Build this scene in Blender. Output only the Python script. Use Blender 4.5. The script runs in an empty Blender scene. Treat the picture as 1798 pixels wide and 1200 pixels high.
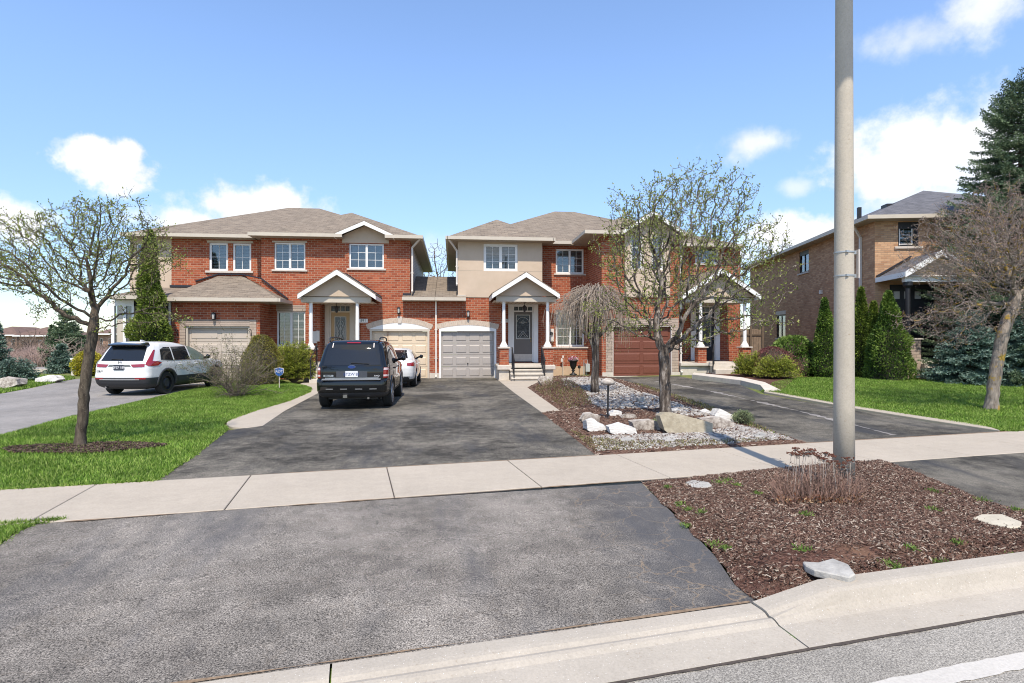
import bpy, math, random
import numpy as np
from mathutils import Vector, Matrix
from mathutils.geometry import delaunay_2d_cdt
random.seed(7); rng = np.random.default_rng(11)
C = bpy.context.scene.collection
R = math.radians; PI = math.pi

# ------------------------------------------------------------ camera geometry
YAW = R(5.94); SA, CA = math.sin(YAW), math.cos(YAW); H = 1.68; FP = 1000.0
def smooth(t): t = max(0., min(1., t)); return t*t*(3-2*t)
def gz(x, y):                                   # gentle rise of the front yards towards the right
    return .25*smooth((y-10)/13)*smooth((x-1.5)/9.5)
def ray(px, py):
    u = (px-899)/FP; v = (600-py)/FP
    return u, v
def G(px, py, z=None):                          # a spot on the ground
    u, v = ray(px, py); zz = 0 if z is None else z
    for k in range(1 if z is not None else 6):
        t = (H-zz)/(-v); x = t*(SA+u*CA); y = t*(CA-u*SA)
        if z is None: zz = gz(x, y)
    return Vector((x, y, zz))
def X(px, Y):
    u = (px-899)/FP; return Y*(SA+u*CA)/(CA-u*SA)
def T(px, Y):
    u = (px-899)/FP; return Y/(CA-u*SA)
def Z(px, py, Y): return H + (600-py)/FP*T(px, Y)
SDIR = Vector((.9862, .1655)); NDIR = Vector((-.1655, .9862))
def SD(s, d): return (SDIR.x*s+NDIR.x*d, SDIR.y*s+NDIR.y*d)
def toSD(x, y): return (x*SDIR.x+y*SDIR.y, x*NDIR.x+y*NDIR.y)

cam = bpy.data.cameras.new('camera'); co = bpy.data.objects.new('camera', cam); C.objects.link(co)
co.location = (0, 0, H); co.rotation_euler = (R(90), 0, -YAW)
cam.sensor_width = 36; cam.lens = 36*FP/1798; cam.clip_end = 3000; cam.clip_start = .05
bpy.context.scene.camera = co

# ------------------------------------------------------------ object helpers
ORG = {}; SPLIT_ON = []
SPLIT = {'flower_head', 'pale_pier', 'gutter', 'soffit', 'entry_pane', 'band', 'window_head', 'rake_board', 'foundation', 'porch_post', 'porch_pane', 'roof_flashing', 'stucco_joint', 'porch_base', 'window_sill', 'roof_vent', 'balusters', 'door_gap', 'window_trim', 'blocks'}
def thing(name, label, cat, loc=(0, 0, 0), rotz=0, group=None, world=True):
    o = bpy.data.objects.new(name, None); C.objects.link(o)
    o.location = loc; o.rotation_euler = (0, 0, rotz); o.empty_display_size = .3
    o['label'] = label; o['category'] = cat
    if group: o['group'] = group
    if world: ORG[o] = Vector(loc)
    return o
def tag(o, label, cat, group=None):
    o['label'] = label; o['category'] = cat
    if group: o['group'] = group
    return o
def uv_of(me):
    n = len(me.polygons)
    if not n: return
    uvl = me.uv_layers.new(name='UVMap')
    nl = len(me.loops)
    co_ = np.empty(len(me.vertices)*3, 'f'); me.vertices.foreach_get('co', co_); co_ = co_.reshape(-1, 3)
    li = np.empty(nl, 'i'); me.loops.foreach_get('vertex_index', li)
    nr = np.empty(n*3, 'f'); me.polygons.foreach_get('normal', nr); nr = nr.reshape(-1, 3)
    lt = np.empty(n, 'i'); me.polygons.foreach_get('loop_total', lt)
    N = np.repeat(nr, lt, axis=0); P = co_[li]
    U = np.stack([-N[:, 1], N[:, 0], np.zeros(len(N))], 1); L = np.linalg.norm(U, axis=1)
    flat = L < .05; L[flat] = 1; U /= L[:, None]; U[flat] = (1, 0, 0)
    V = np.cross(N, U)
    uv = np.stack([(P*U).sum(1), (P*V).sum(1)], 1).astype('f')
    uvl.data.foreach_set('uv', uv.ravel())
class MB:
    def __init__(s): s.v = []; s.f = []; s.c = []
    def add(s, vs, fs):
        b = len(s.v); s.c.append((b, len(s.f))); s.v += [tuple(p) for p in vs]; s.f += [tuple(b+i for i in f) for f in fs]; return s
    def groups(s):                       # pieces that do not touch become objects of their own
        n = len(s.c); B = []; rg = [(s.c[i][0], s.c[i+1][0] if i < n-1 else len(s.v), s.c[i][1], s.c[i+1][1] if i < n-1 else len(s.f)) for i in range(n)]
        for a, b, _, _ in rg:
            P = np.array(s.v[a:b]); B.append((P.min(0)-.015, P.max(0)+.015))
        own = list(range(n))
        for i in range(n):
            for j in range(i):
                if own[i] != own[j] and (B[i][0] <= B[j][1]).all() and (B[j][0] <= B[i][1]).all():
                    o, m = own[i], own[j]; own = [m if q == o else q for q in own]
        out = []
        for o in sorted(set(own)):
            g = MB()
            for i in range(n):
                if own[i] == o:
                    a, b, c, d = rg[i]; g.add(s.v[a:b], [tuple(k-a for k in f) for f in s.f[c:d]])
            g.c = g.c[:1]; out.append(g)
        return out
    def box(s, x0, x1, y0, y1, z0, z1, tilt=None):
        if x0 > x1: x0, x1 = x1, x0
        if y0 > y1: y0, y1 = y1, y0
        if z0 > z1: z0, z1 = z1, z0
        vs = [(x, y, z) for z in (z0, z1) for y in (y0, y1) for x in (x0, x1)]
        return s.add(vs, [(0, 2, 3, 1), (4, 5, 7, 6), (0, 1, 5, 4), (2, 6, 7, 3), (0, 4, 6, 2), (1, 3, 7, 5)])
    def bar(s, a, b, w, h=None, up=(0, 0, 1)):          # square bar between points
        a = Vector(a); b = Vector(b); h = h or w; d = (b-a).normalized(); up = Vector(up)
        if abs(d.dot(up)) > .98: up = Vector((1, 0, 0))
        r = d.cross(up).normalized()*w/2; q = r.cross(d).normalized()*h/2
        vs = [a-r-q, a+r-q, a+r+q, a-r+q, b-r-q, b+r-q, b+r+q, b-r+q]
        return s.add(vs, [(0, 1, 2, 3), (7, 6, 5, 4), (0, 4, 5, 1), (1, 5, 6, 2), (2, 6, 7, 3), (3, 7, 4, 0)])
    def prism(s, pts, vec):                              # polygon (3d, planar) extruded by vec
        n = len(pts); vec = Vector(vec); P = [Vector(p) for p in pts]
        nn = Vector((0, 0, 0))
        for i in range(n): nn += P[i].cross(P[(i+1) % n])
        if nn.dot(vec) > 0: P = P[::-1]
        vs = P+[p+vec for p in P]
        fs = [tuple(range(n)), tuple(range(2*n-1, n-1, -1))]
        fs += [(j, i, i+n, j+n) for i in range(n) for j in [(i+1) % n]]
        return s.add(vs, fs)
    def quad(s, *p): return s.add(p, [tuple(range(len(p)))])
    def tube(s, pts, rad, n=8, cap=True):
        pts = [Vector(p) for p in pts]; m = len(pts)
        if not hasattr(rad, '__len__'): rad = [rad]*m
        prev = None; b = len(s.v); vs = []
        for i, p in enumerate(pts):
            d = (pts[min(i+1, m-1)]-pts[max(i-1, 0)])
            d = d.normalized() if d.length > 1e-9 else Vector((0, 0, 1))
            if prev is None:
                a = Vector((1, 0, 0)) if abs(d.x) < .9 else Vector((0, 1, 0)); a = d.cross(a).normalized()
            else: a = (prev-d*prev.dot(d)).normalized()
            prev = a; c = d.cross(a)
            for k in range(n):
                t = 2*PI*k/n; vs.append(p+(a*math.cos(t)+c*math.sin(t))*rad[i])
        fs = [(i*n+k, i*n+(k+1) % n, (i+1)*n+(k+1) % n, (i+1)*n+k) for i in range(m-1) for k in range(n)]
        if cap: fs += [tuple(range(n-1, -1, -1)), tuple((m-1)*n+k for k in range(n))]
        return s.add(vs, fs)
    def lathe(s, c, prof, n=20):                         # prof: (radius, z) list about vertical axis at c
        return s.tube_prof(c, prof, n)
    def tube_prof(s, c, prof, n):
        m = len(prof)
        vs = [(c[0]+r*math.cos(2*PI*k/n), c[1]+r*math.sin(2*PI*k/n), c[2]+z) for r, z in prof for k in range(n)]
        fs = [(i*n+k, i*n+(k+1) % n, (i+1)*n+(k+1) % n, (i+1)*n+k) for i in range(m-1) for k in range(n)]
        fs += [tuple(range(n-1, -1, -1)), tuple((m-1)*n+k for k in range(n))]
        return s.add(vs, fs)
    def build(s, name, mat, parent=None, smooth_=False, bevel=0, label=None, seg=1):
        if name in SPLIT and len(s.c) > 1:
            gr = s.groups()
            if len(gr) > 1: return [g.build(name, mat, parent, smooth_, bevel, label, seg) for g in gr][0] if SPLIT_ON.append(1) is None else None
        off = ORG.get(parent, Vector((0, 0, 0)))
        me = bpy.data.meshes.new(name)
        me.from_pydata([(x-off.x, y-off.y, z-off.z) for x, y, z in s.v], [], s.f)
        me.validate(); me.update()
        uv_of(me); me.materials.append(mat)
        o = bpy.data.objects.new(name, me); C.objects.link(o)
        if parent: o.parent = parent; ORG[o] = off
        if smooth_:
            me.polygons.foreach_set('use_smooth', [True]*len(me.polygons))
        if bevel:
            m = o.modifiers.new('bevel', 'BEVEL'); m.width = bevel; m.segments = seg; m.limit_method = 'ANGLE'; m.angle_limit = R(40)
        if label: o['label'] = label
        return o
def fast_mesh(name, verts, quads, mat, parent=None, rnd=None, smooth_=False, per=4):
    """verts Nx3, quads Mxper; rnd = per-face random attribute"""
    off = ORG.get(parent, Vector((0, 0, 0)))
    verts = np.asarray(verts, 'f') - np.array(off, 'f'); quads = np.asarray(quads, 'i')
    me = bpy.data.meshes.new(name); M = len(quads)
    me.vertices.add(len(verts)); me.vertices.foreach_set('co', verts.ravel())
    me.loops.add(M*per); me.loops.foreach_set('vertex_index', quads.ravel())
    me.polygons.add(M); me.polygons.foreach_set('loop_start', np.arange(0, M*per, per, dtype='i'))
    me.update(calc_edges=True)
    if rnd is not None:
        a = me.attributes.new('rnd', 'FLOAT', 'FACE'); a.data.foreach_set('value', np.asarray(rnd, 'f'))
    if smooth_: me.polygons.foreach_set('use_smooth', [True]*M)
    me.materials.append(mat)
    o = bpy.data.objects.new(name, me); C.objects.link(o)
    if parent: o.parent = parent; ORG[o] = off
    return o
def leaves(name, P, L, W, mat, parent=None, dirs=None, tri=False, rnd=None, jit=.35):
    """a small folded blade at each point; dirs = preferred growth direction"""
    n = len(P); P = np.asarray(P, float)
    if dirs is None: d = rng.normal(size=(n, 3))
    else: d = np.asarray(dirs, float)+rng.normal(size=(n, 3))*jit
    d /= np.linalg.norm(d, axis=1)[:, None]+1e-9
    a = rng.normal(size=(n, 3)); w = np.cross(d, a); w /= np.linalg.norm(w, axis=1)[:, None]+1e-9
    L = (np.ones(n)*L*rng.uniform(.7, 1.3, n))[:, None]; W = (np.ones(n)*W*rng.uniform(.7, 1.3, n))[:, None]
    if tri:
        V = np.stack([P-w*W/2, P+w*W/2, P+d*L], 1).reshape(-1, 3); F = np.arange(n*3).reshape(-1, 3); per = 3
    else:
        V = np.stack([P, P+d*L*.5-w*W/2, P+d*L, P+d*L*.5+w*W/2], 1).reshape(-1, 3); F = np.arange(n*4).reshape(-1, 4); per = 4
    if rnd is None: rnd = rng.random(n)
    return fast_mesh(name, V, F, mat, parent, rnd, per=per)
def inpoly(px, py, poly):
    px = np.asarray(px); py = np.asarray(py); c = np.zeros(len(px), bool); n = len(poly); j = n-1
    for i in range(n):
        xi, yi = poly[i][:2]; xj, yj = poly[j][:2]
        m = ((yi > py) != (yj > py)) & (px < (xj-xi)*(py-yi)/((yj-yi) or 1e-12)+xi)
        c ^= m; j = i
    return c
def scatter(poly, n):
    xs = [p[0] for p in poly]; ys = [p[1] for p in poly]; out = []
    tot = 0
    while tot < n:
        a = rng.uniform(min(xs), max(xs), n*2); b = rng.uniform(min(ys), max(ys), n*2)
        m = inpoly(a, b, poly); out.append(np.stack([a[m], b[m]], 1)); tot += m.sum()
        if m.sum() == 0: break
    return np.concatenate(out)[:n]
def dist_edge(P, poly):
    P = np.asarray(P); best = np.full(len(P), 1e9)
    for i in range(len(poly)):
        a = np.array(poly[i][:2]); b = np.array(poly[(i+1) % len(poly)][:2]); ab = b-a
        t = np.clip(((P-a)@ab)/max(ab@ab, 1e-9), 0, 1); d = np.linalg.norm(P-(a+t[:, None]*ab), axis=1)
        best = np.minimum(best, d)
    return best
def sheet(name, poly, mat, zf, res=.5, kind=True, thick=0):
    pts = [Vector(p[:2]) for p in poly]; n = len(pts)
    edges = [(i, (i+1) % n) for i in range(n)]
    xs = [p.x for p in pts]; ys = [p.y for p in pts]
    gx, gy = np.meshgrid(np.arange(min(xs), max(xs), res)+res*.37, np.arange(min(ys), max(ys), res)+res*.41)
    gx = gx.ravel(); gy = gy.ravel(); m = inpoly(gx, gy, poly); g = np.stack([gx[m], gy[m]], 1)
    if len(g): g = g[dist_edge(g, poly) > res*.25]
    vs, es, fs, _, _, _ = delaunay_2d_cdt(pts+[Vector(q) for q in g.tolist()], edges, [], 1, 1e-5)
    b = MB(); b.add([(v.x, v.y, zf(v.x, v.y)) for v in vs], [tuple(f) for f in fs])
    o = b.build(name, mat)
    me = o.data
    if sum(p.normal.z for p in me.polygons) < 0: me.flip_normals()
    if kind: o['kind'] = 'structure'
    return o
def wig(poly, amp=.04, step=.25, seed=0, skip=()):     # ragged border
    r = random.Random(seed); out = []; n = len(poly)
    for i in range(n):
        a = Vector(poly[i][:2]); b = Vector(poly[(i+1) % n][:2]); L = (b-a).length
        out.append(tuple(a))
        if i in skip: continue
        k = int(L/step)
        nn = Vector((-(b-a).y, (b-a).x)).normalized() if L else Vector((0, 0))
        for j in range(1, k):
            q = a.lerp(b, j/k)+nn*r.uniform(-amp, amp); out.append((q.x, q.y))
    return out
def text_obj(name, s, size, mat, parent, M, ext=.002, align='CENTER'):
    cu = bpy.data.curves.new(name, 'FONT'); cu.body = s; cu.size = size; cu.extrude = ext
    cu.align_x = align; cu.align_y = 'CENTER'
    t = bpy.data.objects.new(name, cu); C.objects.link(t)
    me = bpy.data.meshes.new_from_object(t.evaluated_get(bpy.context.evaluated_depsgraph_get()))
    bpy.data.objects.remove(t)
    off = ORG.get(parent, Vector((0, 0, 0)))
    me.transform(Matrix.Translation(-off) @ M); me.materials.clear(); me.materials.append(mat)
    o = bpy.data.objects.new(name, me); C.objects.link(o)
    if parent: o.parent = parent; ORG[o] = off
    return o

# ------------------------------------------------------------ materials
class NT:
    def __init__(s, name, rough=.8, metal=0., spec=.3):
        s.m = bpy.data.materials.new(name); s.m.use_nodes = True; s.t = s.m.node_tree; s.n = s.t.nodes
        s.b = s.n['Principled BSDF']; s.b.inputs['Roughness'].default_value = rough
        s.b.inputs['Metallic'].default_value = metal; s.b.inputs['Specular IOR Level'].default_value = spec
        s.vec = None
    def node(s, typ, **kw):
        n = s.n.new(typ)
        for k, v in kw.items(): setattr(n, k, v)
        return n
    def link(s, a, b): s.t.links.new(a, b)
    def obj(s):
        if s.vec is None: s.vec = s.node('ShaderNodeTexCoord').outputs['Object']
        return s.vec
    def uv(s): return s.node('ShaderNodeTexCoord').outputs['UV']
    def scl(s, vec, sc, rot=(0, 0, 0)):
        m = s.node('ShaderNodeMapping'); m.inputs['Scale'].default_value = sc; m.inputs['Rotation'].default_value = rot
        s.link(vec, m.inputs['Vector']); return m.outputs[0]
    def noise(s, scale, detail=4, rough=.6, vec=None, dist=0):
        n = s.node('ShaderNodeTexNoise'); n.inputs['Scale'].default_value = scale; n.inputs['Detail'].default_value = detail
        n.inputs['Roughness'].default_value = rough; n.inputs['Distortion'].default_value = dist
        s.link(vec or s.obj(), n.inputs['Vector']); return n.outputs['Fac']
    def vor(s, scale, feat='F1', vec=None, out='Distance'):
        n = s.node('ShaderNodeTexVoronoi', feature=feat); n.inputs['Scale'].default_value = scale
        s.link(vec or s.obj(), n.inputs['Vector']); return n.outputs[out]
    def ramp(s, fac, pts):
        r = s.node('ShaderNodeValToRGB'); e = r.color_ramp.elements
        while len(e) < len(pts): e.new(.5)
        for q, (p, c) in zip(e, pts): q.position = p; q.color = (c[0], c[1], c[2], 1) if hasattr(c, '__len__') else (c, c, c, 1)
        s.link(fac, r.inputs[0]); return r.outputs[0]
    def mix(s, f, a, b, mode='MIX'):
        m = s.node('ShaderNodeMix', data_type='RGBA', blend_type=mode)
        for i, v in ((0, f), (6, a), (7, b)):
            if hasattr(v, 'is_output'): s.link(v, m.inputs[i])
            elif i == 0: m.inputs[0].default_value = v
            else: m.inputs[i].default_value = (v[0], v[1], v[2], 1) if hasattr(v, '__len__') else (v, v, v, 1)
        return m.outputs[2]
    def math(s, op, a, b=0.):
        m = s.node('ShaderNodeMath', operation=op)
        for i, v in ((0, a), (1, b)):
            if hasattr(v, 'is_output'): s.link(v, m.inputs[i])
            else: m.inputs[i].default_value = v
        return m.outputs[0]
    def col(s, c):
        if hasattr(c, 'is_output'): s.link(c, s.b.inputs['Base Color'])
        else: s.b.inputs['Base Color'].default_value = (c[0], c[1], c[2], 1)
        return s
    def bump(s, h, strength=.5, dist=.01):
        b = s.node('ShaderNodeBump'); b.inputs['Strength'].default_value = strength; b.inputs['Distance'].default_value = dist
        s.link(h, b.inputs['Height']); s.link(b.outputs[0], s.b.inputs['Normal']); return s
def plain(name, c, rough=.6, metal=0., spec=.4, var=.12, scale=3., bump=0.):
    k = NT(name, rough, metal, spec)
    f = k.noise(scale, 6, .65)
    k.col(k.ramp(f, [(.3, [x*(1-var) for x in c]), (.7, [min(1, x*(1+var)) for x in c])]))
    if bump: k.bump(k.noise(60, 3), bump, .004)
    return k.m
def brickmat(name, c1, c2, mortar, w=.27, h=.1, ms=.012, var=.25, light=None):
    k = NT(name, .9, 0, .15); uv = k.uv()
    b = k.node('ShaderNodeTexBrick'); k.link(uv, b.inputs['Vector']); b.inputs['Scale'].default_value = 1
    b.inputs['Brick Width'].default_value = w; b.inputs['Row Height'].default_value = h; b.inputs['Mortar Size'].default_value = ms
    b.inputs['Mortar Smooth'].default_value = .3; b.inputs['Bias'].default_value = 0
    b.inputs['Color1'].default_value = (*c1, 1); b.inputs['Color2'].default_value = (*c2, 1); b.inputs['Mortar'].default_value = (*mortar, 1)
    n1 = k.noise(1.1, 5, .6); n2 = k.noise(35, 4, .7)
    c = k.mix(.8, b.outputs['Color'], k.ramp(n1, [(.3, 1-var), (.7, 1.0)]), 'MULTIPLY')
    c = k.mix(.7, c, k.ramp(n2, [(.3, .7), (.7, 1.0)]), 'MULTIPLY')
    k.col(c)
    hh = k.math('ADD', k.math('MULTIPLY', b.outputs['Fac'], -1.), k.math('MULTIPLY', n2, .6))
    k.bump(hh, .6, .008); return k.m
M = {}
M['brick'] = brickmat('red_brick', (.47, .135, .065), (.29, .065, .032), (.46, .29, .2))
M['brick_tan'] = brickmat('tan_brick', (.64, .40, .235), (.42, .23, .13), (.42, .28, .19), w=.25, h=.09, ms=.01, var=.15)
M['quoin'] = brickmat('pale_brick', (.52, .42, .34), (.46, .36, .28), (.3, .24, .2), w=.36, h=.12, ms=.012)
M['soldier'] = brickmat('soldier_brick', (.54, .44, .36), (.43, .33, .27), (.28, .22, .18), w=3., h=.095, ms=.012)
M['voussoir'] = plain('arch_brick', (.5, .40, .32), .85, var=.2, scale=9, bump=.3)
def shingle(name, c1, c2, c3):
    k = NT(name, .92, 0, .12); uv = k.uv()
    b = k.node('ShaderNodeTexBrick'); k.link(uv, b.inputs['Vector']); b.inputs['Scale'].default_value = 1
    b.inputs['Brick Width'].default_value = .32; b.inputs['Row Height'].default_value = .15; b.inputs['Mortar Size'].default_value = .008
    b.inputs['Color1'].default_value = (*c1, 1); b.inputs['Color2'].default_value = (*c2, 1); b.inputs['Mortar'].default_value = (c2[0]*.45, c2[1]*.45, c2[2]*.45, 1)
    uvs = k.scl(uv, (1.3, 6.6, 1))
    n = k.noise(1.6, 4, .7, uvs); n2 = k.noise(45, 3, .7)
    c = k.mix(k.ramp(n, [(.42, 0.), (.62, .75)]), b.outputs['Color'], c3)
    c = k.mix(.8, c, k.ramp(n2, [(.3, .65), (.7, 1.)]), 'MULTIPLY')
    k.col(c); k.bump(k.math('SUBTRACT', n2, b.outputs['Fac']), .5, .01); return k.m
M['shingle'] = shingle('brown_shingles', (.255, .205, .16), (.17, .14, .113), (.33, .275, .215))
M['shingle_grey'] = shingle('grey_shingles', (.15, .15, .165), (.095, .095, .105), (.21, .21, .225))
M['newshingle'] = plain('new_dark_shingles', (.035, .037, .042), .9, var=.2, scale=10)
k = NT('stucco', .95, 0, .1)
k.col(k.ramp(k.noise(1.5, 6, .6), [(.3, (.48, .38, .285)), (.7, (.54, .43, .33))])); k.bump(k.noise(160, 2), .25, .003); M['stucco'] = k.m
M['flash'] = plain('black_flashing', (.018, .02, .028), .5)
M['white'] = plain('white_paint', (.74, .73, .71), .5, var=.05)
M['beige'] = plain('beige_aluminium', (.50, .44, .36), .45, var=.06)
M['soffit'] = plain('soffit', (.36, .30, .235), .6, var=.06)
k = NT('soffit_boards', .6); uv = k.uv(); w = k.node('ShaderNodeTexWave'); w.inputs['Scale'].default_value = 1.6; k.link(uv, w.inputs['Vector'])
k.col(k.mix(k.ramp(w.outputs['Fac'], [(.05, 1.), (.15, 0.)]), (.48, .41, .33), (.2, .16, .12))); M['boards'] = k.m
M['pipe'] = plain('downpipe_white', (.62, .56, .50), .45, var=.05)
M['sill'] = plain('stone_sill', (.52, .46, .40), .8, var=.1, scale=8)
M['conc'] = plain('house_concrete', (.52, .47, .40), .9, var=.12, scale=5, bump=.3)
M['door_grey'] = plain('grey_door', (.13, .115, .105), .5, var=.05)
M['gar_grey'] = plain('grey_garage_paint', (.36, .325, .295), .5, var=.03)
M['gar_cream'] = plain('cream_garage_paint', (.62, .50, .36), .5, var=.04)
M['gar_greige'] = plain('greige_garage_paint', (.48, .41, .34), .5, var=.04)
k = NT('brown_wood', .5, 0, .35); n = k.noise(4, 6, .7, k.scl(k.obj(), (3, 3, 28)))
k.col(k.ramp(n, [(.3, (.11, .033, .02)), (.7, (.20, .07, .042))])); k.bump(n, .15, .004); M['gar_brown'] = k.m
M['door_tan'] = plain('tan_door', (.38, .25, .12), .5, var=.05)
M['black'] = plain('black_metal', (.02, .02, .022), .45)
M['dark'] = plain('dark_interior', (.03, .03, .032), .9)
M['blind'] = plain('window_blinds', (.46, .45, .42), .6, var=.04)
M['curtain'] = plain('window_curtain', (.34, .33, .32), .8, var=.08)
k = NT('window_glass', .03, 0, .5); k.b.inputs['IOR'].default_value = 1.5
g = k.node('ShaderNodeBsdfGlossy'); g.inputs['Roughness'].default_value = .02; g.inputs['Color'].default_value = (.95, .97, 1, 1)
tr = k.node('ShaderNodeBsdfTransparent'); tr.inputs['Color'].default_value = (.72, .76, .78, 1)
fr = k.node('ShaderNodeFresnel'); fr.inputs['IOR'].default_value = 1.65
f2 = k.math('MULTIPLY_ADD', fr.outputs[0], .85); f2.node.inputs[2].default_value = .03
ms = k.node('ShaderNodeMixShader'); k.link(f2, ms.inputs[0]); k.link(tr.outputs[0], ms.inputs[1]); k.link(g.outputs[0], ms.inputs[2])
k.link(ms.outputs[0], k.n['Material Output'].inputs['Surface']); M['glass'] = k.m
M['pvc'] = M['white']

# ground surfaces
def asphalt(name, base, var, spk=.35, tint=(1, 1, 1.02), patch=None, cracks=False, edge=None):
    k = NT(name, .85, 0, .25)
    big = k.noise(.55, 6, .65, k.scl(k.obj(), (1., .9, 1))); med = k.noise(4.5, 5, .7); fine = k.noise(105, 4, .8); sp = k.vor(80)
    lo = [base*(1-var)*t for t in tint]; hi = [base*(1+var)*t for t in tint]
    c = k.ramp(k.math('ADD', k.math('MULTIPLY', big, .65), k.math('MULTIPLY', med, .35)), [(.42, lo), (.58, hi)])
    c = k.mix(1., c, k.ramp(fine, [(.36, 1-spk*1.5), (.5, .95), (.66, 1+spk*1.8)]), 'MULTIPLY')
    c = k.mix(k.ramp(sp, [(.06, .3), (.13, 0.)]), c, (.45, .42, .40))
    if edge:                                   # fresher dark sealant along one side
        sx = k.node('ShaderNodeSeparateXYZ'); k.link(k.obj(), sx.inputs[0]); nn_ = k.noise(1.7, 5, .7)
        fe = k.math('ADD', k.math('MULTIPLY', k.math('SUBTRACT', sx.outputs[0], edge), .9), k.math('MULTIPLY', k.math('SUBTRACT', nn_, .5), 2.4))
        c = k.mix(k.ramp(fe, [(.1, 0.), (.75, .68)]), c, (base*.36, base*.36, base*.38))
    if cracks:
        wv = k.node('ShaderNodeVectorMath', operation='ADD'); nn = k.node('ShaderNodeTexNoise'); nn.inputs['Scale'].default_value = 3; nn.inputs['Detail'].default_value = 5
        k.link(k.obj(), nn.inputs['Vector']); sc = k.node('ShaderNodeVectorMath', operation='SCALE'); sc.inputs['Scale'].default_value = .5
        k.link(nn.outputs['Color'], sc.inputs[0]); k.link(k.obj(), wv.inputs[0]); k.link(sc.outputs[0], wv.inputs[1])
        cr = k.vor(2.6, 'DISTANCE_TO_EDGE', wv.outputs[0]); mask = k.ramp(fe, [(.15, .12), (.6, 1.)])
        line = k.math('MULTIPLY', k.ramp(cr, [(.004, 1.), (.022, 0.)]), mask)
        c = k.mix(k.math('MULTIPLY', line, .55), c, (.30, .22, .14))
    if patch:
        c = k.mix(k.ramp(k.noise(.9, 5, .7, k.scl(k.obj(), (1.2, .35, 1))), [(.5, 0.), (.68, patch)]), c, (base*.42, base*.43, base*.47))
    k.col(c); k.bump(k.math('ADD', fine, k.math('MULTIPLY', sp, .7)), .55, .006); return k.m
M['asph'] = asphalt('driveway_asphalt', .094, .58, spk=.7, tint=(1.12,1.01,.82), patch=.85)
M['apron'] = asphalt('apron_asphalt', .165, .3, spk=.8, tint=(1.1, .985, .85), patch=.6, cracks=True, edge=1.0)
M['asph_pale'] = asphalt('pale_asphalt', .24, .16, spk=.25, tint=(1.06, .98, .9), patch=.3)
M['asph_r'] = asphalt('right_driveway_asphalt', .088, .58, spk=.5, tint=(1.12,1.01,.82), patch=.85)
M['road'] = asphalt('road_asphalt', .27, .1, spk=.45, tint=(1.05, .97, .84))
def concrete(name, c, spots=0.):
    k = NT(name, .9, 0, .2); f = k.noise(.9, 7, .65); f2 = k.noise(60, 3, .7); f3 = k.noise(7, 4, .7)
    cc = k.ramp(k.math('ADD', k.math('MULTIPLY', f, .6), k.math('MULTIPLY', f3, .4)), [(.35, [x*.88 for x in c]), (.65, [min(1, x*1.06) for x in c])])
    cc = k.mix(.9, cc, k.ramp(f2, [(.3, .84), (.6, 1.)]), 'MULTIPLY')
    if spots:
        cc = k.mix(k.ramp(k.vor(38), [(.05, spots), (.13, 0.)]), cc, (.75, .72, .68))
        cc = k.mix(k.ramp(k.noise(26, 3, .8), [(.62, 0.), (.72, .5)]), cc, (c[0]*.55, c[1]*.47, c[2]*.38))
    k.col(cc); k.bump(f2, .35, .004); return k.m
M['walk'] = concrete('sidewalk_concrete', (.425, .37, .30))
M['curb'] = concrete('curb_concrete', (.41, .366, .305), .7)
M['gutter'] = concrete('gutter_concrete', (.39, .35, .30), .5)
M['line'] = concrete('road_paint', (.53, .50, .45))
M['dirt'] = plain('brown_grit', (.20, .14, .09), .95, var=.4, scale=30)
M['joint'] = plain('joint_dirt', (.07, .055, .045), .95, var=.3, scale=20)
k = NT('mulch_soil', .95, 0, .1)
k.col(k.mix(k.ramp(k.noise(1.3, 5, .7), [(.52, 0.), (.66, .55)]), k.ramp(k.noise(38, 5, .75, k.scl(k.obj(), (1, 2.2, 1))), [(.35, (.035, .02, .016)), (.52, (.12, .06, .045)), (.7, (.26, .17, .13))]), (.26, .155, .10)))
k.bump(k.noise(40, 4, .8), .9, .03); M['mulch'] = k.m
k = NT('garden_soil', .95, 0, .1)
k.col(k.ramp(k.noise(30, 5, .75), [(.35, (.05, .03, .022)), (.52, (.16, .09, .065)), (.7, (.34, .24, .18))])); k.bump(k.noise(35, 4, .8), .9, .03); M['soil'] = k.m
def attr_ramp(k, pts):
    a = k.node('ShaderNodeAttribute'); a.attribute_name = 'rnd'; return k.ramp(a.outputs['Fac'], pts)
def leafmat(name, cols, trans=.25, rough=.6, clump=None, spec=.25):
    k = NT(name, rough, 0, spec); n = len(cols)
    c = attr_ramp(k, [((i+.5)/n, q) for i, q in enumerate(cols)])
    if clump: c = k.mix(.8, c, k.ramp(k.noise(clump, 3, .6), [(.35, .55), (.65, 1.)]), 'MULTIPLY')
    k.col(c)
    if trans:
        t = k.node('ShaderNodeBsdfTranslucent'); k.link(c, t.inputs['Color'])
        m = k.node('ShaderNodeMixShader'); m.inputs[0].default_value = trans
        k.link(k.b.outputs[0], m.inputs[1]); k.link(t.outputs[0], m.inputs[2]); k.link(m.outputs[0], k.n['Material Output'].inputs['Surface'])
    return k.m
k = NT('lawn_turf', .9, 0, .1)
k.col(k.mix(k.ramp(k.noise(1.2, 4, .6), [(.4, 0.), (.65, .6)]), k.ramp(k.noise(40, 4, .7), [(.3, (.035, .075, .012)), (.7, (.13, .24, .035))]), (.15, .21, .045))); k.bump(k.noise(70, 3), .8, .03); M['turf'] = k.m
M['blade'] = leafmat('grass_blades', [(.09, .17, .02), (.17, .30, .035), (.26, .42, .06), (.40, .50, .13)], .3, clump=1.5)
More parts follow.
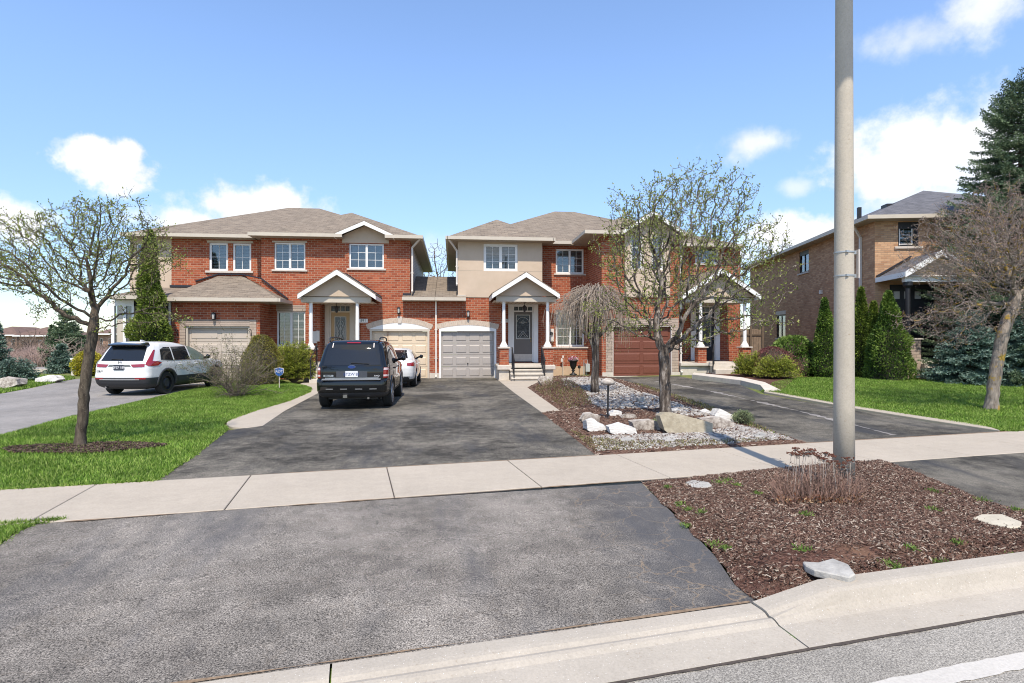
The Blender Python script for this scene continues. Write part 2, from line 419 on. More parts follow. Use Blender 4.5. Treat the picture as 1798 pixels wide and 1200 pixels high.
M['chip'] = leafmat('bark_chips', [(.026, .015, .011), (.065, .034, .025), (.10, .053, .038), (.17, .10, .072), (.05, .027, .02), (.085, .047, .034), (.13, .07, .05), (.23, .165, .125), (.045, .025, .019), (.36, .30, .24)], 0, .85)
M['pebble'] = leafmat('white_pebbles', [(.27, .25, .23), (.38, .36, .335), (.17, .15, .13), (.48, .46, .43), (.29, .245, .2)], 0, .7)
M['limb'] = plain('branch_bark', (.15, .115, .09), .9, var=.35, scale=14, bump=.5)
M['limb_pale'] = plain('pale_bark', (.26, .215, .175), .9, var=.4, scale=10, bump=.5)
# ------------------------------------------------------------ sky, sun
SUN_EL = R(57); SUN_AZ = math.atan2(-.03, -1)     # sun stands behind the camera; shadows fall away from it
sd = Vector((-.045, -1, 0)).normalized(); sdir = Vector((sd.x*math.cos(SUN_EL), sd.y*math.cos(SUN_EL), math.sin(SUN_EL)))
sl = bpy.data.lights.new('sun', 'SUN'); sl.energy = 3.8; sl.angle = R(.53); sl.color = (1, .91, .785)
so = bpy.data.objects.new('sun', sl); C.objects.link(so); so.location = sdir*50
so.rotation_euler = sdir.to_track_quat('Z', 'Y').to_euler()
W = bpy.data.worlds.new('World'); bpy.context.scene.world = W; W.use_nodes = True
nt = W.node_tree; N_ = nt.nodes; N_.clear()
def wn(t, **kw):
    n = N_.new(t)
    for a, b in kw.items(): setattr(n, a, b)
    return n
def wl(a, b): nt.links.new(a, b)
def wm(op, a, b=0., c=None):
    n = wn('ShaderNodeMath', operation=op)
    for i, v in enumerate((a, b, c)):
        if v is None: continue
        if hasattr(v, 'is_output'): wl(v, n.inputs[i])
        else: n.inputs[i].default_value = v
    return n.outputs[0]
sky = wn('ShaderNodeTexSky'); sky.sky_type = 'NISHITA'; sky.sun_disc = False; sky.sun_elevation = SUN_EL
sky.sun_rotation = math.atan2(sdir.x, sdir.y); sky.altitude = 100; sky.air_density = 1.0; sky.dust_density = .2; sky.ozone_density = 1.6
tc = wn('ShaderNodeTexCoord'); dirv = tc.outputs['Generated']
n1 = wn('ShaderNodeTexNoise'); n1.inputs['Scale'].default_value = 5.5; n1.inputs['Detail'].default_value = 9; n1.inputs['Roughness'].default_value = .56; wl(dirv, n1.inputs['Vector'])
n2 = wn('ShaderNodeTexNoise'); n2.inputs['Scale'].default_value = 22; n2.inputs['Detail'].default_value = 8; n2.inputs['Roughness'].default_value = .6; wl(dirv, n2.inputs['Vector'])
nz = wm('ADD', wm('MULTIPLY', wm('SUBTRACT', n1.outputs['Fac'], .5), 2.6), wm('MULTIPLY', wm('SUBTRACT', n2.outputs['Fac'], .5), 2.2))
def cdir(px, py):
    u = (px-899)/FP; v = (600-py)/FP
    d = Vector((SA+u*CA, CA-u*SA, v)); return d.normalized()
# (px, py, half width, half height, softness, density) of each cloud as seen over the houses
CL = [(203, 290, 106, 48, .22, 1.), (165, 262, 50, 34, .22, 1.), (235, 268, 44, 30, .22, 1.), (15, 392, 80, 46, .4, 1.), (450, 368, 150, 50, .4, 1.), (330, 392, 90, 36, .5, 1.), (540, 385, 70, 40, .5, .9),
      (50, 478, 130, 26, 1.2, .3), (120, 550, 150, 18, 1.2, .28), (1320, 252, 82, 32, .9, .85), (1610, 270, 190, 84, .6, 1.), (1560, 305, 120, 62, .4, 1.), (1740, 270, 140, 95, .7, .95),
      (1440, 415, 165, 48, .4, 1.), (1620, 60, 150, 38, 1.0, .6), (1730, 15, 130, 55, .8, .85), (1590, 75, 55, 26, .9, .6), (1400, 330, 38, 18, .9, .6), (1600, 350, 140, 40, .8, .8),
      (775, 440, 60, 40, 1., .45)]
tot = None
for (px, py, hw, hh, soft, den) in CL:
    c = cdir(px, py); r = Vector((c.y, -c.x, 0)).normalized(); up = r.cross(c).normalized()
    k1 = (1+((px-899)/FP)**2); hw_ = hw/FP/k1; hh_ = hh/FP/math.sqrt(k1)
    outs = []
    for ax, sc in ((r, hw_), (up, hh_)):
        d = wn('ShaderNodeVectorMath', operation='DOT_PRODUCT'); wl(dirv, d.inputs[0]); d.inputs[1].default_value = ax/sc; outs.append(d.outputs['Value'])
    o2 = wm('ADD', wm('POWER', wm('ABSOLUTE', outs[0]), 2.), wm('POWER', wm('ABSOLUTE', outs[1]), 2.))
    rr = wm('SQRT', o2)
    val = wm('ADD', wm('SUBTRACT', 1.0, rr), wm('MULTIPLY', nz, .6))
    mr = wn('ShaderNodeMapRange', interpolation_type='SMOOTHSTEP'); wl(val, mr.inputs['Value']); mr.inputs['From Min'].default_value = -.12*soft; mr.inputs['From Max'].default_value = .85*soft+.25
    mr.inputs['To Max'].default_value = den
    dd = wn('ShaderNodeVectorMath', operation='DOT_PRODUCT'); wl(dirv, dd.inputs[0]); dd.inputs[1].default_value = c
    m = wm('MULTIPLY', mr.outputs[0], wm('GREATER_THAN', dd.outputs['Value'], .5))
    tot = m if tot is None else wm('MAXIMUM', tot, m)
# broken cumulus over the rest of the sky, behind the camera
sep = wn('ShaderNodeSeparateXYZ'); wl(dirv, sep.inputs[0])
n3 = wn('ShaderNodeTexNoise'); n3.inputs['Scale'].default_value = 2.4; n3.inputs['Detail'].default_value = 9; n3.inputs['Roughness'].default_value = .55; wl(dirv, n3.inputs['Vector'])
b1 = wn('ShaderNodeMapRange', interpolation_type='SMOOTHSTEP'); wl(n3.outputs['Fac'], b1.inputs['Value']); b1.inputs['From Min'].default_value = .55; b1.inputs['From Max'].default_value = .64
b2 = wn('ShaderNodeMapRange', interpolation_type='SMOOTHSTEP'); wl(sep.outputs['Y'], b2.inputs['Value']); b2.inputs['From Min'].default_value = .25; b2.inputs['From Max'].default_value = -.1
tot = wm('MAXIMUM', tot, wm('MULTIPLY', b1.outputs[0], b2.outputs[0]))
tint = wn('ShaderNodeMix', data_type='RGBA', blend_type='MULTIPLY'); tint.inputs[0].default_value = 1; wl(sky.outputs[0], tint.inputs[6]); tint.inputs[7].default_value = (1.01, 1.05, 1.13, 1)
er = wn('ShaderNodeMapRange', interpolation_type='SMOOTHSTEP'); wl(sep.outputs['Z'], er.inputs['Value']); er.inputs['From Min'].default_value = 0; er.inputs['From Max'].default_value = .45; er.inputs['To Min'].default_value = .68; er.inputs['To Max'].default_value = 1.13
ev = wn('ShaderNodeCombineXYZ')
for i_ in range(3): wl(er.outputs[0], ev.inputs[i_])
el = wn('ShaderNodeMix', data_type='RGBA', blend_type='MULTIPLY'); el.inputs[0].default_value = 1; wl(tint.outputs[2], el.inputs[6]); wl(ev.outputs[0], el.inputs[7])
shade = wn('ShaderNodeMapRange'); wl(n1.outputs['Fac'], shade.inputs['Value']); shade.inputs['From Min'].default_value = .3; shade.inputs['From Max'].default_value = .6; shade.inputs['To Min'].default_value = .86; shade.inputs['To Max'].default_value = 1.
CLV = 5.2
cc = wn('ShaderNodeCombineXYZ'); wl(wm('MULTIPLY', shade.outputs[0], CLV*.97), cc.inputs[0]); wl(wm('MULTIPLY', shade.outputs[0], CLV*.985), cc.inputs[1]); wl(wm('MULTIPLY', shade.outputs[0], CLV), cc.inputs[2])
mx = wn('ShaderNodeMix', data_type='RGBA'); wl(tot, mx.inputs[0]); wl(el.outputs[2], mx.inputs[6]); wl(cc.outputs[0], mx.inputs[7])
bg = wn('ShaderNodeBackground'); bg.inputs['Strength'].default_value = .15; wl(mx.outputs[2], bg.inputs['Color'])
ow = wn('ShaderNodeOutputWorld'); wl(bg.outputs[0], ow.inputs['Surface'])
sc_ = bpy.context.scene; sc_.cycles.filter_width = 1.05; sc_.view_settings.view_transform = 'Standard'; sc_.view_settings.look = 'None'; sc_.view_settings.exposure = .58; sc_.view_settings.gamma = 1

# ------------------------------------------------------------ ground, road, curb, pavement
def az(x, y):                       # apron falls from the pavement to the dropped curb
    s, d = toSD(x, y); return -.105*max(0, min(1, (6.2-d)/2.9))
def gp(*pts): return [G(*p)[:2] for p in pts]
def rect_sd(s0, s1, d0, d1, n=1): return [SD(s0, d0), SD(s1, d0), SD(s1, d1), SD(s0, d1)]
def strip(name, s0, s1, prof, mat, kind=True, closed=False):     # profile (d, z) swept along the street
    b = MB()
    vs = [(*SD(s, d), z) for s in (s0, s1) for d, z in prof]; n = len(prof)
    b.add(vs, [(i, n+i, n+i+1, i+1) for i in range(n-1)])
    o = b.build(name, mat)
    if kind: o['kind'] = 'structure'
    if sum(p.normal.z for p in o.data.polygons) < 0: o.data.flip_normals()
    return o
# far ground: everything behind the pavement, and the verge strip
def gbase(x, y): return gz(x, y)-.03
b = MB()
xs = [-700, -300, -120, -60]+[-40+4*i for i in range(21)]+[60, 120, 300, 700]
ds = [6.3, 8, 10, 12, 14, 16, 18, 20, 22, 24, 27, 30, 40, 60, 120, 300, 900]
vs = []
for d in ds:
    for s in xs:
        x, y = SD(s, d); vs.append((x, y, gbase(x, y)))
n = len(xs); b.add(vs, [(i*n+j, i*n+j+1, (i+1)*n+j+1, (i+1)*n+j) for i in range(len(ds)-1) for j in range(n-1)])
k = NT('far_ground', .95, 0, .1); k.col(k.ramp(k.noise(.6, 6, .7), [(.35, (.09, .13, .035)), (.55, (.16, .17, .06)), (.7, (.22, .19, .1))])); M['farground'] = k.m
b.build('ground', k.m)['kind'] = 'structure'
b = MB(); b.add([(*SD(s, d), -.14) for s, d in ((-700, 2.9), (700, 2.9), (700, 6.4), (-700, 6.4))], [(0, 1, 2, 3)]); b.build('verge', M['turf'])['kind'] = 'structure'
b = MB(); b.add([(*SD(s, d), -.150) for s, d in ((-700, -500), (700, -500), (700, 2.83), (-700, 2.83))], [(0, 1, 2, 3)]); b.build('road', M['road'])['kind'] = 'structure'
# painted edge line with worn edge
o = sheet('lane_marking', wig(rect_sd(-9, 30, 2.305, 2.43), .006, .05, 3), M['line'], lambda x, y: -.146, 1.5)
# dark seam between gutter and road
o = sheet('seam', wig(rect_sd(-9, 20, 2.775, 2.81), .006, .06, 5), M['joint'], lambda x, y: -.1445, 2.)
def curb_prof(drop):                # (d, z), drop 0 = full curb, 1 = dropped
    t = -.10*drop
    return [(2.795, -.155), (2.8, -.1425), (3.04, -.130), (3.075, -.118+.004*drop), (3.10, -.085-.025*drop), (3.135, t-.02), (3.165, t-.004), (3.2, t), (3.30, t), (3.31, t-.2)]
def curb_seg(s0, s1, d0, d1):
    b = MB(); m = max(1, int(abs(s1-s0)/.2)) if d0 != d1 else 1; P0, P1 = curb_prof(d0), curb_prof(d1); n = len(P0)
    for j in range(m+1):
        f = smooth(j/m); s = s0+(s1-s0)*j/m
        for a, c in zip(P0, P1): b.v.append((*SD(s, a[0]), a[1]*(1-f)+c[1]*f))
    b.f += [(j*n+i, (j+1)*n+i, (j+1)*n+i+1, j*n+i+1) for j in range(m) for i in range(n-1)]
    b.f += [tuple(range(n))[::-1], tuple(m*n+i for i in range(n))]
    return b
B_ = MB()
cuts = [(-60, -9.0, 0, 0), (-8.99, -3.3, 0, 0), (-3.29, -2.7, 0, 1), (-2.69, -.13, 1, 1), (-.118, 2.60, 1, 1), (2.612, 3.15, .9, 0), (3.15, 6.2, 0, 0), (6.21, 7.3, 0, 0), (7.31, 7.9, 0, 1), (7.91, 12, 1, 1), (12.01, 60, 0, 0)]
for c in cuts:
    q = curb_seg(*c); B_.add(q.v, q.f)
o = B_.build('curb', M['curb']); o['kind'] = 'structure'
# pavement slabs
B_ = MB(); J = MB(); s = -2.9-1.66*12
while s < 32:
    s1 = s+1.66-.012
    q = [(*SD(a, d), z) for z in (-.12, .012) for a, d in ((s, 6.22), (s1, 6.22), (s1, 7.72), (s, 7.72))]
    q = [(x, y, z+gz(x, y)) for x, y, z in q]
    B_.add(q, [(3, 2, 1, 0), (4, 5, 6, 7), (0, 1, 5, 4), (1, 2, 6, 5), (2, 3, 7, 6), (3, 0, 4, 7)]); s += 1.66
o = B_.build('sidewalk', M['walk'], bevel=.006); o['kind'] = 'structure'
strip('sidewalk_bed', -60, 60, [(6.19, .0), (7.74, .002)], M['joint'])
o = sheet('verge_soil', [SD(-14, 7.70), SD(30, 7.70), SD(30, 7.78), SD(-14, 7.78)], M['dirt'], lambda x, y: gz(x, y)-.004, 2.)
# asphalt apron between pavement and dropped curb
A_L = [SD(-3.25, 3.3), SD(-3.1, 4.4), SD(-2.95, 5.2)]+gp((0, 953), (28, 935), (60, 922), (110, 914))
A_R = gp((1127, 849), (1197, 908), (1255, 960), (1290, 1005))+[SD(2.66, 3.3)]
apron_poly = A_L+A_R
sheet('driveway_apron', apron_poly, M['apron'], lambda x, y: az(x, y)+.004, .3)
A2 = gp((1545, 809), (1620, 832), (1700, 862), (1798, 893))+[SD(7.6, 3.3), SD(12, 3.3), SD(12, 6.2)]
sheet('driveway_apron', A2, M['asph_r'], lambda x, y: az(x, y)+.004, .4)
# thin dirt lines along edges
def seam(name, pts, w, z=.008, zf=None, seed=1, mat=None):
    P = [Vector(p) for p in pts]; L = []; Rr = []; r = random.Random(seed)
    pp = []
    for a, c in zip(P, P[1:]):
        m = max(1, int((c-a).length/.12)); pp += [a.lerp(c, i/m) for i in range(m)]
    pp.append(P[-1])
    b = MB()
    for i, p in enumerate(pp):
        t = (pp[min(i+1, len(pp)-1)]-pp[max(i-1, 0)]).normalized(); nn = Vector((-t.y, t.x)); ww = w*r.uniform(.12, 1)*(.6+.4*math.sin(i*.31+seed))
        for sg in (-1, 1):
            q = p+nn*ww*sg; b.v.append((q.x, q.y, (zf or gz)(q.x, q.y)+z))
    b.f = [(2*i, 2*i+1, 2*i+3, 2*i+2) for i in range(len(pp)-1)]
    o = b.build(name, mat or M['joint']); o['kind'] = 'structure'
    if sum(p.normal.z for p in o.data.polygons) < 0: o.data.flip_normals()
    return o
seam('dirt_seam', [SD(-2.6, 6.2), SD(3.3, 6.2)], .026, .010, mat=M['dirt'])
seam('dirt_seam', [SD(-2.8, 3.315), SD(2.6, 3.315)], .018, .010, az, 2, M['dirt'])
seam('dirt_seam', [SD(-1.95, 7.735), SD(3.9, 7.735)], .016, .010, None, 4, M['dirt'])

# main double driveway
DL = gp((275, 842), (340, 800), (395, 757), (432, 752), (462, 748), (500, 722), (560, 690), (640, 664))
DR = gp((742, 663.6), (870, 663.6), (893, 682), (951, 725), (1002, 765), (1040, 797))
def snap(P):
    out = []
    for q in P:
        s_, d_ = toSD(q[0], q[1]); out.append(SD(s_, 7.722) if 7.5 < d_ < 8.02 else tuple(q[:2]))
    return out
drive_poly = snap(DL+DR)
sheet('driveway', drive_poly, M['asph'], lambda x, y: gz(x, y)+.004, .6)
# right driveway
RL = gp((1405, 776), (1330, 752), (1240, 718), (1160, 688), (1100, 670), (1068, 662.5))
RR = gp((1192, 661), (1222, 667), (1300, 676), (1335, 692), (1500, 721), (1630, 742), (1700, 752), (1750, 760))
rdrive_poly = snap(RL+RR)
sheet('driveway', rdrive_poly, M['asph_r'], lambda x, y: gz(x, y)+.004, .6)
# pale worn streak down the right driveway
seam('asphalt_patch', [Vector(p) for p in gp((1150, 670), (1250, 688), (1330, 706), (1400, 722), (1480, 742), (1570, 765))], .17, .009, None, 9, M['asph_pale'])
# left driveway, wide and pale
LD = gp((-560, 860), (-200, 800), (0, 768), (120, 735), (260, 703), (372, 677), (430, 667), (330, 664), (250, 664), (165, 664), (132, 666), (100, 672), (50, 683), (0, 692), (-200, 710), (-700, 770))
sheet('driveway', LD, M['asph_pale'], lambda x, y: gz(x, y)+.004, .8)
# walks
def arc(c0, c1, c2, n=6): return [tuple(Vector(c0).lerp(Vector(c1), t).lerp(Vector(c1).lerp(Vector(c2), t), t)) for t in [i/n for i in range(n+1)]]
LW = arc((434, 752.5), (385, 753), (402, 739), 6)+arc((402, 739), (412, 732), (450, 722), 4)[1:]+[(505, 706), (540, 691), (548, 684), (520, 678), (536, 671), (600, 668), (640, 664)]+[(560, 690.5), (500, 722.5), (462, 748.5)]
LWp = [G(*p)[:2] for p in LW]
def slab(name, poly, mat, h=.03, kind='structure'):
    b = MB(); n = len(poly)
    top = [(x, y, gz(x, y)+h) for x, y in poly]
    b.prism(top, (0, 0, -.12)); o = b.build(name, mat, bevel=.006); o['kind'] = kind; return o
slab('garden_path', LWp, M['walk'], .015)
RWp = gp((870, 664.5), (905, 692), (951, 725), (983, 722), (955, 702), (926, 681), (947, 671), (962, 666), (962, 663), (880, 663))
slab('garden_path', RWp, M['walk'], .015)

# lawns
lawnL = wig(gp((-560, 862), (0, 861), (275, 842), (340, 800), (402, 756), (385, 748), (402, 739), (450, 722), (505, 706), (543, 690), (546, 684), (500, 672), (470, 660), (400, 664), (372, 677), (260, 703), (120, 735), (0, 768), (-200, 802), (-560, 862.5)), .02, .3, 2)
lawnL = gp((-400, 872), (0, 860.5), (275, 843.5), (340, 801), (395, 757.5), (398, 755), (388, 746), (402, 739), (450, 722), (505, 706), (543, 690), (546, 684), (500, 672), (470, 660), (420, 663), (372, 677), (260, 703), (120, 735), (0, 768), (-400, 830))
def mound(x, y):
    c = G(490, 683); return gz(x, y)+.10*math.exp(-((x-c.x)**2+(y-c.y)**2)/1.2)
lawnL = snap(lawnL)
sheet('lawn', wig(lawnL, .015, .2, 4), M['turf'], lambda x, y: mound(x, y)+.012, .5)
lawnR = gp((1340, 687), (1500, 716.5), (1630, 737), (1700, 748), (1756, 756.5), (1798, 756), (2300, 742), (2300, 680), (1798, 676), (1640, 668), (1500, 664), (1400, 664), (1360, 672))
lawnR = snap(lawnR)
sheet('lawn', wig(lawnR, .01, .3, 5), M['turf'], lambda x, y: gz(x, y)+.012, .7)
lawnV = [SD(-12, 3.3), SD(-3.28, 3.3), SD(-3.12, 4.4), SD(-2.97, 5.2)]+gp((-6, 956), (24, 937), (60, 922.5), (112, 913.5))+[SD(-12, 6.21)]
sheet('lawn', lawnV, M['turf'], lambda x, y: az(x, y)+.012, .5)
lawnF = gp((-400, 735), (0, 692), (50, 683), (100, 672), (132, 666), (128, 662), (60, 660), (-400, 663))
sheet('lawn', lawnF, M['turf'], lambda x, y: gz(x, y)+.01, 1.)
lawnS = [SD(12, 3.3), SD(40, 3.3), SD(40, 6.2), SD(12, 6.2)]
sheet('lawn', lawnS, M['turf'], lambda x, y: gz(x, y)+.012, 1.5)
def blades(poly, n, h, w, zf, seed=0, name='grass'):
    P = scatter(poly, n); z = np.array([zf(x, y) for x, y in P]); dens = rng.random(len(P))
    pts = np.column_stack([P, z]); d = np.tile((0, 0, 1.), (len(P), 1))
    o = leaves(name, pts, h, w, M['blade'], dirs=d, tri=True, jit=.55); o['kind'] = 'stuff'
    o['label'] = 'short green grass blades of the lawn'; o['category'] = 'grass'; return o
def edge_blades(poly, n, h, w, zf, skip=()):
    P = []; m = len(poly)
    for i in range(m):
        if i in skip: continue
        a = np.array(poly[i][:2]); b_ = np.array(poly[(i+1) % m][:2]); L_ = np.linalg.norm(b_-a)
        k_ = int(n*L_); t = rng.random(k_)[:, None]; P.append(a+(b_-a)*t+rng.normal(0, .022, (k_, 2)))
    P = np.concatenate(P); P = P[(P[:, 1] < 32) & (np.abs(P[:, 0]) < 14)]; pts = np.column_stack([P, [zf(x, y)+.01 for x, y in P]])
    o = leaves('edge_grass', pts, h, w, M['blade'], dirs=np.tile((0, 0, 1.), (len(P), 1)), tri=True, jit=.9); o['kind'] = 'stuff'; o['label'] = 'ragged grass along the edges of the lawn'; o['category'] = 'grass'
edge_blades(lawnL, 420, .05, .012, mound); edge_blades(lawnR[:6], 300, .05, .014, gz, (5,)); edge_blades(lawnV, 420, .04, .009, az)
blades([p for p in lawnL if True], 150000, .055, .014, lambda x, y: mound(x, y)+.01)
blades(gp((1335, 688), (1500, 716.5), (1630, 737), (1756, 756.5), (1860, 754), (1860, 676), (1640, 668), (1500, 664), (1400, 664), (1360, 672)), 90000, .06, .018, lambda x, y: gz(x, y)+.01)
blades([SD(-6.5, 3.32), SD(-3.3, 3.32), SD(-3.12, 4.4), SD(-2.97, 5.2)]+gp((-6, 956), (24, 937), (60, 922.5), (112, 913.5))+[SD(-6.5, 6.2)], 42000, .045, .009, lambda x, y: az(x, y)+.01)
blades(gp((-60, 700), (0, 692), (50, 683), (100, 672), (132, 666), (128, 662), (60, 660), (-60, 661)), 22000, .09, .03, lambda x, y: gz(x, y)+.01)

# concrete edging beside the right lawn and the low retaining edge of the planting bed
b = MB()
e = [Vector(p) for p in gp((1342, 690), (1500, 719), (1630, 740), (1700, 750.5), (1756, 759))]; f = [Vector(p) for p in gp((1342, 679), (1500, 709), (1630, 731), (1700, 742), (1712, 744))]
f = [a+(Vector((c.x-a.x, c.y-a.y))).normalized()*.46 for a, c in zip(e, f)]
top = [(p.x, p.y, gz(p.x, p.y)+.035) for p in e+f[::-1]]
b.prism(top, (0, 0, -.12)); b.build('lawn_edging', M['walk'], bevel=.01)['kind'] = 'structure'
b = MB(); a1 = gp((1215, 664.5), (1300, 676), (1335, 684), (1345, 690)); a2 = gp((1218, 661), (1303, 671), (1343, 679), (1372, 687))
hs = [.16, .17, .15, .03]
for i in range(3):
    q0, q1, r0, r1 = a1[i], a1[i+1], a2[i], a2[i+1]
    vs = [(p[0], p[1], gz(p[0], p[1])+hh) for p, hh in ((q0, -.05), (q1, -.05), (r1, -.05), (r0, -.05), (q0, hs[i]), (q1, hs[i+1]), (r1, hs[i+1]), (r0, hs[i]))]
    b.add(vs, [(3, 2, 1, 0), (4, 5, 6, 7), (0, 1, 5, 4), (1, 2, 6, 5), (2, 3, 7, 6), (3, 0, 4, 7)])
tag(b.build('retaining_curb', M['conc'], bevel=.012), 'low concrete retaining curb beside the right driveway in front of the junipers', 'curb')
BR = wig(gp((1240, 660.5), (1303, 671), (1343, 680), (1372, 687), (1400, 664), (1465, 660), (1560, 662), (1640, 668), (1640, 655), (1400, 640), (1320, 636), (1240, 655)), .02, .4, 8)
sheet('planting_bed', BR, M['mulch'], lambda x, y: gz(x, y)+.03, .6)

# mulch bed with the lamp pole
MBp = gp((1127, 849), (1370, 823.5), (1545, 809))[:3]+gp((1620, 832), (1700, 862), (1798, 893))+[SD(7.6, 3.3), SD(3.0, 3.3), SD(2.66, 3.3)]+gp((1290, 1005), (1255, 960), (1197, 908))
MBp = wig(MBp, .03, .12, 6, skip=(6, 7))
def mz(x, y):
    d = dist_edge(np.array([[x, y]]), MBp)[0]; f = smooth(d/.35)
    return az(x, y)*(1-f)+.008+f*(.035+.012*math.sin(x*5)*math.cos(y*4))-.0*(1-f)
def mz_arr(P):
    d = dist_edge(P, MBp); f = np.clip(d/.35, 0, 1); f = f*f*(3-2*f)
    a = np.array([az(x, y) for x, y in P]); return a*(1-f)+.008+f*(.035+.012*np.sin(P[:, 0]*5)*np.cos(P[:, 1]*4))
sheet('mulch_bed', MBp, M['mulch'], mz, .12)
def chips(name, poly, n, L, zf, mat, label, flat=.25, asp=.22, th=.5, bare=None):
    P = scatter(poly, n)
    if bare:
        for cx, cy, rx, ry in bare:
            q = ((P[:, 0]-cx)/rx)**2+((P[:, 1]-cy)/ry)**2+rng.normal(0, .25, len(P)); P = P[(q > 1) | (rng.random(len(P)) < .12)]
    z = zf(P); n = len(P)
    ang = rng.normal(.35, .8, n); pitch = rng.normal(0, flat, n); l = L*rng.uniform(.4, 1.6, n)**1.2; w = l*rng.uniform(asp*.5, asp*1.5, n)
    d = np.stack([np.cos(ang)*np.cos(pitch), np.sin(ang)*np.cos(pitch), np.sin(pitch)], 1)*l[:, None]/2
    s = np.stack([-np.sin(ang), np.cos(ang), rng.normal(0, .35, n)], 1)*w[:, None]/2; c = np.column_stack([P, z+.004+np.abs(d[:, 2])*.7])
    up = np.stack([np.zeros(n), np.zeros(n), w*th], 1)
    V = np.stack([c-d-s, c+d-s*.6, c+d*.9+s, c-d*1.05+s*.7, c-d*.8+up, c+d*.85+up], 1).reshape(-1, 3)
    base = np.arange(n)[:, None]*6
    F = np.concatenate([base+np.array([[0, 1, 5, 4]]), base+np.array([[3, 4, 5, 2]]), base+np.array([[0, 4, 3, 3]]), base+np.array([[1, 2, 5, 5]])])[: 2*n]
    r = rng.random(n); o = fast_mesh(name, V, F, mat, rnd=np.concatenate([r, r])); o['kind'] = 'stuff'; o['label'] = label; o['category'] = 'mulch'; return o
chips('bark_mulch', [p for p in MBp], 120000, .027, mz_arr, M['chip'], 'dark brown shredded bark mulch around the lamp pole', bare=[(*G(1390, 985)[:2], .42, .13), (*G(1500, 975)[:2], .25, .1), (*G(1300, 1010)[:2], .2, .1)])
# garden island between the driveways
GI = gp((926, 681), (955, 702), (983, 722), (951, 725.5), (1002, 765.5), (1040, 797.5), (1100, 794), (1250, 785.5), (1405, 776), (1330, 752), (1240, 718), (1160, 688), (1100, 670), (1068, 662.5), (1060, 661), (965, 661), (947, 671))
GI = wig(snap(GI), .02, .3, 9, skip=(4, 5, 6, 7))
def gi(x, y):
    d = dist_edge(np.array([[x, y]]), GI)[0]; return gz(x, y)+.006+.06*smooth(d/.7)
def gi_arr(P):
    d = dist_edge(P, GI); f = np.clip(d/.7, 0, 1); return np.array([gz(x, y) for x, y in P])+.006+.06*f*f*(3-2*f)
sheet('garden_bed', GI, M['soil'], gi, .25)
chips('garden_mulch', GI, 30000, .045, gi_arr, M['chip'], 'reddish brown mulch covering the garden island')
def pebbles(name, poly, n, r, zf, mat, label, squash=.6):
    P = scatter(poly, n); z = zf(P); n = len(P); t = (1+5**.5)/2
    ico = np.array([(-1, t, 0), (1, t, 0), (-1, -t, 0), (1, -t, 0), (0, -1, t), (0, 1, t), (0, -1, -t), (0, 1, -t), (t, 0, -1), (t, 0, 1), (-t, 0, -1), (-t, 0, 1)])/math.sqrt(1+t*t)
    fi = np.array([(0, 11, 5), (0, 5, 1), (0, 1, 7), (0, 7, 10), (0, 10, 11), (1, 5, 9), (5, 11, 4), (11, 10, 2), (10, 7, 6), (7, 1, 8), (3, 9, 4), (3, 4, 2), (3, 2, 6), (3, 6, 8), (3, 8, 9), (4, 9, 5), (2, 4, 11), (6, 2, 10), (8, 6, 7), (9, 8, 1)])
    sc = r*rng.uniform(.5, 1.4, (n, 1, 1))*rng.uniform(.6, 1.3, (n, 1, 3)); sc[:, :, 2] *= squash
    V = ico[None]*sc*rng.uniform(.8, 1.2, (n, 12, 1)); a = rng.uniform(0, 6.28, n); ca, sa = np.cos(a)[:, None], np.sin(a)[:, None]
    V = np.stack([V[..., 0]*ca-V[..., 1]*sa, V[..., 0]*sa+V[..., 1]*ca, V[..., 2]], -1)+np.column_stack([P, z+r*.3])[:, None, :]
    F = (np.arange(n)[:, None, None]*12+fi[None]).reshape(-1, 3)
    o = fast_mesh(name, V.reshape(-1, 3), F, mat, rnd=np.repeat(rng.random(n), 20), per=3); o['kind'] = 'stuff'; o['label'] = label; o['category'] = 'gravel'; return o
GV = gp((985, 668), (1040, 665), (1075, 672), (1120, 692), (1170, 706), (1215, 722), (1262, 736), (1150, 736), (1165, 722), (1060, 724), (1032, 710), (1022, 692), (990, 680))
pebbles('white_gravel', GV, 4300, .038, gi_arr, M['pebble'], 'white decorative stones filling the garden island')
GV2 = gp((1040, 770), (1090, 772), (1180, 768), (1255, 762), (1290, 748), (1350, 758), (1395, 774), (1250, 784), (1100, 793), (1048, 794))
pebbles('white_gravel', GV2, 4500, .022, gi_arr, M['pebble'], 'small pale pebbles in front of the boulders beside the pavement')
# tree ring in the left lawn
c0 = G(140, 790); TR = [(c0.x+.05+1.15*math.cos(a)*(1+.1*math.sin(3*a)), c0.y+.42*math.sin(a)*(1+.12*math.cos(5*a))) for a in [i*2*PI/40 for i in range(40)]]
sheet('tree_ring', TR, M['mulch'], lambda x, y: gz(x, y)+.03, .15)
k = NT('x', .9)
chips('dark_mulch', TR, 7000, .04, lambda P: np.array([gz(x, y)+.035 for x, y in P]), leafmat('dark_chips', [(.015, .009, .008), (.03, .017, .013), (.06, .033, .025), (.14, .10, .08)], 0, .9), 'dark bark mulch ring around the left tree')
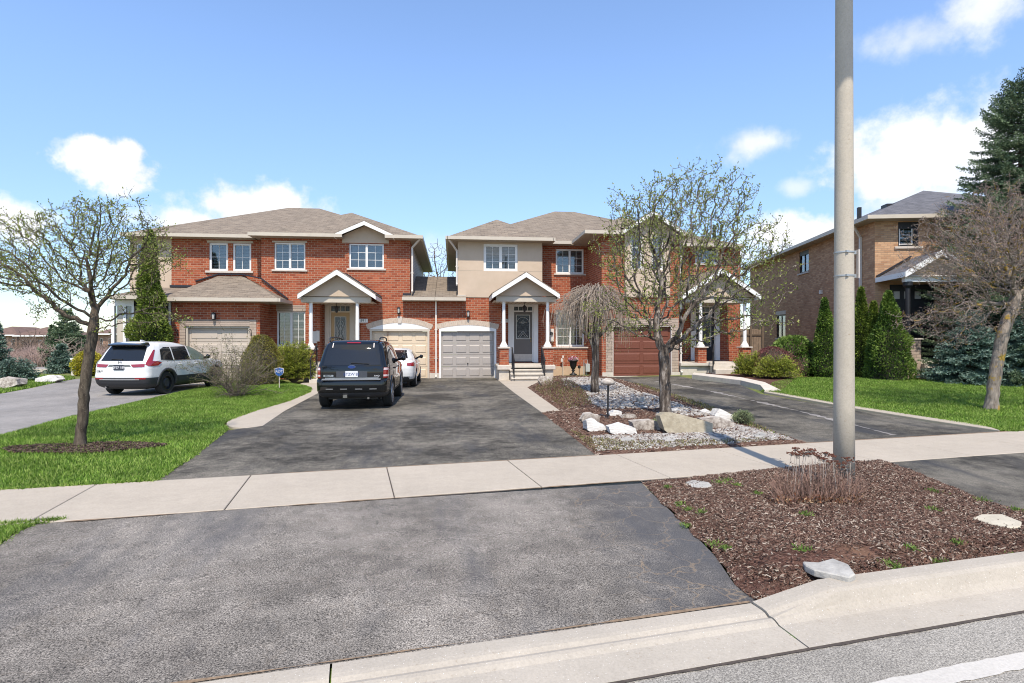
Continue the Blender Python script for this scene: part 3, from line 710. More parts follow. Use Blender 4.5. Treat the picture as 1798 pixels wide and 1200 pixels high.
# ------------------------------------------------------------ house building blocks (walls face -Y unless noted)
def wall(b, x0, x1, z0, z1, y, ops=(), t=.22, sides=True):
    """front wall with its outer face at y; openings (xa, xb, za, zb) get reveals"""
    xs = sorted({x0, x1, *[o[0] for o in ops], *[o[1] for o in ops]}); zs = sorted({z0, z1, *[o[2] for o in ops], *[o[3] for o in ops]})
    xs = [x for x in xs if x0 <= x <= x1]; zs = [z for z in zs if z0 <= z <= z1]
    for i in range(len(xs)-1):
        for j in range(len(zs)-1):
            cx, cz = (xs[i]+xs[i+1])/2, (zs[j]+zs[j+1])/2
            if any(o[0] < cx < o[1] and o[2] < cz < o[3] for o in ops): continue
            b.quad((xs[i], y, zs[j]), (xs[i+1], y, zs[j]), (xs[i+1], y, zs[j+1]), (xs[i], y, zs[j+1]))
    for xa, xb, za, zb in ops:
        b.quad((xa, y, za), (xa, y, zb), (xa, y+t, zb), (xa, y+t, za)); b.quad((xb, y, za), (xb, y+t, za), (xb, y+t, zb), (xb, y, zb))
        b.quad((xa, y, zb), (xb, y, zb), (xb, y+t, zb), (xa, y+t, zb)); b.quad((xa, y, za), (xa, y+t, za), (xb, y+t, za), (xb, y, za))
def side(b, x, y0, y1, z0, z1, face):            # side wall; face -1 looks towards -X
    p = [(x, y0, z0), (x, y1, z0), (x, y1, z1), (x, y0, z1)]
    b.quad(*(p if face > 0 else p[::-1]))
def hip(b, x0, x1, y0, y1, z, pitch, ridge_along=None, xr=None, notch=None):
    """hip roof solid: eave rectangle at height z; returns ridge end points"""
    w = min(x1-x0, y1-y0)/2; h = w*pitch
    if (x1-x0) >= (y1-y0): r0, r1 = (x0+w, (y0+y1)/2, z+h), (x1-w, (y0+y1)/2, z+h)
    else: r0, r1 = ((x0+x1)/2, y0+w, z+h), ((x0+x1)/2, y1-w, z+h)
    if xr and (x1-x0) >= (y1-y0): r0, r1 = (xr[0], r0[1], r0[2]), (xr[1], r1[1], r1[2])
    a, c, d, e = (x0, y0, z), (x1, y0, z), (x1, y1, z), (x0, y1, z)
    if (x1-x0) >= (y1-y0): b.add([a, c, d, e, r0, r1], [(0, 1, 5, 4), (1, 2, 5), (2, 3, 4, 5), (3, 0, 4), (3, 2, 1, 0)])
    elif notch:
        na, nb, nd = notch; sl = (r0[2]-z)/(r0[1]-y0)
        b.add([a, (na, y0, z), (na, y0+nd, z+nd*sl), (nb, y0+nd, z+nd*sl), (nb, y0, z), c, r0], [(0, 1, 2, 3, 4, 5, 6)])
        b.add([a, (na, y0, z), (na, y0+nd, z), (nb, y0+nd, z), (nb, y0, z), c, d, e], [tuple(range(8))[::-1]])
        b.add([c, d, e, a, r0, r1], [(0, 1, 5, 4), (1, 2, 5), (2, 3, 4, 5)])
    else: b.add([a, c, d, e, r0, r1], [(0, 1, 4), (1, 2, 5, 4), (2, 3, 5), (3, 0, 4, 5), (3, 2, 1, 0)])
    return r0, r1
def eave(gut, sof, x0, x1, y0, y1, z, ov, sides='F', top=.0, h=.13):
    """gutter along chosen sides plus soffit ring under a hip roof"""
    if 'F' in sides: gut.box(x0-.02, x1+.02, y0-.10, y0, z-h, z+.015)
    if 'L' in sides: gut.box(x0-.10, x0, y0-.10, y1, z-h, z+.013)
    if 'R' in sides: gut.box(x1, x1+.10, y0-.10, y1, z-h, z+.013)
    sof.box(x0, x1, y0, min(y0+ov+.05, y1), z-h-.01, z-h+.03)
    if 'L' in sides: sof.box(x0, x0+ov+.05, y0+ov+.05, y1, z-h-.008, z-h+.03)
    if 'R' in sides: sof.box(x1-ov-.05, x1, y0+ov+.05, y1, z-h-.008, z-h+.03)
def window(root, xa, xb, za, zb, y, lights=2, cols=2, rows=2, blind='blind', frame='white', sill=True, fw=.07, mid=.10, label=None, curtain_top=None, sillw=.08, surround=None):
    """a framed window set into the wall face y; lights side by side, each with muntins"""
    f = MB(); yy = y+.05
    if surround: 
        s_ = MB(); s_.box(xa-surround, xa, y-.02, y+.06, za-.02, zb+surround); s_.box(xb, xb+surround, y-.02, y+.06, za-.02, zb+surround); s_.box(xa, xb, y-.02, y+.06, zb, zb+surround)
    f.box(xa, xb, yy, yy+.08, zb-fw, zb); f.box(xa, xb, yy, yy+.08, za, za+fw)
    f.box(xa, xa+fw, yy, yy+.08, za+fw, zb-fw); f.box(xb-fw, xb, yy, yy+.08, za+fw, zb-fw)
    inner = (xb-xa-2*fw-(lights-1)*mid)/lights; g = MB(); mu = MB()
    for i in range(lights):
        a = xa+fw+i*(inner+mid); c = a+inner
        if i < lights-1: f.box(c, c+mid, yy-.012, yy+.08, za+fw, zb-fw)
        g.box(a, c, yy+.045, yy+.05, za+fw, zb-fw)
        for k_ in range(1, cols):
            x = a+(c-a)*k_/cols; mu.box(x-.009, x+.009, yy+.03, yy+.043, za+fw, zb-fw)
        for k_ in range(1, rows):
            z = za+fw+(zb-za-2*fw)*k_/rows; mu.box(a, c, yy+.028, yy+.041, z-.009, z+.009)
    w = f.build('window', M[frame], root, bevel=.006, label=label)
    g.build('pane', M['glass'], w)
    if mu.v: mu.build('muntin', M[frame], w)
    bl = MB(); z = za+fw+.02
    zt = zb-fw if curtain_top is None else curtain_top
    if blind == 'blind':
        while z < zt:
            bl.add([(xa+fw, yy+.12, z), (xb-fw, yy+.12, z), (xb-fw, yy+.15, z+.05), (xa+fw, yy+.15, z+.05)], [(0, 1, 2, 3)]); z += .066
        bl.build('blind', M['blind'], w)
    elif blind: bl.box(xa+fw, xb-fw, yy+.14, yy+.15, za+fw, zt); bl.build('blind', M[blind], w)
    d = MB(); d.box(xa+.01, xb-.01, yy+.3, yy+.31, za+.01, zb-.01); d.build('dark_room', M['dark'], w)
    if surround: s_.build('surround', M['beige'], w)
    if sill:
        s_ = MB(); s_.box(xa-.1-(surround or 0), xb+.1+(surround or 0), y-.06, y+.05, za-sillw, za-.002); s_.build('sill', M['sill'], w, bevel=.008)
    return w
def garage_door(root, xa, xb, za, zb, y, mat, rows=4, cols=4, label=None, jamb='white', mid=None, frame=.09):
    d = MB(); h = (zb-za)/rows; w = (xb-xa)/cols
    yb = y+.14
    for r in range(rows):
        z0 = za+r*h; d.box(xa, xb, yb, yb+.05, z0+.006, z0+h-.006)
        for c in range(cols):                      # raised panel with bevelled border
            x0 = xa+c*w+.07; x1 = xa+(c+1)*w-.07; q0 = z0+.10; q1 = z0+h-.10; e = .028
            if mid and c == cols//2: x0 += .03
            d.add([(x0, yb-.002, q0), (x1, yb-.002, q0), (x1, yb-.002, q1), (x0, yb-.002, q1), (x0+e, yb+.020-.04, q0+e), (x1-e, yb-.02, q0+e), (x1-e, yb-.02, q1-e), (x0+e, yb-.02, q1-e)],
                  [(0, 1, 5, 4), (1, 2, 6, 5), (2, 3, 7, 6), (3, 0, 4, 7), (4, 5, 6, 7)])
    o = d.build('garage_door', mat, root, label=label)
    j = MB(); j.box(xa-frame, xa-.002, y-.015, yb+.04, za, zb+.04); j.box(xb+.002, xb+frame, y-.015, yb+.04, za, zb+.04); j.box(xa-frame, xb+frame, y-.014, yb+.04, zb+.003, zb+.10)
    j.build('door_frame', M[jamb], o)
    s = MB(); s.box(xa, xb, yb-.012, yb+.04, za-.02, za+.004); s.build('door_seal', M['black'], o)
    return o
def arch(root, xa, xb, z_sp, rise, y, key=False, ring=.24, mat='voussoir', panel='white', zb=None):
    """segmental arch of upright pale bricks over a garage door, white infill below it"""
    half = (xb-xa)/2; cx = (xa+xb)/2; Rr = (half**2+rise**2)/(2*rise); cz = z_sp+rise-Rr
    a0 = math.asin(half/Rr); n = 31; m = MB()
    for i in range(n):
        t0 = -a0*1.06+2*a0*1.06*i/n+.0028; t1 = -a0*1.06+2*a0*1.06*(i+1)/n-.0028
        if key and i == n//2: continue
        P = [(cx+Rr*math.sin(t0), y-.02, cz+Rr*math.cos(t0)), (cx+Rr*math.sin(t1), y-.02, cz+Rr*math.cos(t1)), (cx+(Rr+ring)*math.sin(t1), y-.02, cz+(Rr+ring)*math.cos(t1)), (cx+(Rr+ring)*math.sin(t0), y-.02, cz+(Rr+ring)*math.cos(t0))]
        m.prism(P, (0, .06, 0))
    o = m.build('brick_arch', M[mat], root)
    b2 = MB()
    P = [(cx+(Rr+.01)*math.sin(-a0*1.06+2*a0*1.06*i/12), y-.006, cz+(Rr+.01)*math.cos(-a0*1.06+2*a0*1.06*i/12)) for i in range(13)]
    Q = [(cx+(Rr+ring-.01)*math.sin(-a0*1.06+2*a0*1.06*i/12), y-.006, cz+(Rr+ring-.01)*math.cos(-a0*1.06+2*a0*1.06*i/12)) for i in range(13)]
    b2.add(P+Q, [(i, i+1, i+14, i+13) for i in range(12)]); b2.build('mortar', M['conc'], o)
    if key:
        kb = MB(); kb.prism([(cx-.075, y-.05, z_sp+rise-.03), (cx+.075, y-.05, z_sp+rise-.03), (cx+.12, y-.05, z_sp+rise+ring+.05), (cx-.12, y-.05, z_sp+rise+ring+.05)], (0, .08, 0)); kb.build('keystone', M['sill'], o, bevel=.008)
    f = MB(); pts = [(cx+Rr*math.sin(-a0+2*a0*i/14), y-.010, cz+Rr*math.cos(-a0+2*a0*i/14)) for i in range(15)]
    pts = [(xb, y-.010, z_sp-.10), ]+pts[::-1]+[(xa, y-.010, z_sp-.10)]
    f.prism(pts, (0, .05, 0)); f.build('arch_panel', M[panel], o)
    return o
def gable(root, x0, x1, yf, yb, z, h, face='stucco', inset=.35, label=None, ped=True, roofmat='shingle', flash=True, fz=.17, name='gable_roof', under=True, wallz=None):
    """small front gable: roof slabs, white rakes, stucco tympanum"""
    cx = (x0+x1)/2; r = MB(); t = .07
    for s, xe in ((-1, x0), (1, x1)):
        P = [(xe, yf, z), (cx, yf, z+h), (cx, yb, z+h), (xe, yb, z)]
        dn = Vector((s*h, 0, abs(cx-xe))).normalized()*t
        Q = [tuple(Vector(p)+dn) for p in P]
        if s < 0: P, Q = P[::-1], Q[::-1]
        r.add(P+Q, [(0, 1, 2, 3), (7, 6, 5, 4)]+[(i, i+4, (i+1) % 4+4, (i+1) % 4) for i in range(4)])
    o = r.build(name, M[roofmat], root)
    rk = MB()
    for s, xe in ((-1, x0), (1, x1)):
        d = Vector((cx-xe, 0, h)); 
        P = [(xe, yf-.04, z+.03), (cx, yf-.04, z+h+.03), (cx, yf-.04, z+h-fz), (xe+ .0, yf-.04, z-fz*.9)]
        rk.prism(P, (0, .045, 0))
        rk.box(xe-.02 if s < 0 else xe-.03, xe+.03 if s < 0 else xe+.02, yf, yb, z-fz*.9, z+.0)
    rk.build('rake_board', M['white'], o)
    if flash:
        fl = MB()
        for s, xe in ((-1, x0), (1, x1)): fl.bar((xe, yb-.04, z+.10), (cx, yb-.04, z+h+.10), .07, .10, up=(0, 1, 0))
        fl.build('roof_flashing', M['flash'], o)
    # soffit under the slopes and the tympanum set back
    sf = MB()
    for s, xe in ((-1, x0), (1, x1)):
        sf.quad(*([(xe, yf, z-.02), (cx, yf, z+h-.02), (cx, yf+inset+.02, z+h-.02), (xe, yf+inset+.02, z-.02)][::s]))
    sf.build('rake_soffit', M['beige'], o); k_ = None
    tm = MB(); k = (x1-x0)/2; wz = z-fz if wallz is None else wallz
    tm.prism([(x0+.10, yf+inset, z-.02), (x1-.10, yf+inset, z-.02), (cx, yf+inset, z+h-.06)], (0, .08, 0))
    if wallz is not None: tm.box(x0+.25, x1-.25, yf+inset, yf+inset+.08, wallz, z-.02)
    tm.build('tympanum', M[face], o)
    return o
def lantern(root_label, p, kind='wall', group=None):
    t = thing('lantern', root_label, 'lantern', p, group=group)
    b = MB(); x, y, z = p
    if kind == 'wall':
        b.box(x-.05, x+.05, y-.02, y, z-.13, z+.13); b.bar((x, y-.01, z+.05), (x, y-.14, z+.16), .02); b.build('wall_bracket', M['black'], t)
        c = MB(); c.lathe((x, y-.14, z), [(.015, .17), (.085, .12), (.09, .10), (.02, .10)], 6); c.lathe((x, y-.14, z), [(.05, -.14), (.06, -.11), (.02, -.11)], 6)
        for i in range(4):
            a = PI/4+i*PI/2; c.bar((x+.055*math.cos(a), y-.14+.055*math.sin(a), z-.12), (x+.08*math.cos(a), y-.14+.08*math.sin(a), z+.11), .012)
        c.build('lantern_cage', M['black'], t)
        g = MB(); g.lathe((x, y-.14, z), [(.045, -.105), (.065, .095)], 8); g.build('lantern_glass', M['blind'], t)
    else:
        b.bar((x, y, z+.16), (x, y, z+.28), .015); b.lathe((x, y, z), [(.06, .29), (.06, .27), (.01, .27)], 10); b.build('stem', M['black'], t)
        c = MB(); c.lathe((x, y, z), [(.02, .17), (.09, .1), (.085, .085), (.05, -.12), (.015, -.15)], 6); c.build('lantern_cage', M['black'], t)
    return t
def downpipe(root, x, y, z0, z1, top=None, name='downpipe', mat='pipe'):
    b = MB(); w = .075
    b.box(x-w/2, x+w/2, y-.09, y-.015, z0+.12, z1)
    b.bar((x, y-.055, z0+.14), (x, y-.22, z0+.05), .07)
    for z in (z0+.9, z0+2.2):
        if z < z1: b.box(x-w/2-.035, x+w/2+.035, y-.095, y-.01, z, z+.03)
    if top: b.bar((x, y-.05, z1-.02), top, .07)
    return b.build(name, M[mat], root, bevel=.004)
def railing(x, y0, z0, y1, z1, label, group, post_h=.85, dx=.0):
    t = thing('handrail', label, 'handrail', (x, y0, z0), group=group)
    b = MB(); b.bar((x, y0, z0), (x, y0, z0+post_h), .035); b.bar((x+dx, y1, z1), (x+dx, y1, z1+post_h), .035); b.build('post', M['black'], t)
    r = MB(); r.bar((x, y0-.10, z0+post_h-.02), (x, y0, z0+post_h+.02), .045, .03); r.bar((x, y0, z0+post_h+.02), (x+dx, y1, z1+post_h+.02), .045, .03); r.bar((x, y0, z0+.12), (x+dx, y1, z1+.12), .025); r.build('top_rail', M['black'], t)
    q = MB()
    for i in range(1, 8):
        f = i/8; a = (x+dx*f, y0+(y1-y0)*f, z0+(z1-z0)*f+.12); q.bar(a, (a[0], a[1], a[2]+post_h-.12), .014)
    q.build('baluster', M['black'], t)
    return t
def column(root, x, y, z0, z1, r=.085):
    b = MB(); b.lathe((x, y, 0), [(r*2.1, z0), (r*2.1, z0+.06), (r*1.7, z0+.10), (r*1.15, z0+.2), (r*.95, z0+.24), (r*.95, z0+(z1-z0)*.45), (r*.82, z1-.18), (r*1.05, z1-.14), (r*.85, z1-.12), (r*1.2, z1-.05), (r*1.2, z1)], 20)
    return b.build('porch_column', M['white'], root, smooth_=False)
def downshadow(): pass
def front_door(root, xa, xb, za, zb, y, mat, glass=(.22, .78, .42, .88), label=None, trans=None, frame='white', casing=.22, storm=False, panelcol='glass'):
    """door leaf in its casing with a transom above"""
    d = MB(); zt = zb if trans is None else trans
    d.box(xa, xb, y+.02, y+.07, za, zt)
    o = d.build('front_door', mat, root, label=label)
    w = xb-xa; h = zt-za; gx0, gx1, gz0, gz1 = xa+w*glass[0], xa+w*glass[1], za+h*glass[2], za+h*glass[3]
    g = MB(); g.box(gx0, gx1, y+.008, y+.019, gz0, gz1); g.build('pane', M['doorglass'], o)
    l = MB()
    for a, c, e, f in ((gx0-.03, gx0, gz0-.03, gz1+.03), (gx1, gx1+.03, gz0-.03, gz1+.03), (gx0, gx1, gz0-.03, gz0), (gx0, gx1, gz1, gz1+.03)): l.box(a, c, y-.004, y+.019, e, f)
    cx, cz = (gx0+gx1)/2, (gz0+gz1)/2; ww, hh = (gx1-gx0), (gz1-gz0)
    def loop(P, th=.012):
        for p, q in zip(P, P[1:]): l.bar((p[0], y+.002, p[1]), (q[0], y+.002, q[1]), th, .008, up=(0, 1, 0))
    if storm:
        for k_ in range(2):
            rr = .42-.12*k_; loop([(cx+ww*rr*math.cos(t*PI/10), cz+hh*rr*math.sin(t*PI/10)) for t in range(21)])
        loop([(cx, gz0), (cx, gz1)]); loop([(cx-ww*.25, cz), (cx, cz+hh*.2), (cx+ww*.25, cz), (cx, cz-hh*.2), (cx-ww*.25, cz)])
    else:
        loop([(cx-ww*.4, gz0+hh*.06), (cx, gz0+hh*.32), (cx+ww*.4, gz0+hh*.06), (cx-ww*.4, gz0+hh*.06)]); loop([(gx0+.02, gz0+hh*.32), (gx1-.02, gz0+hh*.32)], .008)
        loop([(cx-ww*.2, gz0+hh*.08), (cx, gz0+hh*.22), (cx+ww*.2, gz0+hh*.08)]); loop([(cx+ww*.46*math.cos(t*PI/8), gz1-hh*.3+hh*.22*math.sin(t*PI/8)) for t in range(9)])
        loop([(cx-ww*.3, gz1-hh*.3), (cx+ww*.3, gz1-hh*.3)]); loop([(cx+ww*.12*math.cos(t*PI/4), gz1-hh*.3+ww*.12*math.sin(t*PI/4)) for t in range(9)], .01)
    l.build('leaded_panel', M['lead'], o)
    k_ = MB(); k_.lathe((xa+.07 if storm else xb-.07, y-.02, za+1.0), [(.01, -.03), (.03, -.015), (.03, .015), (.01, .03)], 10); k_.box((xa+.05) if storm else xb-.09, (xa+.09) if storm else xb-.05, y-.012, y+.02, za+1.1, za+1.16); k_.build('door_handle', M['brass'], o)
    f = MB(); f.box(xa-.06, xa, y-.03, y+.09, za, zb+.06); f.box(xb, xb+.06, y-.03, y+.09, za, zb+.06); f.box(xa, xb, y-.03, y+.09, zb, zb+.06)
    if trans: f.box(xa, xb, y-.02, y+.08, trans, trans+.06)
    f.box(xa-.06-casing, xa-.062, y-.05, y+.04, za-.02, zb+.22); f.box(xb+.062, xb+.06+casing, y-.05, y+.04, za-.02, zb+.22); f.box(xa-.06, xb+.06, y-.048, y+.04, zb+.062, zb+.21)
    f.build('door_frame', M[frame], o, bevel=.006)
    if trans:
        g = MB(); g.box(xa, xb, y+.03, y+.035, trans+.06, zb); g.build('transom_pane', M['doorglass'], o); mm = MB()
        for i in range(1, 4): xx = xa+w*i/4; mm.box(xx-.012, xx+.012, y+.015, y+.029, trans+.06, zb)
        mm.build('transom_bar', M[frame], o)
    return o
M['brass'] = plain('brass', (.4, .27, .1), .35, .8)
k = NT('door_glass', .12, 0, .6); k.col(k.ramp(k.noise(14, 3, .6), [(.35, (.012, .016, .02)), (.65, (.07, .08, .09))])); k.bump(k.noise(30, 2), .3, .01); M['doorglass'] = k.m
M['lead'] = plain('leading', (.5, .49, .45), .4, var=.1)

# ============================================================ LEFT HOUSE
YB, YC, YG = 26.9, 26.3, 25.0
EZ = Z(600, 412, YC-.45)                  # top of the upper gutters
LH = thing('brick_house', 'left red brick semi-detached house with brown shingle hip roof and two garage doors', 'house', (X(470, YC), YC, 0))
w = MB()
xL = X(228, YB); xq = X(301, YB); xs_ = X(459, YC); xR = X(720, YC); xRl = X(764, YC)
# wall B (recessed) with the pair of narrow windows
nw = [(X(367, YB), X(400, YB)), (X(408.5, YB), X(441, YB))]; nz0, nz1 = Z(400, 476, YB), Z(400, 427, YB)
wall(w, xq, xs_, 0, EZ-.12, YB, [(a, c, nz0, nz1) for a, c in nw])
side(w, xs_, YC, YB, 0, EZ-.12, -1)
# wall C
wc = [(X(481.5, YC), X(536, YC), Z(510, 474, YC), Z(510, 426.5, YC)), (X(613, YC), X(674, YC), Z(640, 472, YC), Z(640, 428, YC)), (X(486, YC), X(536, YC), Z(510, 609, YC), Z(510, 547, YC))]
gx0, gx1 = X(653, YC), X(750.5, YC); gzt = Z(700, 582, YC)
px0, px1 = X(562, YC), X(634, YC)
pz0 = Z(600, 636, 26.9); pz1 = Z(600, 531, YC)
wall(w, xs_, xR, 0, EZ-.12, YC, wc+[(gx0-.09, xR+1, -1, gzt+.10), (px0, px1, -1, pz1)], t=.5)
# recessed porch wall and returns
YD = 26.85
wall(w, px0-.3, px1+.3, 0, pz1+.1, YD)
linkz = Z(720, 524, YC-.35)
wall(w, xR, xRl, 0, linkz, YC, [(xR-1, gx1+.09, -1, gzt+.10)], t=.3)
side(w, xR, YC, 38, linkz-.05, EZ-.12, 1)
w.build('wall', M['brick'], LH)
# stucco corner at the far left
lw = (X(239, YB), X(254, YB), Z(246, 478, YB), Z(246, 428, YB)); w = MB(); wall(w, xL, xq, 2.9, EZ-.12, YB, [lw]); side(w, xL, YB, 38, 0, EZ-.1, -1); w.build('stucco_wall', M['stucco'], LH)
s_ = MB(); side(s_, xR+.012, YC+1.2, 37.9, linkz-.4, EZ-.13, 1)
k = NT('pale_siding', .6, 0, .2); wv = k.node('ShaderNodeTexWave', bands_direction='Y'); wv.inputs['Scale'].default_value = 2.2; k.link(k.uv(), wv.inputs['Vector'])
k.col(k.mix(k.ramp(wv.outputs['Fac'], [(.05, 1.), (.2, 0.)]), (.62, .60, .56), (.3, .29, .27))); M['siding'] = k.m
s_.build('siding', M['siding'], LH)
# back so that no light leaks
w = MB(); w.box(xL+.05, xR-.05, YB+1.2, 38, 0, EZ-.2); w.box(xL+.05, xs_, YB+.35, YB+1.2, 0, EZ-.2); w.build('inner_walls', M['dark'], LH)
# garage bay at the left
bx0, bx1 = X(302, YG), X(456.5, YG); bzt = Z(380, 524, YG-.4)
gdx0, gdx1 = X(329, YG), X(435.5, YG); gdz = Z(380, 576, YG)
w = MB(); wall(w, bx0, bx1, 0, bzt, YG, [(gdx0-.07, gdx1+.07, -1, gdz+.07)], t=.25); side(w, bx1, YG, YB, 0, bzt, 1); side(w, bx0, YG, YB, 0, bzt, -1)
w.build('garage_wall', M['brick'], LH)
q = MB(); q.box(gdx0-.30, gdx0-.07, YG-.02, YG+.05, 0, gdz+.34); q.box(gdx1+.07, gdx1+.34, YG-.02, YG+.05, 0, gdz+.34); o = q.build('pale_pier', M['quoin'], LH)
q = MB(); q.box(gdx0-.07, gdx1+.07, YG-.024, YG+.05, gdz+.07, gdz+.34); q.build('lintel', M['soldier'], LH)
garage_door(LH, gdx0, gdx1, -.02, gdz, YG+.05, M['gar_greige'], 4, 2, 'greige garage door with plain wide panels', jamb='beige', frame=.07)
# bay roof
r = MB(); e0 = X(283, YG-.45); e1 = X(489, YG-.45); yf = YG-.45; zr = Z(400, 484, YB)
ra, rb = X(385, YB), X(425, YB)
A, B2, C2, D2 = (e0, yf, bzt), (e1, yf, bzt), (e1, YB+.05, bzt), (e0, YB+.05, bzt); P1, P2 = (ra, YB+.05, zr), (rb, YB+.05, zr)
r.add([A, B2, C2, D2, P1, P2], [(0, 1, 5, 4), (1, 2, 5), (3, 0, 4), (3, 2, 1, 0), (2, 3, 4, 5)])
# porch roof further left
YP = 25.3; f0 = X(191, YP-.4); pzt = Z(240, 520, YP-.4); f1 = e0+.02
zr2 = Z(301, 505, YB); xk = X(262, YB)
r.add([(f0, YP-.4, pzt), (f1, YP-.4, pzt), (f1+.6, YB+.05, zr2), (xk, YB+.05, zr2), (f0, YB+.05, pzt), (f1, YB+.05, pzt)], [(0, 1, 2, 3), (0, 3, 4), (5, 1, 0, 4)])
br = r.build('porch_and_garage_roof', M['shingle'], LH)
fl = MB(); fl.bar((P1[0]-1.0, YB-.02, zr-.28), (P1[0], YB-.02, zr+.05), .05, .12, up=(0, 1, 0)); fl.bar((P1[0], YB-.02, zr+.05), (P2[0], YB-.02, zr+.05), .05, .12, up=(0, 1, 0)); fl.bar((P2[0], YB-.02, zr+.05), (xs_, YC-.02, zr-.18), .05, .13, up=(0, 1, 0)); fl.bar((xs_, YC-.03, zr-.18), (e1-.1, YC-.03, bzt+.12), .05, .14, up=(0, 1, 0)); fl.box(xq-.05, xk+1.8, YB-.06, YB-.005, zr2, zr2+.1)
fl.build('roof_flashing', M['flash'], br)
g = MB(); s_ = MB(); g.box(e0, e1+.02, yf-.10, yf, bzt-.13, bzt+.015); g.box(e1, e1+.10, yf-.1, YC, bzt-.13, bzt+.013); g.box(f0, f1-.02, YP-.5, YP-.4, pzt-.13, pzt+.015)
s_.box(e0, e1, yf, YG+.02, bzt-.14, bzt-.10); s_.box(bx1, e1, YG+.02, YC, bzt-.138, bzt-.10); s_.box(f0, f1, YP-.4, YB, pzt-.14, pzt-.1); s_.box(e0, bx0, YG+.02, YB, bzt-.142, bzt-.1)
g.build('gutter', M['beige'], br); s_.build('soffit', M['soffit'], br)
# glazed porch at the left
pr = MB(); zz = pzt-.14
for a, c in ((195, 200.5), (216, 221), (231, 235), (296, 300)): pr.box(X(a, YP), X(c, YP), YP, YP+.12, 0, zz)
pr.box(X(195, YP), X(235, YP), YP+.005, YP+.115, zz-.25, zz); pr.build('porch_post', M['white'], LH)
pr = MB(); pr.box(X(205, YP), X(216, YP), YP+.03, YP+.1, 0, zz-.25); pr.build('porch_panel', M['beige'], LH)
pr = MB(); pr.box(X(200.5, YP), X(205, YP), YP+.05, YP+.06, 0, zz-.25); pr.box(X(221, YP), X(231, YP), YP+.05, YP+.06, 0, zz-.25); pr.build('porch_pane', M['glass'], LH)
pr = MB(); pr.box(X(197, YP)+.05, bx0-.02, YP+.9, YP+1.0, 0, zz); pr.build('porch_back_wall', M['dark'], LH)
# windows
window(LH, *lw, YB, 1, 1, 2, 'blind', sill=False, fw=.06)
for i, (a, c) in enumerate(nw): window(LH, a, c, nz0, nz1, YB, 1, 2, 2, 'blind', sill=False, fw=.09)
s_ = MB(); s_.box(X(361, YB), X(445, YB), YB-.07, YB+.05, nz0-.10, nz0-.003); s_.build('window_sill', M['sill'], LH, bevel=.008)
q = MB(); q.box(nw[0][1]+.002, nw[1][0]-.002, YB-.004, YB+.04, nz0, nz1); 
window(LH, *wc[0], YC, 2, 2, 3, 'blind', label='pair of gridded windows framed in beige'); window(LH, *wc[1], YC, 2, 2, 3, 'curtain', frame='white'); window(LH, *wc[2], YC, 2, 2, 4, 'blind')
so_ = MB(); so_.box(wc[2][0]-.02, wc[2][1]+.02, YC-.02, YC+.04, wc[2][3]+.002, wc[2][3]+.28); so_.build('lintel', M['soldier'], LH)
hd = MB(); hd.box(wc[0][0]-.08, wc[0][1]+.08, YC-.02, YC+.04, wc[0][3]+.002, wc[0][3]+.07); hd.box(nw[0][0]-.08, nw[1][1]+.08, YB-.02, YB+.04, nz1+.002, nz1+.10); hd.build('window_head', M['beige'], LH)
# main roof
PT = .46
r = MB(); y0 = YB-.45; y1 = 38.3; x0 = X(216, y0); x1 = X(738, YC-.45)
hip(r, x0, x1, y0, y1, EZ, 2*(Z(540, 366, (y0+y1)/2)-EZ)/(y1-y0), xr=(X(507, (y0+y1)/2), X(561, (y0+y1)/2)))
cx0 = X(441, YC-.45)
hip(r, cx0, x1+.01, YC-.45, y1-2, EZ+.003, 2*(Z(605, 379, 30.2)-EZ)/(x1-cx0), notch=(X(600, YC-.45), X(677, YC-.45), .60))
rf = r.build('roof', M['shingle'], LH)
g = MB(); s_ = MB()
eave(g, s_, x0, cx0-.12, y0, y1, EZ, .45, 'FL'); 
gb0, gb1 = X(601, YC-.45), X(676, YC-.45)
g.box(cx0-.02, gb0, YC-.55, YC-.45, EZ-.13, EZ+.018); g.box(cx0-.12, cx0-.02, YC-.55, y0, EZ-.13, EZ+.018); g.box(gb1, x1+.02, YC-.55, YC-.45, EZ-.13, EZ+.018); g.box(x1+.02, x1+.12, YC-.55, y1, EZ-.13, EZ+.016)
s_.box(cx0-.02, gb0, YC-.45, YC+.01, EZ-.14, EZ-.10); s_.box(gb1, x1, YC-.45, YC+.01, EZ-.14, EZ-.10); s_.box(xR, x1+.02, YC+.01, y1, EZ-.142, EZ-.1); s_.box(cx0-.02, xs_, YC, YB, EZ-.141, EZ-.1)
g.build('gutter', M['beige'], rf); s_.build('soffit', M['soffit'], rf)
gable(LH, X(587, YC-.5), X(691, YC-.5), YC-.5, YC+2.6, EZ-.02, Z(639, 388, YC-.5)-EZ-.03, inset=.45, flash=False, fz=.14, name='dormer_gable', wallz=wc[1][3]+.02)
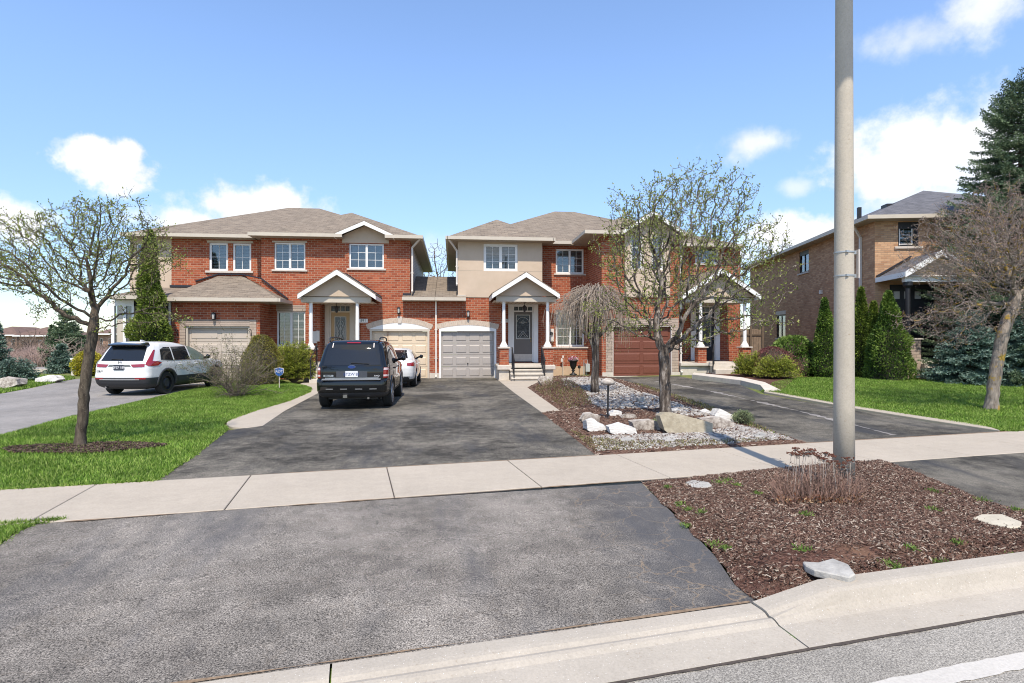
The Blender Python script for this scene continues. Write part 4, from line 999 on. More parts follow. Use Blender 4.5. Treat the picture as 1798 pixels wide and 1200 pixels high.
# link roof (left half)
def link_roof(root, xa, xb, nm):
    r = MB(); zf_ = Z(764, 523, YC-.4); y_r = 30.3; z_r = Z(764, 486, y_r)
    r.prism([(xa, YC-.4, zf_), (xa, y_r, z_r), (xa, y_r+3.5, zf_)], (xb-xa, 0, 0)); o = r.build(nm, M['shingle'], root)
    g = MB(); g.box(xa, xb, YC-.5, YC-.4, zf_-.13, zf_+.015); g.build('gutter', M['beige'], o)
    s_ = MB(); s_.box(xa, xb, YC-.4, YC+.02, zf_-.14, zf_-.10); s_.build('soffit', M['soffit'], o)
    return o, zf_, y_r, z_r
lx0 = X(706, YC-.4); o, zf_, y_r, z_r = link_roof(LH, lx0, X(764, YC), 'link_roof')
def roofpatch(root, xa, xb, fa, fb, xb2=None):
    b = MB(); pt = lambda x, f: (x, YC-.4+(y_r-YC+.4)*f, zf_+(z_r-zf_)*f+.012)
    b.quad(pt(xa, fa), pt(xb, fa), pt(xb if xb2 is None else xb2, fb), pt(xa, fb)); return b.build('new_shingles', M['newshingle'], root)
fl = MB(); fl.box(lx0, xR+.05, YC-.05, YC-.01, zf_+.1, zf_+.22); fl.build('roof_flashing', M['flash'], o)
downpipe(LH, X(724, YC), YC, linkz+.25, EZ-.45, (X(738, YC-.4), YC-.4, EZ-.12))
# cream garage
gd = garage_door(LH, gx0, gx1, -.02, gzt, YC, M['gar_cream'], 4, 4, 'cream garage door with raised panels', mid=True, jamb='beige')
arch(LH, gx0-.10, gx1+.10, gzt+.11, .27, YC, key=True)
w = MB(); w.box(gx1+.10, X(764, YC), YC-.015, YC+.05, -.05, Z(755, 655, YC)); w.build('foundation', M['conc'], LH)
# porch
pxl, pxr = X(546, 24.85), X(627.5, 24.85); YPo = 24.85
pz = Z(587, 637, YPo)
sl_ = MB(); sl_.box(pxl-.25, pxr+.25, YPo-.25, YD, 0, pz); ps = sl_.build('porch_slab', M['conc'], LH, bevel=.01)
for xx in (pxl, pxr):
    pb = MB(); zt_ = Z(587, 612, YPo); pb.box(xx-.2, xx+.2, YPo-.2, YPo+.2, pz, zt_-.07); o = pb.build('porch_pedestal', M['brick'], LH)
    cp = MB(); cp.box(xx-.25, xx+.25, YPo-.25, YPo+.25, zt_-.068, zt_); cp.build('cap', M['sill'], o, bevel=.01)
    column(LH, xx, YPo, zt_, Z(587, 527, YPo))
zg = Z(590, 519, YPo-.5)
gb = gable(LH, X(523, YPo-.55), X(659, YPo-.55), YPo-.55, YC+.02, zg, Z(590, 475.5, YPo-.55)-zg, inset=.35)
bm = MB(); bm.box(X(530, YPo), X(652, YPo), YPo-.14, YPo+.12, zg-.27, zg-.04); bm.build('beam', M['beige'], gb)
cxx = X(590, YPo); 
cb = MB(); cb.box(X(528, YPo), X(654, YPo), YPo+.12, YC+.3, zg-.24, zg-.20); cb.build('porch_ceiling', M['boards'], gb)
dx0, dx1 = X(581.5, YD-.05), X(614, YD-.05); dzt = Z(598, 538, YD)
front_door(LH, dx0, dx1, pz+.05, dzt, YD-.05, M['door_tan'], (.22, .78, .25, .9), 'tan front door with oval leaded glass', trans=Z(598, 549, YD), storm=True, frame='beige')
# steps
st = MB()
for i in range(4): 
    h = pz*(4-i)/5; st.box(pxl+.25, pxr-.22, YPo-.25-.28*(i+1), YPo-.25-.28*i, 0, h)
st.build('steps', M['conc'], LH, bevel=.015)
mt = MB(); mt.box(X(555.5, YC-.1), X(561, YC-.1), YC-.16, YC, Z(557, 600, YC), Z(557, 581, YC)); mt.box(X(549, YC-.1), X(556.5, YC-.1), YC-.12, YC-.001, Z(557, 603, YC), Z(557, 582, YC))
tag(mt.build('electric_meter', M['pipe'], bevel=.01), 'grey utility boxes on the brick wall behind the left column of the left house', 'meter')
# house number on its plate
def number_plate(txt, x, y, z, label):
    t = thing('house_number', label, 'house number', (x, y, z))
    b = MB(); wdt = .12*len(txt); b.box(x-wdt/2-.02, x+wdt/2+.02, y-.03, y-.002, z-.085, z+.085); b.build('plate', M['white'], t, bevel=.004)
    text_obj('digits', txt, .17, M['black'], t, Matrix.Translation((x, y-.033, z)) @ Matrix.Rotation(R(90), 4, 'X'))
    return t
number_plate('891', X(638, YC), YC, Z(638, 563.5, YC), 'white house number plate reading 891 beside the cream garage door')
lantern('black wall lantern above the keystone of the cream garage door', (X(700.5, YC), YC, Z(700, 546, YC)))
lantern('wall lantern on brick above the greige garage door', (X(377, YG), YG, Z(377, 556, YG)))
lantern('small black porch lantern hanging over the tan front door', (X(591, 25.6), 25.6, zg-.52), 'hang')
railing(X(559, YPo), YPo-1.35, .1, YPo-.25, pz-.1, 'black iron handrail beside the steps of the left porch, half hidden by a juniper', 'porch handrails')
for nm_, xx, lb in (('hook', X(313, YG), 'small iron scroll hook on the left pale pier of the greige garage'), ('hook', X(441.5, YG), 'small iron scroll hook on the right pale pier of the greige garage')):
    b = MB(); z0 = Z(313, 585, YG); b.tube([(xx, YG-.03, z0-.2), (xx, YG-.03, z0+.12), (xx-.05, YG-.04, z0+.17), (xx-.1, YG-.04, z0+.12), (xx-.06, YG-.04, z0+.06)], .012, 6); b.box(xx-.02, xx+.02, YG-.05, YG-.019, z0-.1, z0+.0)
    tag(b.build('wall_hook', M['black']), lb, 'hook')

# ============================================================ RIGHT HOUSE
YA, YR, YK = 26.3, 27.0, 24.3
RH = thing('brick_house', 'middle red brick and stucco semi-detached house with grey and brown garage doors', 'house', (X(1000, YA), YA, 0))
xA0 = X(804, YA); xA1 = X(952, YA); xAl = X(764, YA)+.012
EZ2 = Z(870, 417, YA-.5)
w = MB()
gx0, gx1 = X(774.5, YA), X(868, YA); gzt = Z(820, 582, YA)
stz = Z(830, 522.5, YA)
px0, px1 = X(880, YA), X(966, YA)
wall(w, xAl, xA1, 0, stz, YA, [(gx0-.09, gx1+.09, -1, gzt+.10), (px0, px1+2, -1, Z(910, 530, YA))], t=.4)
YDr = YR
xE = X(1300, YR); xK0, xK1 = X(1056.5, YK), X(1192, YK)
wr = [(X(976, YR), X(1025, YR), Z(1000, 481, YR), Z(1000, 437.5, YR)), (X(976, YR), X(1026, YR), Z(1000, 609, YR), Z(1000, 545, YR)), (X(1221, YR), X(1262, YR), Z(1240, 463, YR), Z(1240, 428, YR))]
wall(w, px0-.1, xE, 0, EZ2-.12, YR, wr, t=.3)
side(w, xA1, YA, YR, stz-.3, EZ2-.12, 1); side(w, xE, YR, 38, 0, EZ2-.12, 1); side(w, px0, YA, YR, 0, 3.6, 1)
w.build('wall', M['brick'], RH)
# forward garage block
w = MB(); b0z = EZ2-.12; bgx0, bgx1 = X(1077, YK), X(1178.5, YK); bg = gz(bgx0, YK); bgz = Z(1130, 574, YK)
ovb = Z(1135, 522.5, YK)
wall(w, xK0, xK1, 0, b0z, YK, [(bgx0-.03, bgx1+.03, -1, bgz+.03)], t=.25); side(w, xK0, YK, YR, 0, b0z, -1); side(w, xK1, YK, YR, 0, b0z, 1); w.build('garage_wall', M['brick'], RH)
w = MB(); w.box(X(1096, YK), X(1175, YK), YK-.10, YK+.05, ovb, b0z+.35)
bayw = [(X(1107, YK), X(1126, YK)), (X(1143, YK), X(1163, YK))]; bz0, bz1 = Z(1135, 474, YK), Z(1135, 415, YK)
w = MB(); wall(w, X(1096, YK), X(1175, YK), ovb, b0z+.3, YK-.12, [(a, c, bz0, bz1) for a, c in bayw], t=.15); side(w, X(1096, YK), YK-.12, YK, ovb, b0z+.3, -1); side(w, X(1175, YK), YK-.12, YK, ovb, b0z+.3, 1)
w.quad((X(1096, YK), YK-.12, ovb), (X(1096, YK), YK, ovb), (X(1175, YK), YK, ovb), (X(1175, YK), YK-.12, ovb)); w.build('stucco_bay', M['stucco'], RH)
for a, c in bayw: window(RH, a, c, bz0, bz1, YK-.12, 1, 2, 3, 'blind', sill=False, fw=.06, surround=.07)
q = MB(); gg = bg-.02; q.box(bgx0-.34, bgx0-.03, YK-.02, YK+.05, gg+.2, bgz+.36); q.box(bgx1+.03, bgx1+.33, YK-.02, YK+.05, gg+.2, bgz+.36); q.build('pale_pier', M['quoin'], RH)
q = MB(); q.box(bgx0-.03, bgx1+.03, YK-.024, YK+.05, bgz+.03, bgz+.36); q.build('lintel', M['soldier'], RH)
q = MB(); q.box(bgx0-.5, bgx0-.03, YK-.03, YK+.05, 0, gg+.2); q.box(bgx1+.03, bgx1+.5, YK-.03, YK+.05, 0, gg+.2); q.box(bgx0-.03, bgx1+.03, YK-.05, YK+.3, 0, gg+.03); q.build('foundation', M['conc'], RH)
gdb = garage_door(RH, bgx0, bgx1, gg+.035, bgz, YK, M['gar_brown'], 4, 2, 'dark reddish brown wood-look garage door', frame=.03, jamb='pipe')
h_ = MB(); hx = (bgx0+bgx1)/2; h_.box(hx-.02, hx+.02, YK+.10, YK+.13, bgz-.28, bgz-.2); h_.build('door_handle', M['white'], gdb)
# stucco wall over the grey garage
ws = (X(849, YA), X(909, YA), Z(880, 476.5, YA), Z(880, 429, YA))
w = MB(); wall(w, xA0, xA1, stz, EZ2-.12, YA-.03, [ws], t=.2); side(w, xA0, YA-.03, 38, linkz-.05, EZ2-.12, -1); side(w, xA1, YA-.03, YR, stz, EZ2-.12, 1); w.quad((xA0, YA-.03, stz), (xA0, YA, stz), (xA1, YA, stz), (xA1, YA-.03, stz)); w.build('stucco_wall', M['stucco'], RH)
w = MB(); zl = Z(830, 476, YA); w.box(xA0, ws[0]-.05, YA-.034, YA-.02, zl, zl+.012); w.box(ws[1]+.05, xA1, YA-.034, YA-.02, zl, zl+.012); w.build('stucco_joint', M['soffit'], RH)
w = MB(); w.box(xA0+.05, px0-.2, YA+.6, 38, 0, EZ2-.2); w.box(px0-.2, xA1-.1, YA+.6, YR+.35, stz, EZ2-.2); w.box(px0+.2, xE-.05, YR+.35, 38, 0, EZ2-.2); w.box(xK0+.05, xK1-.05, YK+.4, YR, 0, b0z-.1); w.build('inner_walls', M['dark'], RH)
window(RH, ws[0], ws[1], ws[2], ws[3], YA-.03, 2, 2, 3, 'blind', sill=False, fw=.12, mid=.13, label='white framed double window in the stucco wall')
window(RH, *wr[0], YR, 2, 2, 3, 'blind', fw=.08); window(RH, *wr[1], YR, 2, 2, 4, 'blind', fw=.09); window(RH, *wr[2], YR, 1, 2, 2, 'blind', fw=.08)
garage_door(RH, gx0, gx1, -.02, gzt, YA, M['gar_grey'], 4, 4, 'pale grey garage door with raised panels', mid=False)
arch(RH, gx0-.09, gx1+.09, gzt+.11, .17, YA)
h_ = MB(); h_.lathe(((gx0+gx1)/2, YA+.115, .66), [(.005, -.03), (.03, -.02), (.03, .02), (.005, .03)], 8); h_.build('door_handle', M['black'], RH)
w = MB(); w.box(X(764, YA)+.01, gx0-.10, YA-.015, YA+.05, -.05, Z(765, 655, YA)); w.build('foundation', M['conc'], RH)
lr, *_ = link_roof(RH, X(764, YC)+.012, X(818, YC-.4), 'link_roof')
lrb = MB(); lrb.box(xA0-.02, X(818, YC-.4), YA-.14, YA-.03, zf_+.08, zf_+.16); lrb.build('roof_flashing', M['beige'], lr)
downpipe(RH, X(802, YA)-.0, YA, zf_+.55, EZ2-.55, (X(788, YA-.45), YA-.45, EZ2-.12)); downpipe(RH, X(764.5, YA)+.03, YA, 0, zf_-.1)
# roofs
r = MB(); y0 = YA-.5; ax0, ax1 = X(786, y0), X(971, y0)
hip(r, ax0, ax1, y0, 37.5, EZ2+.003, 2*(Z(876, 392, 29.0)-EZ2)/(ax1-ax0))
my0 = YR-.45; mx0 = ax0+.4; mx1 = X(1304, my0); my1 = 38; mym = (my0+my1)/2
hip(r, mx0, mx1, my0, my1, EZ2, 2*(Z(990, 372, mym)-EZ2)/(my1-my0), xr=(X(974, mym), X(1008, mym)))
kx0, kx1 = X(1030, YK-.45), X(1212, YK-.45)
r.add([(kx0, YK-.45, EZ2+.004), (kx1, YK-.45, EZ2+.004), (kx1, my0+3, EZ2+.004), (kx0, my0+3, EZ2+.004), ((kx0+kx1)/2, YK+2.2, EZ2+1.2), ((kx0+kx1)/2, my0+3, EZ2+1.2)], [(1, 2, 5, 4), (3, 0, 4, 5)])
nA, nB = X(1095, YK-.45), X(1194, YK-.45); ksl = 1.2/2.65; yk0 = YK-.45; kz = EZ2+.004
r.add([(kx0, yk0, kz), (nA, yk0, kz), (nA, yk0+.6, kz+.6*ksl), (nB, yk0+.6, kz+.6*ksl), (nB, yk0, kz), (kx1, yk0, kz), ((kx0+kx1)/2, YK+2.2, EZ2+1.2)], [(0, 1, 2, 3, 4, 5, 6)])
r.add([(kx0, yk0, kz), (nA, yk0, kz), (nA, yk0+.6, kz), (nB, yk0+.6, kz), (nB, yk0, kz), (kx1, yk0, kz), (kx1, my0+3, kz), (kx0, my0+3, kz)], [tuple(range(8))[::-1]])
rf = r.build('roof', M['shingle'], RH)
g = MB(); s_ = MB(); e = EZ2
g.box(ax0-.02, ax1+.02, y0-.1, y0, e-.13, e+.016); g.box(ax0-.1, ax0, y0-.1, 37.5, e-.13, e+.014); g.box(ax1, ax1+.1, y0-.1, my0, e-.13, e+.014)
g.box(ax1+.1, kx0-.1, my0-.1, my0, e-.13, e+.016); g.box(kx1+.1, mx1, my0-.1, my0, e-.13, e+.016); g.box(mx1, mx1+.1, my0-.1, my1, e-.13, e+.014)
g.box(kx0-.1, kx0, YK-.55, my0-.1, e-.13, e+.014); g.box(kx1, kx1+.1, YK-.55, my0-.1, e-.13, e+.014); g.box(kx0, X(1094, YK-.45), YK-.55, YK-.45, e-.13, e+.016); g.box(X(1196, YK-.45), kx1, YK-.55, YK-.45, e-.13, e+.016)
s_.box(ax0, ax1, y0, YA, e-.14, e-.1); s_.box(ax0, xA0, YA, 37.5, e-.141, e-.1); s_.box(xA1, ax1, YA, YR, e-.142, e-.1); s_.box(ax1, mx1, my0, YR+.02, e-.143, e-.1); s_.box(kx0, nA, YK-.45, YK+.01, e-.14, e-.1); s_.box(nB, kx1, YK-.45, YK+.01, e-.14, e-.1); s_.box(kx0, xK0, YK, YR, e-.144, e-.1); s_.box(xK1, kx1, YK, YR, e-.144, e-.1)
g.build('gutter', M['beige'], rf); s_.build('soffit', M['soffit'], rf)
gable(RH, X(1092, YK-.5), X(1208, YK-.5)-.15, YK-.5, YK+2.4, EZ2-.02, Z(1141, 370, YK-.5)-EZ2-.03, inset=.36, flash=False, fz=.14, name='dormer_gable', wallz=bz1+.05)
vt = MB(); vt.box(X(1253, 31), X(1257, 31), 31, 31.15, 7.5, 8.3); vt.build('vent_pipe', M['black'], RH)
# porch with the grey door
YQ = 24.75; pxl, pxr = X(884.5, YQ), X(961.5, YQ); pz = Z(915, 637.5, YR)
sl_ = MB(); sl_.box(pxl-.28, pxr+.28, YQ-.25, YR, pz-.12, pz); sl_.build('porch_slab', M['conc'], RH, bevel=.01)
sl_ = MB(); sl_.box(pxl-.22, pxl+.22, YQ-.2, YR, 0, pz-.12); sl_.box(pxr-.22, pxr+.22, YQ-.2, YR, 0, pz-.12); sl_.box(pxl+.22, pxr-.22, YQ+.2, YR, 0, pz-.121); sl_.build('porch_base', M['conc'], RH)
zt_ = Z(915, 609.5, YQ)
for xx in (pxl, pxr):
    pb = MB(); pb.box(xx-.2, xx+.2, YQ-.2, YQ+.2, pz, zt_-.07); o = pb.build('porch_pedestal', M['brick'], RH)
    cp = MB(); cp.box(xx-.26, xx+.26, YQ-.26, YQ+.26, zt_-.068, zt_); cp.build('cap', M['sill'], o, bevel=.01)
    column(RH, xx, YQ, zt_, Z(915, 527, YQ))
    bs = MB(); bs.box(xx-.3, xx+.3, YQ-.3, YQ+.3, pz-.20, pz-.02); bs.build('pedestal_base', M['sill'], RH, bevel=.012)
kn = MB(); kn.box(pxr+.2, X(1031, YR-.15), YR-.22, YR-.001, 0, Z(1000, 612, YR)); kn.build('knee_wall', M['brick'], RH)
kn = MB(); kn.box(pxr+.2, X(1032, YR-.15), YR-.27, YR-.01, Z(1000, 612, YR)+.001, Z(1000, 609.5, YR)); kn.build('knee_wall_cap', M['sill'], RH, bevel=.008)
kn = MB(); kn.box(pxr+.31, X(1052, YR-.15), YR-.25, YR-.01, 0, Z(1000, 643, YR)); kn.build('foundation', plain('tan_foundation', (.5, .36, .25), .9, var=.1, scale=4), RH)
zg = Z(923, 518, YQ-.5)
gb = gable(RH, X(865, YQ-.55), X(982.5, YQ-.55), YQ-.55, YA+.3, zg, Z(923, 480, YQ-.55)-zg, inset=.35)
bm = MB(); bm.box(X(871, YQ), X(975, YQ), YQ-.14, YQ+.12, zg-.27, zg-.04); bm.build('beam', M['beige'], gb)
cxx = X(923, YQ); pass
cb = MB(); cb.box(X(868, YQ), X(979, YQ), YQ+.12, YR, zg-.24, zg-.20); cb.build('porch_ceiling', M['boards'], gb)
dx0, dx1 = X(902.5, YR-.05), X(934.5, YR-.05); dzt = Z(918, 539, YR)
fd = front_door(RH, dx0, dx1, pz+.04, dzt, YR-.05, M['door_grey'], (.15, .83, .47, .93), 'dark grey front door with leaded glass', trans=Z(918, 548, YR))
kp = MB(); kp.box(dx0+.01, dx1-.01, YR-.036, YR-.031, pz+.09, pz+.42); kp.build('kick_plate', M['sill'], fd)
st = MB()
for i in range(3):
    h = (pz-.02)*(3-i)/4; y_ = YQ-.2-.30*i
    st.box(pxl+.22, pxr-.20, y_-.32, y_+.02*0, h-.06, h); st.box(pxl+.25, pxr-.23, y_-.27, y_, 0, h-.06)
st.build('steps', M['conc'], RH, bevel=.012)
railing(pxl+.34, YQ-1.1, .05, YQ-.2, pz-.1, 'black iron handrail on the left of the steps up to the grey door', 'porch handrails')
railing(pxr-.3, YQ-1.1, .05, YQ-.2, pz-.1, 'black iron handrail on the right of the steps up to the grey door', 'porch handrails')
number_plate('889', X(884.5, YR), YR, Z(884, 563.5, YR), 'pale house number reading 889 behind the left column of the grey door porch')
lantern('black wall lantern above the arch of the pale grey garage door', (X(822, YA), YA, Z(822, 552, YA)))
lantern('black lantern hanging from the porch ceiling before the grey door', (X(921, 25.6), 25.6, zg-.52), 'hang')
# right-hand porch
YS = 24.4; pxl, pxr = X(1230, YS), X(1307.5, YS); gl = gz(pxl, YS); pz2 = Z(1260, 637, YS)
sl_ = MB(); sl_.box(xK1+.01, pxr+.3, YS-.3, YR, pz2-.13, pz2); sl_.build('porch_slab', M['conc'], RH, bevel=.01)
sl_ = MB(); sl_.box(xK1+.05, pxl-.25, YS-.2, YR, 0, pz2-.131); sl_.box(pxl-.24, pxr+.2, YS-.15, YR, 0, pz2-.131); sl_.build('porch_base', M['conc'], RH)
st = MB(); st.box(pxl+.3, pxr-.2, YS-.62, YS-.30, 0, pz2-.12); st.box(pxl+.25, pxr+.1, YS-.95, YS-.62, 0, pz2-.26); st.build('steps', M['conc'], RH, bevel=.012)
zt_ = Z(1260, 609, YS)
for xx in (pxl, pxr):
    pb = MB(); pb.box(xx-.19, xx+.19, YS-.19, YS+.19, pz2, zt_-.06); o = pb.build('porch_pedestal', M['brick'], RH)
    cp = MB(); cp.box(xx-.26, xx+.26, YS-.26, YS+.26, zt_-.058, zt_); cp.build('cap', M['sill'], o, bevel=.01)
    column(RH, xx, YS, zt_, Z(1260, 530, YS))
zg = Z(1270, 520, YS-.5); gxl = X(1199, YS-.55); gxr = X(1336, YS-.55)
gb = gable(RH, gxl, gxr, YS-.55, YR, zg, Z(1268, 473, YS-.55)-zg, inset=.35)
bm = MB(); bm.box(gxl+.2, gxr-.2, YS-.14, YS+.12, zg-.27, zg-.04); bm.build('beam', M['beige'], gb)
cxx = (gxl+gxr)/2; pass
cb = MB(); cb.box(gxl+.1, gxr-.1, YS+.12, YR, zg-.24, zg-.20); cb.build('porch_ceiling', M['boards'], gb)
front_door(RH, X(1222, YR-.05), X(1254, YR-.05), pz2+.04, Z(1240, 540, YR), YR-.05, M['black'], (.2, .8, .3, .9), 'black front door with glass', trans=Z(1240, 550, YR))
railing(X(1240, YS-.5), YS-1.15, gl+.12, YS-.3, pz2-.05, 'black iron handrail beside the low steps of the right-hand porch', 'porch handrails', dx=.45)
downpipe(RH, X(1193, YK)+.05, YK+.02, gl, e-.3)
b = MB(); cxc = X(1198, 26.3); b.tube([(cxc, 26.3, pz2+.02), (cxc, 26.3, pz2+.3), (cxc+.03, 26.3, pz2+.48)], .02, 8); b.tube([(cxc, 26.1, pz2+.012), (cxc+.2, 26.1, pz2+.1), (cxc+.34, 26.2, pz2+.3)], .02, 8)
tag(b.build('metal_arc', M['black']), 'small black curved metal ornament on the right-hand porch slab', 'ornament')
# ---- wall fittings and things by the brick wall under the window
b = MB(); xx = X(968.5, YR); z0 = Z(968, 600, YR); b.box(xx-.09, xx+.09, YR-.16, YR-.001, z0, z0+.6); t = tag(b.build('meter_box', M['pipe'], bevel=.01), 'pale electric meter box on the wall left of the white lower window', 'meter'); 
b = MB(); b.tube([(xx-.05, YR-.16, z0+.38), (xx-.05, YR-.22, z0+.38)], .085, 14); b.build('dial', M['black'], t)
xu = X(1006.5, 25.9); yu = 25.9; zu = gz(xu, yu)+.03
URN = thing('flower_urn', 'black footed urn planted with pink flowers under the window', 'urn', (xu, yu, zu))
b = MB(); b.lathe((xu, yu, zu), [(.17, 0), (.17, .05), (.07, .09), (.045, .17), (.09, .21), (.05, .25), (.09, .30), (.15, .42), (.17, .60), (.23, .66), (.24, .69), (.2, .69), (.12, .66)], 20); b.build('urn_body', M['black'], URN, smooth_=True)
P = rng.normal(size=(420, 3)); P /= np.linalg.norm(P, axis=1)[:, None]; P = P*np.array([.27, .2, .13])*rng.uniform(.5, 1, (420, 1))+np.array([xu, yu, zu+.74])
leaves('flowers', P, .05, .05, leafmat('pink_petals', [(.55, .2, .32), (.7, .4, .48), (.4, .1, .2), (.1, .2, .05), (.75, .6, .62)], .2), URN)
b = MB(); xx = X(988, YR-.3); b.bar((xx, YR-.35, .05), (xx, YR-.35, .95), .03); b.lathe((xx-.06, YR-.38, .78), [(.02, -.08), (.05, -.06), (.05, .06), (.02, .1)], 8); b.box(xx-.04, xx+.04, YR-.39, YR-.3, .9, 1.02)
tag(b.build('garden_tap', M['pipe']), 'grey tap post with a hose fitting against the brick knee wall', 'tap')
b = MB(); xx = X(1017, 26.2); b.bar((xx, 26.2, .05), (xx, 26.2, .42), .03); b.lathe((xx, 26.2, .42), [(.05, 0), (.07, .03), (.07, .12), (.02, .15)], 10); tag(b.build('path_light', M['black']), 'small black garden light right of the flower urn', 'lamp')
b = MB(); xx = X(1032, 26.6); b.box(xx-.12, xx+.12, 26.45, 26.75, .25, .62); b.tube([(xx-.06, 26.6, .05), (xx-.06, 26.6, .3)], .02); b.tube([(xx, 26.6, .6), (xx, 26.6, .8), (xx-.16, 26.7, .8), (xx-.16, 26.75, .1)], .018)
tag(b.build('gas_meter', plain('meter_paint', (.42, .46, .46), .5), bevel=.02), 'grey gas meter with pipe at the foot of the wall behind the weeping tree', 'meter')
# wooden fence between the two properties
FN = thing('wooden_fence', 'grey brown wooden fence in the gap right of the right-hand porch', 'fence', (X(1330, 29), 29, .2))
b = MB(); fx0 = X(1296, 29); fx1 = X(1338, 29); n = int((fx1-fx0)/.145)
for i in range(n): b.box(fx0+i*.145, fx0+i*.145+.135, 29, 29.025, .2, 2.35)
b.build('boards', plain('fence_wood', (.20, .145, .10), .85, var=.3, scale=6), FN)
b = MB(); 
for z in (.5, 2.0): b.box(fx0, fx1, 28.955, 28.998, z, z+.09)
for x in (fx0, (fx0+fx1)/2, fx1): b.box(x-.05, x+.05, 28.90, 28.953, .1, 2.5)
b.build('frame', plain('fence_post', (.13, .095, .065), .85, var=.2, scale=6), FN)
# ============================================================ TAN HOUSE (own frame, front faces -Y in its local axes)
TD = 24.0
cxT = (1536-899)/FP; cpos = Vector((TD*(SA+cxT*CA), TD*(CA-cxT*SA)))
rotT = -(YAW+R(5.1)); zT = gz(cpos.x, cpos.y)-.05
TH = thing('brick_house', 'tan brick detached house with dark grey roof and black windows on the right', 'house', (cpos.x, cpos.y, zT), rotT, world=False)
def TL(px, py, plane='front', off=0.):           # pixel to local coords on the front (y=off) or side (x=off) plane
    u = (px-899)/FP; v = (600-py)/FP
    d = Vector((SA+u*CA, CA-u*SA, v)); c, s = math.cos(-rotT), math.sin(-rotT)
    o = Vector((-cpos.x, -cpos.y, H-zT)); dl = Vector((d.x*c-d.y*s, d.x*s+d.y*c, d.z)); ol = Vector((o.x*c-o.y*s, o.x*s+o.y*c, o.z))
    t = (off-ol.y)/dl.y if plane == 'front' else (off-ol.x)/dl.x
    return ol+dl*t
EZT = TL(1536, 388).z
w = MB(); tw = (TL(1577, 0).x, TL(1613, 0).x, TL(1595, 433).z, TL(1595, 390).z)
wall(w, 0, 9.5, -.3, EZT, 0, [tw, (TL(1562, 0).x, TL(1640, 0).x, TL(1600, 640).z, TL(1600, 500).z)], t=.2)
s1 = [TL(1403, 480, 'side'), TL(1420, 441, 'side')]; s2 = [TL(1363, 596, 'side'), TL(1379, 553, 'side')]
def sidewall(b, y0, y1, z0, z1, ops, t=.12):
    ys = sorted({y0, y1, *[o[0] for o in ops], *[o[1] for o in ops]}); zs = sorted({z0, z1, *[o[2] for o in ops], *[o[3] for o in ops]})
    for i in range(len(ys)-1):
        for j in range(len(zs)-1):
            cy, cz = (ys[i]+ys[i+1])/2, (zs[j]+zs[j+1])/2
            if any(o[0] < cy < o[1] and o[2] < cz < o[3] for o in ops): continue
            b.quad((0, ys[i+1], zs[j]), (0, ys[i], zs[j]), (0, ys[i], zs[j+1]), (0, ys[i+1], zs[j+1]))
    for a, c, d, e in ops:
        b.quad((0, a, d), (0, a, e), (t, a, e), (t, a, d)); b.quad((0, c, d), (t, c, d), (t, c, e), (0, c, e)); b.quad((0, a, e), (0, c, e), (t, c, e), (t, a, e)); b.quad((0, a, d), (t, a, d), (t, c, d), (0, c, d))
o1 = (min(s1[0].y, s1[1].y), max(s1[0].y, s1[1].y), min(s1[0].z, s1[1].z), max(s1[0].z, s1[1].z))
zA = TL(1370, 594, 'side').z; zB = TL(1370, 553, 'side').z; ya = TL(1379, 570, 'side').y; yb = TL(1363, 570, 'side').y
o1 = (TL(1420, 450, 'side').y, TL(1403, 450, 'side').y, TL(1411, 479, 'side').z, TL(1411, 441, 'side').z)
o2 = (ya, yb, zA, zB)
Lh = TL(1330, 500, 'side').y+1.5
sidewall(w, 0, Lh, -.3, EZT, [o1, o2]); w.build('wall', M['brick_tan'], TH)
print('TH', cpos, EZT, Lh, o1, o2, tw)
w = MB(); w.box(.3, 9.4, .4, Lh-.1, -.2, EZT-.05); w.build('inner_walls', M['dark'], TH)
def swin(o, rail):
    f = MB(); a, c, d, e = o; x = .05
    f.box(x, x+.05, a, a+.07, d, e); f.box(x, x+.05, c-.07, c, d, e); f.box(x, x+.05, a+.07, c-.07, d, d+.07); f.box(x-.02, x+.05, a+.07, c-.07, e-.22 if rail else e-.07, e)
    f.box(x, x+.045, (a+c)/2-.025, (a+c)/2+.025, d+.07, e-.07)
    w_ = f.build('window', M['black'], TH); g = MB(); g.box(x+.03, x+.035, a+.07, c-.07, d+.07, e-.07); g.build('pane', M['glass'], w_)
    g = MB(); g.box(x+.10, x+.11, a+.07, (a+c)/2+.1, d+.07, e-.07); g.build('blind', M['blind'], w_)
    s = MB(); s.box(-.06, .05, a-.1, c+.1, d-.09, d-.002); s.build('sill', M['sill'], w_, bevel=.008)
swin(o1, True); swin(o2, False)
s = MB(); s.box(-.015, .03, o2[0]-.05, o2[1]+.05, o2[3]+.002, o2[3]+.22); s.build('lintel', M['conc'], TH)
f = MB(); a, c, d, e = tw; f.box(a, c, .03, .1, e-.28, e); f.box(a, a+.05, .03, .1, d, e-.28); f.box(c-.22, c, .03, .1, d, e-.28); f.box(a+.05, c-.22, .03, .1, d, d+.06)
w_ = f.build('window', M['black'], TH); g = MB(); g.box(a+.05, c-.22, .07, .075, d+.06, e-.28); g.build('pane', M['glass'], w_); g = MB(); g.box(a+.09, c-.26, .04, .06, d+.09, d+.12); g.box(a+.05, a+.09, .04, .06, d+.06, e-.28); g.box(c-.26, c-.22, .04, .06, d+.06, e-.28); g.build('sash', M['white'], w_)
g = MB(); z = d+.1
while z < e-.3: g.add([(a+.06, .15, z), (c-.23, .15, z), (c-.23, .18, z+.05), (a+.06, .18, z+.05)], [(0, 1, 2, 3)]); z += .07
g.build('blind', M['blind'], w_); s = MB(); s.box(a-.15, c+.15, -.07, .03, d-.10, d-.002); s.build('sill', M['sill'], w_, bevel=.008)
